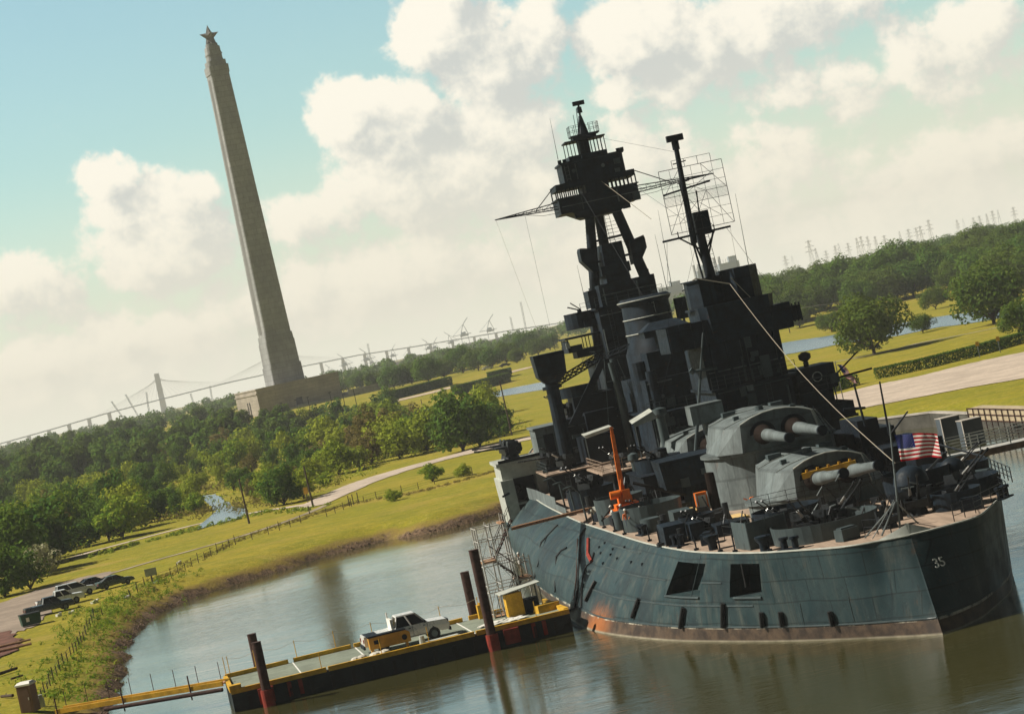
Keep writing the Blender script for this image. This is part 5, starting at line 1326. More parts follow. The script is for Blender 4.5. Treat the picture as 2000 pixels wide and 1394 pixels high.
t_ = MB(); t_.b2(-24, 80, -46, -22, -6, .2).b2(-24, 80, -46.6, -45.8, .2, 1.5).b2(-24, 24, -58, -46, -8, -3).b2(-24, 60, -58.6, -57.8, -3, -1.8).b2(24, 74, -24, 10, -2, 2.6).b2(24, 74, -24.5, -23.8, 2.6, 3.6)
t_.build('terrace_wall', STONE, TER)
t2_ = MB()
for k in range(6): t2_.b2(-2, 12, -22 - k * 2.2, -20 - k * 2.2, -1, 1.9 - k * .4)
t2_.build('steps', STONE, TER)
for (x, y) in [(700, 800), (678, 805), (655, 812), (612, 823), (590, 828), (560, 835)]:
    gx, gy, gz = GL(x, y + 6)
    o = MB().cyl((0, 0, -1), (0, 0, 8.5), .16, .1, 6).box((0, 0, 8.5), (1.2, .3, .2)).build('lamp_post', DARK)
    o.location = (gx, min(gy, 1075), 6.5); tag(o, 'thin dark lamp post before the terrace of the tower', 'lamp post', 'lamp posts before the tower terrace')

# ------------------------------------------------------------------ far bridge, port, power plant, pylons
HZC = mat('far_haze_pale', (.55, .56, .55), .9, var=.05)  # distant haze painted in as a paler colour, pylons included
HZS = mat('far_haze_grey', (.34, .40, .43), .8, var=.1)  # cranes and bridge deck paled by haze put into the colour
HZB = mat('far_containers', (.26, .20, .20), .9, var=.5, vscale=.02)
BR = empty('cable_bridge', (0, 7000, 0), 0, 'long pale cable stayed bridge far off on the horizon behind the tower', 'bridge')
dk = [(-2600, 8), (-1541, 24), (-1383, 33), (-1225, 44), (-1045, 51), (-833, 57), (-640, 57), (-445, 54), (-292, 44), (17, 29), (170, 19), (800, 8)]
d_ = MB()
for (x0, z0_), (x1, z1_) in zip(dk, dk[1:]): d_.extr([(x0, 0, z0_ - 1.5), (x1, 0, z1_ - 1.5), (x1, 0, z1_ + 1.8), (x0, 0, z0_ + 1.8)], (0, 24, 0))
d_.build('bridge_deck', HZS, BR)
xsd, zsd = [p[0] for p in dk], [p[1] for p in dk]
for x in list(range(-2200, -1150, 62)) + list(range(-560, 500, 66)):
    z = float(np.interp(x, xsd, zsd)); o = MB().b2(x - 4, x + 4, 2, 8, -2, z - 1.6).b2(x - 4, x + 4, 16, 22, -2, z - 1.6).build('bridge_pier', HZC, BR)
for x in (-1045, -690):
    MB().extr([(x - 9, 6, -3), (x + 9, 6, -3), (x + 6.5, 6, 129), (x - 6.5, 6, 129)], (0, 12, 0)).build('pylon', HZC, BR)
    c_ = MB()
    for k in range(1, 13):
        for s_ in (-1, 1):
            X_ = x + s_ * k * 17; c_.bar((x, 12, 126 - k * 1.5), (X_, 12, float(np.interp(X_, xsd, zsd))), .28, 3)
    c_.build('stay_cable', HZC, BR)
def gantry(px_, py_, D, h_, rz=0):
    x, y, z = A(px_, py_, D); k = h_ / 60
    c_ = MB()
    for dx in (-9, 9):
        for dy in (-8, 8): c_.bar((dx, dy, 0), (dx * .8, dy, 36), .6, 4)
    c_.b2(-9, 9, -9, 9, 33, 38).bar((-16, 0, 37), (26, 0, 38), .9, 4).bar((8, 0, 37), (-2, 0, 60), 1.0, 4).bar((-9, 0, 37), (-2, 0, 60), .9, 4).bar((-2, 0, 60), (-14, 0, 72), 1.0, 4).bar((-2, 0, 60), (24, 0, 39), .5, 3).b2(-11, 11, -9, 9, 10, 12).b2(-4, 6, -5, 5, 38, 43)
    o = c_.build('port_crane', HZS); o.location = (x, D, 0); o.scale = (k * (1 if rz == 0 else -1), k, k)
    return tag(o, 'hazy port crane on the horizon beyond the bridge', 'crane', 'port cranes on the horizon')
for (x, y, h_) in [(640, 705, 48), (668, 690, 70), (712, 682, 72), (722, 688, 50), (765, 680, 62), (832, 660, 60), (845, 655, 56), (878, 655, 66), (905, 645, 92), (955, 632, 86), (795, 672, 50), (680, 698, 44)]: gantry(x, y, 6200, h_ * .78, x % 2)
for (x, y, h_, lean) in [(270, 790, 75, -26), (285, 790, 70, 6), (245, 800, 66, -30), (410, 770, 52, 3), (375, 775, 44, -3), (720, 690, 70, 1), (1025, 640, 90, 2), (1000, 640, 60, 0)]:
    X_, Y_, Z_ = A(x, y, 5600)
    o = MB().lattice((0, 0, -5), (lean, 0, h_), (3, 0, 0), .5, 8, (0, 3, 0)).build('lattice_mast', HZS); o.location = (X_, 5600, 0)
    tag(o, 'thin hazy mast or crane jib standing near the far bridge', 'mast', 'thin masts near the far bridge')
for (x0, x1, y, D, h_) in [(690, 802, 712, 4300, 19), (812, 870, 695, 4600, 20), (872, 935, 680, 4800, 20), (938, 1000, 668, 5000, 17), (590, 690, 738, 4200, 14)]:
    X0, _, _ = A(x0, y, D); X1, _, _ = A(x1, y, D); rr = random.Random(x0)
    c_ = MB(); xx = X0
    while xx < X1:
        wd_ = rr.uniform(9, 22); c_.b2(xx, xx + wd_ - .6, 0, 60, 0, h_ * rr.uniform(.75, 1.08)); xx += wd_
    o = c_.build('container_yard', HZB); o.location = (0, D, 0)
    tag(o, 'hazy long rust coloured container stacks, block starting %s' % {690: 'just right of the tower', 812: 'second right of the tower', 872: 'third right of the tower', 938: 'nearest the warship mast', 590: 'hidden behind the tower trees'}[x0], 'container stack')
def plant(px0, px1, py, D, h_, stacks):
    X0, _, _ = A(px0, py, D); X1, _, _ = A(px1, py, D); W_ = X1 - X0
    e = empty('power_plant', ((X0 + X1) / 2, D, 5), 0)
    MB().b2(-W_ / 2, W_ / 2, -20, 20, -8, h_ * .62).b2(-W_ * .3, W_ * .45, -15, 15, h_ * .62, h_ * .86).b2(W_ * .1, W_ * .4, -10, 10, h_ * .86, h_).build('boiler_house', HZS, e)
    s_ = MB()
    for k in range(6): s_.b2(-W_ / 2 - .5, W_ / 2 + .5, -20.6, 20.6, h_ * .1 * k, h_ * .1 * k + .6)
    for k in range(8): s_.bar((-W_ * .3 + k * W_ * .09, -15, h_ * .86), (-W_ * .3 + k * W_ * .09, -15, h_ * .95), .4, 4)
    s_.build('gallery', HZC, e)
    for x in stacks: MB().cyl((x * W_, 0, 0), (x * W_, 0, h_ * 1.05), 2.6, 2.2, 10).build('chimney', HZC, e)
    return e
tag(plant(1352, 1384, 525, 3600, 56, (-.4, -.1)), 'hazy power plant block with twin stacks left of the radar mast', 'power plant')
tag(plant(1392, 1446, 520, 3600, 60, (-.42, -.22)), 'hazy power plant block with twin stacks right of the radar mast', 'power plant')
tag(plant(1270, 1336, 560, 3500, 40, (.1,)), 'lower hazy plant block behind the funnel top', 'power plant')
def pylon_mesh():
    c_ = MB(); H_ = 50
    for dx, dy in ((-4, -4), (4, -4), (4, 4), (-4, 4)): c_.bar((dx, dy, 0), (dx * .18, dy * .18, H_), .22, 4)
    for k in range(7):
        z0_, z1_ = H_ * k / 7, H_ * (k + 1) / 7; a_, b_ = 4 - 3.28 * k / 7, 4 - 3.28 * (k + 1) / 7
        for s_ in (-1, 1): c_.bar((-a_ * s_, -a_, z0_), (b_ * s_, -b_, z1_), .12, 3); c_.bar((-a_ * s_, a_, z0_), (b_ * s_, b_, z1_), .12, 3)
    for z, w_ in ((34, 8), (41, 7), (48, 5)): c_.bar((-w_, 0, z), (w_, 0, z), .4, 4).bar((-w_, 0, z), (0, 0, z + 2.5), .25, 3).bar((w_, 0, z), (0, 0, z + 2.5), .25, 3)
    return c_
P0 = None; rr = random.Random(8)
for i, (x, y, h_) in enumerate([(1532, 500, 46), (1546, 500, 40), (1578, 470, 62), (1592, 485, 40), (1612, 490, 46), (1630, 480, 44), (1637, 476, 54), (1655, 475, 44), (1672, 465, 58), (1680, 462, 62), (1693, 462, 60), (1708, 462, 56), (1726, 460, 46), (1756, 452, 58), (1773, 448, 56), (1788, 445, 62), (1796, 442, 58), (1812, 430, 76), (1868, 430, 60), (1880, 427, 62), (1900, 425, 48), (1912, 422, 60), (1937, 412, 84), (1948, 410, 90), (1978, 405, 72), (1926, 418, 60)]):
    X_, Y_, Z_ = A(x, y, 4300 + (i % 4) * 260)
    if P0 is None: P0 = pylon_mesh().build('transmission_tower', HZC); o = P0
    else: o = P0.copy(); COL.objects.link(o)
    o.location = (X_, Y_, 6); o.scale = ((Z_ - 6) / 50,) * 3; o.rotation_euler = (0, 0, rr.uniform(0, 1.5))
    tag(o, 'hazy lattice power pylon above the wood on the right skyline', 'pylon', 'power pylons on the right skyline')
FW = MB(); rr = random.Random(12)
def treeline(name, D, x0, x1, h0, h1, step, seed, label):
    """distant wood as many rounded leafy crowns in one mass"""
    rng = np.random.default_rng(seed); cl = []
    x = x0
    while x < x1:
        h_ = rng.uniform(h0, h1); r_ = h_ * .42
        yy = D + rng.uniform(-60, 160); z = 9
        for k in range(5): cl.append(((x + rng.normal() * r_ * .6, yy + rng.normal() * r_, z + h_ * rng.uniform(.25, .8)), r_ * rng.uniform(.5, .95)))
        x += step * rng.uniform(.6, 1.4)
    V, F = leaf_cloud(rng, cl, 38 / (h0 * .35) ** 2, h0 * .085)
    o = np_mesh(name, V, F, LEAF_DARK); tag(o, label, None, None, 'stuff')
treeline('far_woods', 1750, -520, 620, 10, 15, 5, 21, 'far dark wood along the horizon')
treeline('far_woods', 2700, -900, 950, 9, 16, 9, 22, 'farthest hazy wood along the horizon')

# ------------------------------------------------------------------ barge, piles, walkway
BW = math.atan2(4.2, 23.9)
BARGE = empty('deck_barge', (-24.4, 165.9, 0), BW, 'long flat black work barge with yellow edge beams and grey green deck', 'barge')
BL, BB = 24.9, 9.6
BDECK = mat('barge_deck', (.22, .25, .20), .8, var=.2, vscale=.5, fine=.3, rust=.3)
BHULL = mat('barge_hull', (.010, .016, .018), .6, var=.4, vscale=1, rust=.3)
MB().b2(0, BL, 0, BB, -1, 1.36).build('barge_hull', BHULL, BARGE)
MB().b2(.15, BL - .15, .15, BB - .15, 1.36, 1.42).build('barge_deck', BDECK, BARGE)
for (x0, x1) in [(0, 6.9), (7.05, 17.8), (17.95, BL)]: MB().b2(x0, x1, -.06, .28, 1.30, 1.64).build('edge_beam', YELL, BARGE)
for (x0, x1) in [(.1, 4.9), (5.3, 9.7), (9.95, 18.4), (18.9, 22.0)]: MB().b2(x0, x1, BB - .3, BB + .04, 1.38, 1.72).build('edge_beam', YELL, BARGE)
MB().b2(-.06, .25, .3, BB - .4, 1.38, 1.64).b2(-.05, .8, 0, .8, 1.42, 1.9).build('edge_beam', YELL, BARGE)
MB().b2(BL - .3, BL + .05, .3, BB - .4, 1.38, 1.7).build('edge_beam', YELL, BARGE)
MB().box((5.2, 4.8, 1.435), (.1, 9.0, .02)).build('deck_stripe', WHITE, BARGE); MB().box((10, 4.8, 1.435), (.1, 9.0, .02)).build('deck_stripe', WHITE, BARGE); MB().box((17.9, 4.8, 1.435), (.1, 9.0, .02)).build('deck_stripe', WHITE, BARGE)
for x in (2.2, 6.6, 11, 14.5, 19, 22.5): MB().bar((x, .15, 1.5), (x, .15, 2.75), .03, 5).build('stanchion', YELL, BARGE)
for x in (.2, .5, 2.5, 5.6, 8.6, 11.5, 14.3, 16.8, 19.8, 21.5): MB().bar((x, BB - .15, 1.5), (x, BB - .15, 3.0), .03, 5).build('stanchion', YELL, BARGE)
MB().path([(x, BB - .15, 2.9 - .25 * math.sin(x * 1.1) ** 2) for x in np.linspace(.3, 21.5, 40)], .014, 3).build('guard_line', ROPE, BARGE)
g_ = MB()
for x in (2.35, 20.35): g_.b2(x - .5, x + .6, -.5, 0, .2, 1.28).b2(x + 1.6, x + 1.9, -.10, -.01, .2, 1.25).b2(x + 2.4, x + 2.7, -.10, -.01, .2, 1.25)
g_.build('pile_guide', REDP, BARGE)
t_ = MB()
for k in range(11): t_.path([(3.0 + k * 2, -.02, 1.0), (3.6 + k * 2, -.02, .35), (4.2 + k * 2, -.02, .35), (4.8 + k * 2, -.02, 1.0)], .025, 4)
for k in range(16): t_.box((1.2 + k * 1.5, -.04, .55), (.25, .12, .9))
t_.build('fender_tyre', BLACK, BARGE)
def bw(x, y, z): 
    c_, s_ = math.cos(BW), math.sin(BW); return Vector((-24.4 + x * c_ - y * s_, 165.9 + x * s_ + y * c_, z))
def pile(px, D, label):
    (xb, yb), (xt, yt) = px; p1 = Vector(A(xt, yt, D)); p0 = Vector(A(xb, yb, D)); p0.z = -2.5; p0.x = p1.x; p0.y = p1.y
    e = empty('steel_pile', (p1.x, p1.y, 0), 0, label, 'pile')
    o = MB().cyl((0, 0, -2.5), (0, 0, p1.z), .34, .34, 16).build('pile_tube', RUSTM, e, True)
    MB().cyl((0, 0, p1.z), (0, 0, p1.z + .03), .36, .36, 16).build('pile_cap', RUSTM, e)
    if 'near' in label: MB().cyl((0, 0, -.8), (0, 0, 1.2), .46, .46, 14).build('pile_sleeve', REDP, e)
pile(((519, 1335), (500, 1254)), 165.4, 'rusty steel pile at the near left corner of the barge with a red sleeve')
pile(((505, 1330), (491, 1238)), 176.6, 'rusty steel pile behind the far left edge of the barge')
pile(((958, 1232), (924, 1074)), 168.8, 'tallest rusty steel pile on the near edge of the barge with a red sleeve')
pile(((922, 1201), (907, 1117)), 179.6, 'shorter rusty steel pile behind the far edge of the barge near the scaffold')
WK = empty('walkway', (0, 0, 0), 0, 'narrow yellow footbridge from the barge to the grass bank with a dark pipe along it', 'footbridge')
pA, pB = Vector(A(446, 1349, 171.5)), Vector(A(120, 1400, 176.5)); pA.z = pB.z = 1.6
dd = (pB - pA).normalized(); nn = Vector((-dd.y, dd.x, 0))
w_ = MB(); yaw = math.atan2(dd.y, dd.x); L_ = (pB - pA).length; mid = (pA + pB) / 2
w_.box(mid + nn * .6, (L_, .2, .35), yaw).box(mid - nn * .6, (L_, .2, .35), yaw); w_.build('side_beam', YELL, WK)
MB().box(mid, (L_, 1.1, .08), yaw).build('tread', PLANK, WK)
MB().cyl(pA + nn * .8 - Vector((0, 0, .4)), pA.lerp(pB, .7) + nn * .8 - Vector((0, 0, .4)), .15, .15, 10).build('pipe', RUSTM, WK, True)
w_ = MB()
for k in range(8):
    p = pA.lerp(pB, (k + .4) / 7.5); w_.bar(p - nn * .7, p - nn * .7 + Vector((0, 0, 1.45)), .03, 5)
    if k % 3 == 1: w_.bar(p + nn * .7 - Vector((0, 0, .8)), p + nn * .7 + Vector((0, 0, 1.0)), .06, 5)
w_.build('stanchion', RUSTM, WK)

# scaffold stair tower on the barge beside the ship
SC = empty('scaffold_tower', tuple(bw(19.8, 7.6, 1.42)), BW, 'tubular scaffold stair tower on the barge leading up to the ship', 'scaffold')
def scl(px_, py_, dy=0.):
    X_, Y_, Z_ = A(px_, py_, 177.6); v = Vector((X_, Y_, Z_)) - SC.location; c_, s_ = math.cos(-BW), math.sin(-BW)
    return Vector((v.x * c_ - v.y * s_, dy, v.z))
cols_ = [((958, 1198), (921, 1022)), ((985, 1190), (946, 1016)), ((1016, 1178), (1000, 1020)), ((1046, 1172), (1028, 1075))]
def fx(x_, z): return Vector((x_, 0, z))
xa, xb, xc_, xd_ = [scl(*c[0]).x for c in cols_]
HT = scl(946, 1020).z; HT2 = scl(1010, 1085).z
s_ = MB()
for x, h_ in ((xa, HT - .2), (xb, HT), (xc_, HT + .4), (xd_, HT2)):
    for y in (-1.1, 0, 1.1):
        if y == 0 and x not in (xa, xc_): continue
        s_.bar((x, y, 0), (x, y, h_), .055, 6)
lev = [0.25, HT * .27, HT * .34, HT * .55, HT * .62, HT * .82, HT * .96]
for z in lev:
    for y in (-1.1, 1.1): s_.bar((xa, y, z), (xc_ if z > HT2 else xd_, y, z), .035, 5)
    for x in (xa, xb, xc_): s_.bar((x, -1.1, z), (x, 1.1, z), .035, 5)
for (x0, z0_, x1, z1_) in [(xa, 0, xb, HT * .34), (xb, HT * .34, xa, HT * .62), (xa, HT * .62, xb, HT * .96), (xb, 0, xc_, HT * .34), (xc_, HT * .34, xb, HT * .62), (xc_, 0, xd_, HT2 * .5), (xd_, HT2 * .5, xc_, HT2), (xb, HT * .62, xc_, HT * .96)]:
    for y in (-1.1, 1.1): s_.bar((x0, y, z0_), (x1, y, z1_), .028, 4)
s_.build('scaffold_tube', GALV, SC)
def flight(x0, z0_, x1, z1_, y):
    f_ = MB(); a_, b_ = Vector((x0, y, z0_)), Vector((x1, y, z1_))
    for yy in (-.4, .4): f_.bar(a_ + Vector((0, yy, 0)), b_ + Vector((0, yy, 0)), .06, 4); f_.bar(a_ + Vector((0, yy, 1)), b_ + Vector((0, yy, 1)), .03, 4)
    n_ = 9
    for k in range(n_):
        p = a_.lerp(b_, (k + .5) / n_); f_.box(p, (.26, .8, .05)).bar(p + Vector((0, -.4, 0)), p + Vector((0, -.4, 1)), .02, 3)
    f_.build('stair_flight', RUSTM, SC)
flight(scl(988, 1190).x, .1, scl(1014, 1140).x, HT * .33, -.6); flight(scl(1012, 1120).x, HT * .35, scl(962, 1094).x, HT * .60, .5); flight(scl(962, 1094).x, HT * .60, scl(1000, 1034).x, HT * .98, -.5)
l_ = MB(); l_.b2(xa, xb, -1.1, 1.1, HT * .585, HT * .605).b2(xc_, xd_, -1.1, 1.1, HT * .33, HT * .35).b2(xb + .9, xc_, -1.1, 1.1, HT * .955, HT * .975).b2(xa, xc_ - .4, -1.1, 1.0, .05, .1); l_.build('plank_landing', PLANK, SC)
GP = MB(); a_, b_ = Vector(A(1000, 1033, 177.4)), s2w(66, 12.6, 6.2)
GP.cyl(a_, b_, .09, .09, 6).cyl(a_ + Vector((.1, .8, .05)), b_ + Vector((.1, .8, .05)), .09, .09, 6)
for k in range(26): p = a_.lerp(b_, k / 25); GP.box(p + Vector((.05, .4, .11)), ((b_ - a_).length / 27, .9, .04), math.atan2((b_ - a_).y, (b_ - a_).x), -math.atan2((b_ - a_).z, math.hypot((b_ - a_).x, (b_ - a_).y)))
o = GP.build('gangplank', PLANK); tag(o, 'brown plank gangway rising from the scaffold top to the ship deck', 'gangway')
# yellow plant and gear on the barge
GN = empty('generator_set', tuple(bw(22.1, 5.0, 1.42)), BW, 'yellow generator unit under a grey metal roof at the ship end of the barge', 'generator')
MB().b2(-.9, .35, -.6, .6, .05, 1.75).build('engine_cover', YELL, GN); MB().b2(.5, 1.5, -.55, .6, .05, 1.1).build('engine_block', DARK, GN)
MB().extr([(-1.3, -1.0, 1.8), (1.8, -1.0, 2.15), (1.8, -1.0, 2.22), (-1.3, -1.0, 1.87)], (0, 2.2, 0)).build('roof_sheet', PALE, GN)
g_ = MB()
for x in (-1.2, 1.7):
    for y in (-.9, 1.1): g_.bar((x, y, 0), (x, y, 1.9), .04)
g_.build('roof_post', GREY, GN)
o = MB().b2(-.35, .35, -.35, .35, 0, 1.05).cyl((0, 0, 1.05), (0, 0, 1.2), .2, .2, 8).build('fuel_tank', YELL); o.location = bw(19.9, 8.6, 1.42); o.rotation_euler = (0, 0, BW); tag(o, 'small yellow fuel tank behind the roofed generator', 'tank')
o = MB().prism([(-.9, -.5), (.9, -.5), (.9, .5), (-.9, .5)], 0, .55, [(-.8, -.3), (.9, -.5), (.9, .5), (-.8, .3)]).build('yellow_skip', YELL); o.location = bw(23.9, 3.6, 1.42); o.rotation_euler = (0, 0, BW + .3); tag(o, 'low yellow steel box at the ship end of the barge', 'steel box')
rr = random.Random(4); m_ = MB()
for k in range(26): m_.box((rr.uniform(-1.5, 1.5), rr.uniform(-.9, .9), .04 + .05 * rr.random()), (rr.uniform(.5, 1.6), rr.uniform(.1, .5), .05), rr.uniform(0, 3))
o = m_.build('board_pile', WHITE); o.location = bw(20.4, 3.2, 1.44); tag(o, 'untidy pile of white boards and pipes on the barge deck', 'boards')
m_ = MB()
for k in range(12): m_.lathe([(.3, 0), (.42, .12), (.3, .3), (.1, .36)], (rr.uniform(-1.2, 1.2), rr.uniform(-.25, .25), 0), 8)
o = m_.build('sandbag_row', mat('sacking', (.52, .50, .44), .95, var=.15)); o.location = bw(10.2, .8, 1.42); o.rotation_euler = (0, 0, BW); tag(o, 'row of pale sandbags on the near barge edge beside the truck', 'sandbags')
m_ = MB(); m_.b2(-1.6, 1.6, -.5, .5, 0, .1).b2(-1.2, 1.4, -.3, .4, .1, .2).cyl((-1.3, 0, .1), (-1.3, 0, .7), .25, .18, 10)
o = m_.build('pallet_stack', PALE); o.location = bw(15.4, .95, 1.42); o.rotation_euler = (0, 0, BW + .1); tag(o, 'flat pallets and a drum on the near barge edge under the truck door', 'pallets')

# ------------------------------------------------------------------ vehicles
def vehicle(name, L, Wd, H, prof, cabin, colour, label, cat, bed=None, wheel_r=.34, cargo=False, two=False):
    """prof: side outline (x,z); cabin: (x0,x1,x2,x3) glasshouse bottom/top; x forward"""
    V_ = empty(name, (0, 0, 0), 0, label, cat)
    b_ = MB(); hw = Wd / 2; zb = max(z for x, z in prof if True)
    n_ = len(prof); inner = hw * .90
    zs = [z for _, z in prof]; zm = (min(zs) + max(zs)) / 2
    v_ = []
    for (x, z), y_ in [((x, z), -1) for x, z in prof] + [((x, z), 1) for x, z in prof]: v_.append((x, y_ * (hw if z < zm + .15 else hw * .94), z))
    b_.add(v_, [tuple(range(n_)), tuple(range(n_, 2 * n_))[::-1]] + [(i, (i + 1) % n_, n_ + (i + 1) % n_, n_ + i) for i in range(n_)])
    x0, x1, x2, x3, zc0, zc1 = cabin
    tw_ = hw * .74
    b_.add([(x1 - .05, -tw_, zc1), (x2 + .05, -tw_, zc1), (x2 + .05, tw_, zc1), (x1 - .05, tw_, zc1), (x1, -tw_ * .95, zc1 + .07), (x2, -tw_ * .95, zc1 + .07), (x2, tw_ * .95, zc1 + .07), (x1, tw_ * .95, zc1 + .07)], [(4, 5, 6, 7), (0, 1, 5, 4), (1, 2, 6, 5), (2, 3, 7, 6), (3, 0, 4, 7), (3, 2, 1, 0)])
    bl = hw * .93
    for y_ in (-1, 1):
        for (xa_, xb_) in ((x0, x1), (x3, x2), ((x0 + x3) / 2, (x1 + x2) / 2 - .05)):
            b_.bar((xa_, y_ * bl, zc0), (xb_, y_ * tw_, zc1 + .03), .055, 5)
    if bed:
        pass
    body = b_.build('body', colour, V_)
    g_ = MB().add([(x0, -bl * .985, zc0), (x3, -bl * .985, zc0), (x3, bl * .985, zc0), (x0, bl * .985, zc0), (x1, -tw_ * .985, zc1), (x2, -tw_ * .985, zc1), (x2, tw_ * .985, zc1), (x1, tw_ * .985, zc1)], [(4, 5, 6, 7), (0, 1, 5, 4), (1, 2, 6, 5), (2, 3, 7, 6), (3, 0, 4, 7)])
    g_.build('window_glass', GLASS, V_)
    if bed: MB().b2(bed[0], bed[1], -hw * .84, hw * .84, bed[2], bed[2] + .012).build('cargo_bed', DARK, V_)
    for x in (L * .31, -L * .29):
        for y_ in (-1, 1):
            wv = MB().cyl((x, y_ * (hw - .2), wheel_r), (x, y_ * (hw + .03), wheel_r), wheel_r, wheel_r, 18).build('wheel', BLACK, V_)
            MB().cyl((x, y_ * (hw + .03), wheel_r), (x, y_ * (hw + .045), wheel_r), wheel_r * .55, wheel_r * .45, 12).build('rim', GREY, wv)
    zf = prof[0][1] if False else zb * .62
    for y_ in (-1, 1):
        MB().box((max(x for x, z in prof) - .03, y_ * hw * .72, zb * .66), (.12, .34, .16)).build('headlight', SILV, V_)
        MB().box((min(x for x, z in prof) + .03, y_ * hw * .76, zb * .72), (.1, .24, .22)).build('tail_light', REDP, V_)
        MB().box((x3 - .15, y_ * (hw + .06), zc0 + .08), (.12, .22, .14)).build('mirror', DARK, V_)
    MB().box((max(x for x, z in prof) + .02, 0, .45), (.12, Wd * .9, .2)).box((min(x for x, z in prof) - .02, 0, .45), (.12, Wd * .9, .2)).build('bumper', DARK, V_)
    return V_
def sedan(c, label, name='parked_car'):
    return vehicle(name, 4.6, 1.8, 1.42, [(2.25, .35), (2.3, .62), (2.1, .80), (.95, .93), (-1.55, .98), (-2.2, .95), (-2.3, .6), (-2.25, .32), (-1.75, .3), (-1.35, .62), (-.95, .3), (1.0, .3), (1.42, .62), (1.85, .3)], (-1.75, -.85, .25, 1.05, .92, 1.36), c, label, 'car', wheel_r=.32)
def van(c, label, name='parked_van'):
    return vehicle(name, 4.9, 1.95, 1.85, [(2.3, .4), (2.42, .7), (2.25, .95), (1.2, 1.12), (-2.35, 1.12), (-2.42, .6), (-2.38, .38), (-1.85, .35), (-1.4, .7), (-.95, .35), (1.05, .35), (1.5, .72), (1.95, .35)], (-2.3, -2.1, .35, 1.3, 1.1, 1.74), c, label, 'van', wheel_r=.36)
def pickup(c, label, name='parked_pickup'):
    return vehicle(name, 5.6, 1.98, 1.85, [(2.7, .45), (2.8, .75), (2.65, 1.08), (1.3, 1.16), (-.65, 1.16), (-2.75, 1.12), (-2.8, .6), (-2.75, .5), (-2.05, .45), (-1.62, .82), (-1.2, .45), (1.3, .45), (1.75, .84), (2.2, .45)], (-.65, -.45, .75, 1.4, 1.14, 1.78), c, label, 'pickup', bed=(-2.65, -.8, 1.125), wheel_r=.38)
CARP = lambda nm, c: mat(nm, c, .32, .2, var=.06, spec=.6)
TRK = pickup(CARP('white_car_paint', (.70, .69, .66)), 'white pickup truck parked on the barge, nose towards the ship', 'work_truck')
TRK.location = bw(13.3, 3.6, 1.42); TRK.rotation_euler = (0, 0, BW + .02); TRK.scale = (1.14, 1.15, 1.22)
d_ = MB()
for x in (-.62, .42, 1.38): d_.b2(x, x + .02, -1.005, -.985, .55, 1.12)
for x in (.3, 1.26): d_.b2(x - .14, x, -1.02, -.985, .98, 1.03)
d_.b2(-.6, 1.38, -1.0, -.985, .5, .53); d_.build('door_seam', DARK, TRK)
MB().b2(2.74, 2.83, -.62, .62, .72, 1.02).build('grille', DARK, TRK)
g_ = MB(); g_.cyl((-.85, .6, 1.1), (-.85, .6, 2.1), .05, .05, 6).b2(-.9, -.75, -.85, .85, 1.1, 1.75); g_.build('headache_rack', WHITE, TRK)
YB = empty('yellow_steel_box', tuple(bw(11.9, 2.0, 1.42)), BW + .02, 'long yellow ochre steel box standing on the barge beside the truck bed', 'steel box')
OCH = mat('ochre_paint', (.50, .25, .035), .55, var=.15, vscale=1.5, rust=.3)
YB.scale = (.88, .9, .95)
MB().extr([(-1.7, -.35, .45), (1.75, -.35, .42), (1.75, -.35, 1.15), (1.35, -.35, 1.42), (-1.7, -.35, 1.32)], (0, .8, 0)).b2(-1.6, -1.4, -.3, .3, 0, .45).b2(1.3, 1.5, -.3, .3, 0, .45).build('box_body', OCH, YB)
MB().b2(-1.75, 1.45, -.42, .5, 1.36, 1.48).cyl((1.25, -.38, .85), (1.25, -.34, .85), .22, .22, 14).b2(-1.3, -.8, -.375, -.34, .8, 1.1).build('lid_and_cap', DARK, YB)
CARS = [(225, 1146, sedan(CARP('green_car_paint', (.060, .085, .070)), 'dark green sedan parked on the grass at the far end of the row'), R(28)), (184, 1150, sedan(CARP('black_car_paint', (.012, .013, .016)), 'black sedan parked beside the green one'), R(32)), (150, 1166, van(CARP('silver_car_paint', (.60, .62, .63)), 'silver van parked with its nose towards the water'), R(20)),
        (120, 1184, pickup(CARP('pale_car_paint', (.72, .74, .74)), 'pale silver pickup parked between van and dark pickup'), R(20)), (98, 1198, pickup(CARP('navy_car_paint', (.035, .045, .060)), 'dark blue grey pickup nearest the green bin'), R(20))]
for (x, y, o, rz) in CARS:
    gx, gy, gz = GL(x, y); o.location = (gx, gy, gz + .08); o.rotation_euler = (0, 0, rz)
for (x, y, c, l) in [(1310 * .25 + 580 - 3, 600 + 795 * .25, 'black_car_paint', 'small dark car on the road by the tower terrace'), (953, 722, 'pale_car_paint', 'distant pale car parked on the park road'), (987, 716, 'navy_car_paint', 'distant dark car parked on the park road under the trees')]:
    gx, gy, gz = GL(x, y); gy2 = min(gy, 1075); o = sedan(MATS[c], l); o.location = (gx * gy2 / gy, gy2, lh(gx, gy2) + (.1 if gy < 1070 else 2)); o.rotation_euler = (0, 0, .2)
SK = empty('rubbish_skip', (0, 0, 0), R(20), 'dark green steel rubbish bin with a white notice, beside the parked pickup', 'rubbish bin')
gx, gy, gz = GL(62, 1222); SK.location = (gx, gy, gz + .1)
GRN = mat('green_paint', (.015, .060, .040), .5, var=.2, rust=.2)
MB().prism([(-1, -.7), (1, -.7), (1, .7), (-1, .7)], .1, 1.25, [(-1.1, -.8), (1.1, -.8), (1.1, .8), (-1.1, .8)]).build('bin_body', GRN, SK)
MB().b2(-1.12, 1.12, -.85, .85, 1.27, 1.34).build('bin_lid', BLACK, SK); MB().b2(-.55, -.2, -.80, -.76, .5, .95).build('notice', WHITE, SK)
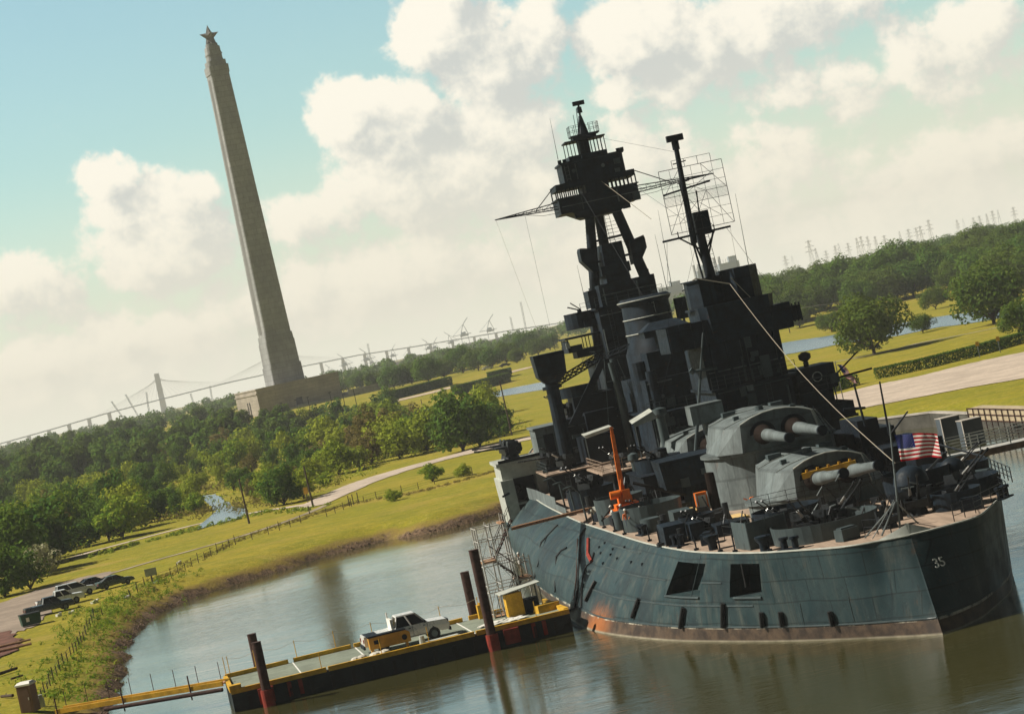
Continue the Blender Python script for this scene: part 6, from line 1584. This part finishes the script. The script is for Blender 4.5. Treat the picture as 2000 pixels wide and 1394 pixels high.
PT = empty('portable_toilet', (0, 0, 0), R(-12), 'tan portable toilet cabin with a white roof at the bottom left', 'toilet cabin')
gx, gy, gz = GL(62, 1393); PT.location = (gx, gy, gz)
TANP = mat('tan_plastic', (.22, .13, .09), .6, var=.1)
MB().b2(-.55, .55, -.58, .58, 0, 2.05).build('cabin', TANP, PT)
MB().prism([(-.62, -.64), (.62, -.64), (.62, .64), (-.62, .64)], 2.05, 2.18).prism([(-.6, -.6), (.6, -.6), (.6, .6), (-.6, .6)], 2.18, 2.32, [(-.5, -.35), (.5, -.35), (.5, .35), (-.5, .35)]).build('roof', WHITE, PT)
dr = MB().b2(-.4, .4, -.62, -.585, .1, 1.95).build('door', mat('brown_plastic', (.17, .10, .075), .6, var=.1), PT); MB().b2(.28, .34, -.66, -.62, .95, 1.15).build('handle', WHITE, dr)
o = MB().b2(-.25, .25, -.2, .2, 0, .7).cyl((0, 0, .7), (0, 0, .95), .22, .2, 10).build('wash_stand', PALE); gx, gy, gz = GL(83, 1385); o.location = (gx, gy, gz); tag(o, 'small grey wash stand next to the toilet cabin', 'wash stand')
# logs, timber and litter on the left bank
for (x, y, l_, r_, a_, lab) in [(22, 1262, 4, .14, .3, 'long reddish timber lying in the dirt yard, upper one'), (18, 1272, 4.5, .16, .25, 'long reddish timber lying in the dirt yard, lower one'), (14, 1316, 2.6, .16, 1.0, 'dark log lying on the grass at the left edge'), (34, 1326, 1.2, .1, .8, 'short pale branch on the grass below the dark log'), (15, 1364, 1.6, .14, 2.4, 'small dark branch near the toilet cabin')]:
    gx, gy, gz = GL(x, y); d_ = Vector((math.cos(a_), math.sin(a_), 0)) * l_ / 2
    o = MB().cyl(-d_, d_, r_, r_ * .8, 9).cyl(d_ * .2, d_ * .4 + Vector((.3, .4, .5)) * r_ * 3, r_ * .4, r_ * .2, 6).build('fallen_log', PLANK if 'red' in lab else BARK); o.location = (gx, gy, gz + r_ + .1); tag(o, lab, 'log')
for i, (x, y) in enumerate([(248, 1170), (183, 1178), (188, 1176), (140, 1198), (115, 1203), (360, 1150), (310, 1156)]):
    gx, gy, gz = GL(x, y); o = MB().box((0, 0, .15), (.6, .4, .25), i).box((.2, .1, .3), (.3, .3, .15), i * 2).build('pale_block', WHITE); o.location = (gx, gy, gz); tag(o, 'small white block lying on the grass bank by the cars', 'block', 'white blocks on the grass bank')

# ------------------------------------------------------------------ fences, posts, hedges, poles
def wire_fence(px, h_, label, name='wire_fence', extra=0):
    W_ = [GL(*p) for p in px]; e = empty(name, W_[0], 0, label, 'fence'); o0 = Vector(W_[0]); pts = []
    for (a_, b_) in zip(W_, W_[1:]):
        a_, b_ = Vector(a_), Vector(b_); n_ = max(1, int((b_ - a_).length / 3.2))
        for k in range(n_): pts.append(a_.lerp(b_, k / n_))
    pts.append(Vector(W_[-1])); pts = [Vector((p.x, p.y, lh(p.x, p.y))) - o0 for p in pts]
    for i, p in enumerate(pts): MB().cyl(p - Vector((0, 0, .3)), p + Vector((0, 0, h_ * (1 + .15 * ((i * 7) % 3 - 1)))), .055, .05, 6).build('post', BARK, e)
    m_ = MB()
    for z in (.35, .65, .95): m_.path([p + Vector((0, 0, h_ * z * .95)) for p in pts], .016, 3)
    m_.build('wire', DARK, e)
wire_fence([(255, 1168), (300, 1150), (335, 1128), (420, 1118), (470, 1108), (535, 1090), (600, 1076), (650, 1061), (700, 1048), (750, 1040), (800, 1030), (865, 1018), (940, 1003)], 1.15, 'low wire fence with wooden posts along the top of the water bank')
wire_fence([(80, 1388), (100, 1345), (118, 1310), (140, 1285), (165, 1252), (186, 1214), (200, 1200)], 1.0, 'old wire fence running through the weeds by the toilet cabin')
def signpost(px, h_, label, panel=None, name='post', cat='post', m_=BARK, r_=.07):
    gx, gy, gz = GL(*px); e = empty(name, (gx, gy, gz), .1, label, cat)
    MB().cyl((0, 0, -.2), (0, 0, h_), r_, r_, 7).build('pole', m_, e)
    if panel: MB().b2(-panel[0] / 2, panel[0] / 2, -.1, -.06, h_ - panel[1], h_).build('sign_panel', panel[2], e)
signpost((302, 1152), 1.9, 'grey rectangular sign board turned away on the fence line', (1.4, .9, PALE), 'sign_board', 'sign')
signpost((602, 982), 2.6, 'yellow signs on posts beside the road junction left of the wood', (.7, 1.1, YELL), 'road_sign', 'sign')
signpost((605, 1004), 1.3, 'dark stub post on the grass beside the dirt path', None)
for (x, y) in [(697, 1052), (705, 1049), (715, 1047)]:
    signpost((x, y), 1.6, 'one of three close wooden posts on the bank top', None, 'bank_post', 'post')
for i, o in enumerate([o for o in bpy.data.objects if o.name.startswith('bank_post')]): o['group'] = 'three posts on the bank'
signpost((1914, 698), 2.6, 'yellow sign on a thin post before the hedge, left one', (.6, .7, YELL), 'road_sign', 'sign', GREY)
signpost((1954, 688), 2.6, 'yellow sign on a thin post before the hedge, right one', (.6, .7, YELL), 'road_sign', 'sign', GREY)
def wood_pole(px, top_py, label, arm=False):
    gx, gy, gz = GL(*px); h_ = (px[1] - top_py) * .977 * gy / FPX
    e = empty('wooden_pole', (gx, gy, gz), 0, label, 'pole'); MB().cyl((0, 0, -.5), (-.1, 0, h_), .17, .12, 8).build('pole_shaft', BARK, e)
    if arm: MB().box((-.1, 0, h_ - .5), (2.2, .15, .18)).build('cross_arm', BARK, e)
wood_pole((487, 1022), 930, 'bare wooden pole by the marsh water in front of the scrub wood'); wood_pole((612, 990), 905, 'bare wooden pole standing behind the yellow road sign')
wood_pole((1000, 850), 738, 'tall wooden pole at the end of the scrub wood near the warship'); wood_pole((828, 805), 778, 'short wooden pole by the reflecting pool beyond the wood'); wood_pole((1543, 650), 600, 'utility pole on the far pond bank beside the warship', True)
def hedge(name, px, wd_, h_, label):
    W_ = [GL(*p) for p in px]; rng = np.random.default_rng(len(label)); V = []
    for (a_, b_) in zip(W_, W_[1:]):
        a_, b_ = np.array(a_), np.array(b_); L_ = np.linalg.norm(b_ - a_); n_ = int(L_ * 420); d_ = (b_ - a_) / L_; nn_ = np.array([-d_[1], d_[0], 0])
        t_ = rng.uniform(0, 1, (n_, 1)); f_ = rng.integers(0, 4, n_)
        off = np.where(f_ == 0, -.5, np.where(f_ == 1, .5, rng.uniform(-.5, .5, n_)))[:, None] * wd_; z = np.where(f_ >= 2, 1.0, rng.uniform(.02, 1, n_))[:, None] * h_
        p = a_ + (b_ - a_) * t_ + nn_ * off + np.array([0, 0, 1]) * z + rng.normal(size=(n_, 3)) * .06
        u_ = rng.normal(size=(n_, 3)); u_ /= np.linalg.norm(u_, axis=1)[:, None]; v_ = np.cross(u_, rng.normal(size=(n_, 3))); v_ /= np.linalg.norm(v_, axis=1)[:, None]
        s_ = .085 if h_ < 2.5 else .2; V.append(np.stack([p - u_ * s_ - v_ * s_, p + u_ * s_ - v_ * s_, p + u_ * s_ + v_ * s_, p - u_ * s_ + v_ * s_], 1).reshape(-1, 3))
    V = np.concatenate(V); o = np_mesh(name, V, np.arange(len(V)).reshape(-1, 4), LEAF_DARK)
    return tag(o, label, 'hedge')
hedge('clipped_hedge', [(1711, 741), (1800, 722), (1900, 697), (1985, 673), (2010, 667)], 1.8, 1.7, 'long dark clipped hedge between the gravel lot and the lawn')
hedge('clipped_hedge', [(1610, 770), (1670, 752)], 1.8, 1.6, 'short piece of dark clipped hedge beside the small flag')
for px, l in [([(885, 772), (930, 762), (990, 746)], 'dark low hedge along the reflecting pool, lower one'), ([(955, 745), (1000, 735)], 'dark low hedge above the reflecting pool, upper one'), ([(760, 782), (880, 752)], 'dark low hedge along the terrace wall right of the tower')]: hedge('clipped_hedge', px, 5, 3.2, l)
# ------------------------------------------------------------------ right bank: seawall, timber quay, mooring blocks, gangway
SW = MB(); pw_ = [(30, 308.5), (36, 304.2), (43, 293.4), (48.2, 285.2), (49.9, 271.2), (53.2, 259.6), (61.5, 236)]
SW.wall(pw_, -1.5, 1.7, .5); o = SW.build('seawall', mat('old_concrete', (.085, .082, .070), .9, var=.35, vscale=.5, fine=.3)); SWC = MB().wall(pw_, 1.7, 1.9, .7).build('coping', CONC, o); tag(o, 'low grey concrete seawall along the far right bank', 'wall')
TQ = empty('timber_quay', (0, 0, 0), 0, 'pale timber quay front with dark upright posts at the right edge', 'quay')
qa, qb = Vector((*G(1895, 817, 1.9), 0)), Vector((*G(2090, 824, 1.9), 0)); qd = (qb - qa).normalized(); qn = Vector((-qd.y, qd.x, 0)); L_ = (qb - qa).length; ya = math.atan2(qd.y, qd.x)
MB().box((qa + qb) / 2 + Vector((0, 0, 2.3)) - qn * 0, (L_, .12, 1.35), ya).box((qa + qb) / 2 + Vector((0, 0, 3.0)) + qn * (-.9 if qn.y < 0 else .9), (L_, 1.6, .1), ya).build('planking', mat('pale_timber', (.40, .33, .22), .9, var=.2, vscale=1.5), TQ)
sgn = -1 if qn.y > 0 else 1
m_ = MB(); n_ = int(L_ / 1.9)
for k in range(n_ + 1): p = qa.lerp(qb, k / n_); m_.cyl(p + qn * sgn * .16 - Vector((0, 0, 1)), p + qn * sgn * .16 + Vector((0, 0, 3.1)), .065, .065, 6)
for z in (1.75, 2.4, 3.05): m_.box((qa + qb) / 2 + qn * sgn * .10 + Vector((0, 0, z)), (L_, .06, .12), ya)
m_.build('quay_post', RUSTM, TQ)
DOLP = mat('dolphin_steel', (.07, .09, .11), .7, var=.2, vscale=.6, rust=.3)
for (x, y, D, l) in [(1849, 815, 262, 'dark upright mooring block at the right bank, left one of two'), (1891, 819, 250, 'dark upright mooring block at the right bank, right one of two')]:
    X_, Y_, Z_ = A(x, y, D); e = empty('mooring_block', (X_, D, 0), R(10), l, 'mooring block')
    MB().b2(-1.05, 1.1, -.9, .9, -3, Z_).build('block_body', DOLP, e); MB().b2(-1.12, -1.06, -.95, -.7, -3, Z_).b2(-1.12, 1.15, -.95, .95, Z_, Z_ + .08).build('lit_edge_strip', CONC, e)  # pale strips paint the sunlit left and top edges
GW = empty('access_pier', tuple(s2w(62, -17.2, 0)), SHIP.rotation_euler.z - math.pi / 2, 'pale grey railed access walkway reaching the ship from the right edge', 'walkway')
# local x runs away from the ship to starboard, y towards the stern... built flat
g_ = MB(); g_.b2(0, 34, -1.3, 1.3, 4.05, 4.3); g_.build('walkway_deck', GALV, GW); MB().b2(0, 34, 1.3, 1.42, 3.75, 4.25).b2(0, 34, -1.42, -1.3, 3.75, 4.25).build('edge_girder', PLANK, GW)
r_ = MB()
for y in (-1.25, 1.25):
    r_.rail([(0, y, 4.3), (34, y, 4.3)], 1.35, 2.6, .035, 5, .06)
r_.build('handrail', PALE, GW)
p_ = MB()
for x in (9, 20, 31):
    for y in (-1.0, 1.0): p_.cyl((x, y, -3), (x, y, 4.05), .25, .25, 10)
p_.build('pier_pile', RUSTM, GW)
# power line near the pond
o = MB().path([Vector(A(1540, 605, 560)), Vector(A(1600, 596, 570)), Vector(A(1660, 590, 590))], .05, 4).build('power_line', GALV); tag(o, 'thin pale power line crossing in front of the right wood', 'power line')

# ------------------------------------------------------------------ flags
def flag(name, p, fly, drop, L_, Hh, label, amp=.09, nx_=26, ny_=26):
    """cloth: hoist at p, rippling; 13 stripes, blue canton and stars as faces of one mesh"""
    f_ = Vector(fly).normalized(); d_ = Vector(drop).normalized(); nn_ = f_.cross(d_).normalized()
    def pt(u, v, lift=0):
        w_ = amp * math.sin(u * 8.5 + v * 2.2) * (.25 + u); w2_ = amp * .5 * math.sin(u * 15 + v * 4)
        return Vector(p) + f_ * (L_ * u * (1 - .05 * u)) + d_ * (Hh * v * (1 - .12 * u) + .10 * L_ * u * u + .03 * math.sin(u * 7)) + nn_ * (w_ + w2_ + lift)
    vs_, fs_, mi = [], [], []
    for j in range(ny_ + 1):
        for i in range(nx_ + 1): vs_.append(pt(i / nx_, j / ny_))
    for j in range(ny_):
        for i in range(nx_):
            fs_.append((j * (nx_ + 1) + i, j * (nx_ + 1) + i + 1, (j + 1) * (nx_ + 1) + i + 1, (j + 1) * (nx_ + 1) + i))
            s_ = int(j / ny_ * 13 + 1e-6); mi.append(2 if (s_ < 7 and i / nx_ < .40) else (1 if s_ % 2 == 0 else 0))
    for r_ in range(9):
        for c_ in range(6 - r_ % 2):
            u = .4 * (c_ + .5 + (.5 if r_ % 2 else 0)) / 6.0; v = (7 / 13) * (r_ + .6) / 9.3
            for lift in (.012, -.012):
                b_ = len(vs_); R_ = .018
                vs_.append(pt(u, v, lift))
                for k in range(10):
                    rr_ = R_ if k % 2 == 0 else R_ * .42; t_ = k * math.pi / 5 - math.pi / 2
                    vs_.append(pt(u + rr_ * math.cos(t_) * Hh / L_, v + rr_ * math.sin(t_), lift))
                for k in range(10): fs_.append((b_, b_ + 1 + k, b_ + 1 + (k + 1) % 10)); mi.append(0)
    o = MB().add(vs_, fs_).build(name, FLAGM, None, False, label, 'flag')
    o.data.polygons.foreach_set('material_index', mi); return o
def cloth(nm, c):
    M = bpy.data.materials.new(nm); M.use_nodes = True; M.node_tree.nodes.clear(); n = NT(M.node_tree)
    d = n.new('ShaderNodeBsdfDiffuse'); d.inputs[0].default_value = (*c, 1); t = n.new('ShaderNodeBsdfTranslucent'); t.inputs[0].default_value = (*c, 1)
    ms = n.new('ShaderNodeMixShader'); ms.inputs[0].default_value = .35; n.l.new(d.outputs[0], ms.inputs[1]); n.l.new(t.outputs[0], ms.inputs[2])
    o = n.new('ShaderNodeOutputMaterial'); n.l.new(ms.outputs[0], o.inputs[0]); return M
FLAGM = [cloth('flag_white', (.88, .85, .80)), cloth('flag_red', (.50, .02, .03)), cloth('flag_blue', (.025, .04, .20))]
h0 = s2w(*Q(1747, 849, 6.5)); flag('national_flag', h0, (.86, -.42, -.05), (.03, 0, -1), 2.62, 1.6, 'large stars and stripes flag flying from the stern flagstaff')
h1 = Vector(A(1634, 712, 206)); flag('national_flag', h1, (.40, -.20, -1.0), (.75, .3, -.25), 1.95, .8, 'small stars and stripes flag hanging beyond the mast tower', .10)
o = MB().cyl((h1.x - .05, h1.y, 5.4), (h1.x - .08, h1.y, h1.z + .3), .05, .04, 6).build('flagstaff', SILV); tag(o, 'slim flagstaff of the small hanging flag on the starboard side', 'flagstaff')

# ------------------------------------------------------------------ orange crane and gear on the ship's deck
def qd(x, y, s): 
    p = Q(x, y, s); return p
KR = empty('spider_crane', tuple(s2w(52.5, 10.9, 6.75)), SHIP.rotation_euler.z, 'orange mobile crane on the port deck with its boom raised straight up', 'crane')
MB().b2(-1.3, 1.0, -1.2, 1.35, -.12, .08).b2(-1.0, .7, -.9, .9, .08, .45).build('crane_base', ORANGE, KR)
MB().b2(-.7, .6, -.5, .55, .45, 1.0).cyl((-.5, 1.15, 1.25), (-.5, .35, 1.25), .32, .32, 14).b2(-.8, -.2, -.4, .2, .9, 1.5).build('crane_body', ORANGE, KR)
b_ = MB(); top = Vector((0, -.12, 6.2)); b0_ = Vector((-.2, .1, 1.0))
b_.box(b0_.lerp(top, .3), (.34, .36, 3.4), 0, 0, .04).box(b0_.lerp(top, .68), (.28, .28, 2.6), 0, 0, .04).box(b0_.lerp(top, .93), (.22, .22, 1.2), 0, 0, .04).cyl(b0_ + Vector((-.35, .3, -.4)), b0_.lerp(top, .25) + Vector((-.2, 0, 0)), .08, .08, 8).bar((-.9, .6, .3), (-.5, .2, 1.6), .08)
b_.build('boom', ORANGE, KR)
MB().cyl(top, top + Vector((0, 0, .25)), .14, .1, 8).build('sheave', BLACK, KR)
MB().bar((.1, -.9, 1.8), (-1.2, -4.6, .1), .14, 6).bar((.1, 1, .4), (-.4, 2.2, -.5), .09).bar((-.8, -.9, .3), (-2.0, -1.8, -.6), .09).build('outrigger', BLACK, KR)
o = MB().prism([(-1.6, -1.9), (1.4, -1.9), (1.4, 1.7), (-1.6, 1.7)], 0, 1.02).build('crane_plinth', DARK); o.location = s2w(52.5, 10.6, 5.6); o.rotation_euler = (0, 0, SHIP.rotation_euler.z); tag(o, 'dark low platform box under the orange crane', 'platform')
def deck_thing(name, mb_, m_, s_, t_, z, label, cat, rz=0., group=None):
    o = mb_.build(name, m_); o.location = s2w(s_, t_, z); o.rotation_euler = (0, 0, SHIP.rotation_euler.z + rz); return tag(o, label, cat, group)
rr = random.Random(6); m_ = MB()
for k in range(7): m_.box((rr.uniform(-.15, .15), rr.uniform(-.2, .2), .04 + k * .05), (2.4, 1.3, .04), rr.uniform(-.12, .12))
deck_thing('plywood_stack', m_, PLY, 46.5, 7.0, 5.6, 'stack of yellow plywood sheets on the deck left of the raised turret', 'plywood')
m_ = MB()
for k in range(4): m_.box((0, rr.uniform(-.1, .1), .05 + k * .06), (3.0, 1.6, .05), rr.uniform(-.1, .1))
deck_thing('plywood_stack', m_, PLY, 50, 6.6, 5.6, 'second loose plywood stack farther up the deck behind the orange crate', 'plywood', .3)
e = empty('orange_crate', tuple(s2w(45.5, 6.1, 6.0)), SHIP.rotation_euler.z, 'upright orange steel crate standing on plywood beside the raised turret', 'crate')
MB().b2(-.4, .4, -.45, .45, 0, 1.3).build('crate_body', ORANGE, e); MB().b2(-.42, -.4, -.3, .3, .2, 1.1).bar((-.45, -.45, 0), (-.45, -.45, 1.3), .05).bar((-.45, .45, 0), (-.45, .45, 1.3), .05).build('crate_frame', PALE, e)
m_ = MB(); m_.cyl((0, 0, 0), (0, 0, 3.0), .5, .5, 14); deck_thing('canvas_roll', m_, CANV, 45.4, 5.0, 5.6, 'tall tan upright tube against the raised turret barbette', 'tube')
for i, (s_, t_) in enumerate([(46.6, 11.7), (45.6, 11.2), (49.0, 11.9)]): deck_thing('red_drum', MB().cyl((0, 0, 0), (0, 0, .88), .29, .29, 14).cyl((0, 0, .4), (0, 0, .46), .31, .31, 14), REDP, s_, t_, 5.6, 'red drum standing on the port deck edge by the workers', 'drum', 0, 'red drums by the workers')
rr = random.Random(9)
for i in range(9): 
    deck_thing('deck_crate', MB().box((0, 0, .3), (rr.uniform(.5, 1), rr.uniform(.5, 1), .6)).box((.1, 0, .68), (.4, .5, .12)), (PALE, GREY, DARK, PLY, RUSTM)[i % 5], 56 + i * 2.0, 12.4 - rr.random() * 1.6, 5.6, 'small tool crate among the clutter on the port deck edge', 'crate', rr.uniform(0, 1), 'crates along the port deck edge')

# ------------------------------------------------------------------ people
SKIN = mat('skin', (.45, .26, .18), .6, var=.05)
def skinned(verts, edges, radii, name, m_, parent):
    me = bpy.data.meshes.new(name); me.from_pydata(verts, edges, [])
    o = bpy.data.objects.new(name, me); COL.objects.link(o)
    bm = bmesh.new(); bm.from_mesh(me); lay = bm.verts.layers.skin.verify()
    bm.verts.ensure_lookup_table()
    for i, v in enumerate(bm.verts): v[lay].radius = (radii[i], radii[i]); v[lay].use_root = (i == 0)
    bm.to_mesh(me); bm.free()
    o.modifiers.new('skin', 'SKIN'); sm = o.modifiers.new('sub', 'SUBSURF'); sm.levels = 1; sm.render_levels = 1
    dg = bpy.context.evaluated_depsgraph_get(); m2 = bpy.data.meshes.new_from_object(o.evaluated_get(dg)); bpy.data.objects.remove(o)
    for p in m2.polygons: p.use_smooth = True
    m2.materials.clear(); 
    for mm in (m_ if isinstance(m_, list) else [m_]): m2.materials.append(mm)
    o = bpy.data.objects.new(name, m2); COL.objects.link(o)
    if parent: o.parent = parent
    return o
def person(loc, rz, label, shirt, trousers, lean=0., arms=((.25, -.1), (.2, -.1)), step=.12, hat=WHITE, hatcol=True, sc=1.):
    e = empty('person', loc, rz, label, 'person'); e.scale = (sc,) * 3
    L = lean; V = [(0, 0, .95), (L * .12, 0, 1.12), (L * .32, 0, 1.34), (L * .45, 0, 1.47), (L * .52, 0, 1.55)]; E = [(0, 1), (1, 2), (2, 3), (3, 4)]; Rr = [.15, .135, .165, .07, .06]
    V += [(L * .60 + .02, 0, 1.64), (L * .62 + .01, 0, 1.74)]; E += [(4, 5), (5, 6)]; Rr += [.095, .085]
    for s_, st2 in ((1, step), (-1, -step)):
        b_ = len(V); V += [(0, .10 * s_, .90), (st2 * .4 + .03, .11 * s_, .50), (st2 - .02, .11 * s_, .09), (st2 + .15, .12 * s_, .04)]; E += [(0, b_), (b_, b_ + 1), (b_ + 1, b_ + 2), (b_ + 2, b_ + 3)]; Rr += [.105, .075, .052, .042]
    for s_, (fw, dn) in ((1, arms[0]), (-1, arms[1])):
        b_ = len(V); sh = Vector((L * .40, .20 * s_, 1.42)); el_ = sh + Vector((fw * .4, .05 * s_, -.27)); ha = el_ + Vector((fw * .9 + .03, -.03 * s_, -.22 + abs(fw) * .35))
        V += [tuple(sh), tuple(el_), tuple(ha)]; E += [(2, b_), (b_, b_ + 1), (b_ + 1, b_ + 2)]; Rr += [.065, .048, .034]
        dv = (ha - el_).normalized(); sd2 = Vector((0, s_, 0)); pl_ = ha + dv * .07; k0 = len(V); V.append(tuple(pl_)); E.append((b_ + 2, k0)); Rr.append(.034)
        for f_, (oy, ln) in enumerate(((-.03, .075), (-.01, .09), (.01, .085), (.03, .065))): V.append(tuple(pl_ + dv * ln + Vector((oy, 0, -.02)))); E.append((k0, len(V) - 1)); Rr.append(.010)
        V.append(tuple(ha + dv * .06 + Vector((.05, 0, .02)))); E.append((b_ + 2, len(V) - 1)); Rr.append(.012)
    o = skinned(V, E, Rr, 'body', [SKIN, shirt, trousers, BLACK], e)
    for p in o.data.polygons:
        z = p.center.z; x = p.center.x
        arm = abs(p.center.y) > .19 and z < 1.42
        p.material_index = 3 if z < .10 else (2 if z < .96 and not (arm and z > .6) else (1 if z < 1.47 and not (arm and z < 1.12) else 0))
    hd = Vector((L * .61 + .015, 0, 1.70))
    MB().lathe([(.105, 0), (.112, .03), (.10, .08), (.06, .12), (.01, .135)], tuple(hd + Vector((-.005, 0, .02))), 14).prism([(hd.x + .06, hd.y - .09), (hd.x + .17, hd.y - .06), (hd.x + .17, hd.y + .06), (hd.x + .06, hd.y + .09)], hd.z + .02, hd.z + .035).build('hat', hat, e, True)
    f_ = MB()
    for y in (.035, -.035): f_.lathe([(.001, -.01), (.011, 0), (.001, .01)], (hd.x + .092, y, hd.z - .03), 6)
    f_.box((hd.x + .095, 0, hd.z - .10), (.012, .05, .012)); f_.build('face_feature', BLACK, e)
    n_ = MB().prism([(hd.x + .08, -.014), (hd.x + .12, 0), (hd.x + .08, .014)], hd.z - .075, hd.z - .03); n_.box((hd.x - .0, .1, hd.z - .05), (.03, .02, .05)).box((hd.x, -.1, hd.z - .05), (.03, .02, .05)); n_.build('nose_and_ears', SKIN, e)
    return e
ORS = mat('orange_cloth', (.60, .16, .05), .9, var=.1); WHS = mat('white_cloth', (.66, .64, .60), .9, var=.08); BLU = mat('blue_cloth', (.03, .045, .09), .9, var=.1); JEAN = mat('denim', (.06, .075, .11), .9, var=.12); TANT = mat('tan_cloth', (.30, .22, .14), .9, var=.1)
zs_ = SHIP.rotation_euler.z
person(s2w(50.2, 12.3, 5.6), zs_ + 1.6, 'worker in a white hard hat and white shirt standing at the port rail', WHS, ORS, .15, ((.3, 0), (.35, 0)))
person(s2w(49.3, 11.7, 5.6), zs_ + 2.4, 'worker in dark blue standing behind the one in the white shirt', BLU, BLU, .1, ((.2, 0), (.25, 0)))
person(s2w(44.6, 12.0, 5.6), zs_ + 2.9, 'worker in an orange vest bending over by the red drums', ORS, JEAN, .55, ((.45, 0), (.4, 0)))
person(s2w(74.5, 12.9, 5.75), zs_ + 2.2, 'worker in a dark shirt leaning on the port bulwark forward of the gangway', BLU, TANT, .3, ((.4, 0), (.3, 0)), hat=BLACK)
person(s2w(57.8, 12.1, 5.6), zs_ + 1.2, 'worker in tan trousers among the crates at the head of the gangway', WHS, TANT, .2, ((.3, 0), (.2, 0)))
pp = SC.matrix_world @ Vector((0, 0, 0)); bpy.context.view_layer.update(); pp = SC.matrix_world @ Vector(((xc_ + xd_) / 2, .2, HT * .35))
person(tuple(pp), BW + .3, 'person in pale clothes standing on the right landing of the scaffold stairs', WHS, TANT, .1, ((.2, 0), (.3, 0)), .06)

# ------------------------------------------------------------------ haze
HM = bpy.data.materials.new('haze_air'); HM.use_nodes = True; HM.node_tree.nodes.clear(); n = NT(HM.node_tree)
pv = n.new('ShaderNodeVolumePrincipled'); pv.inputs['Color'].default_value = (.95, .97, .97, 1); pv.inputs['Density'].default_value = .00012; pv.inputs['Anisotropy'].default_value = 0.0
o_ = n.new('ShaderNodeOutputMaterial'); n.l.new(pv.outputs[0], o_.inputs['Volume'])
hz = MB().b2(-3600, 3600, -60, 7400, -6, 205).build('haze', HM); tag(hz, kind='stuff')
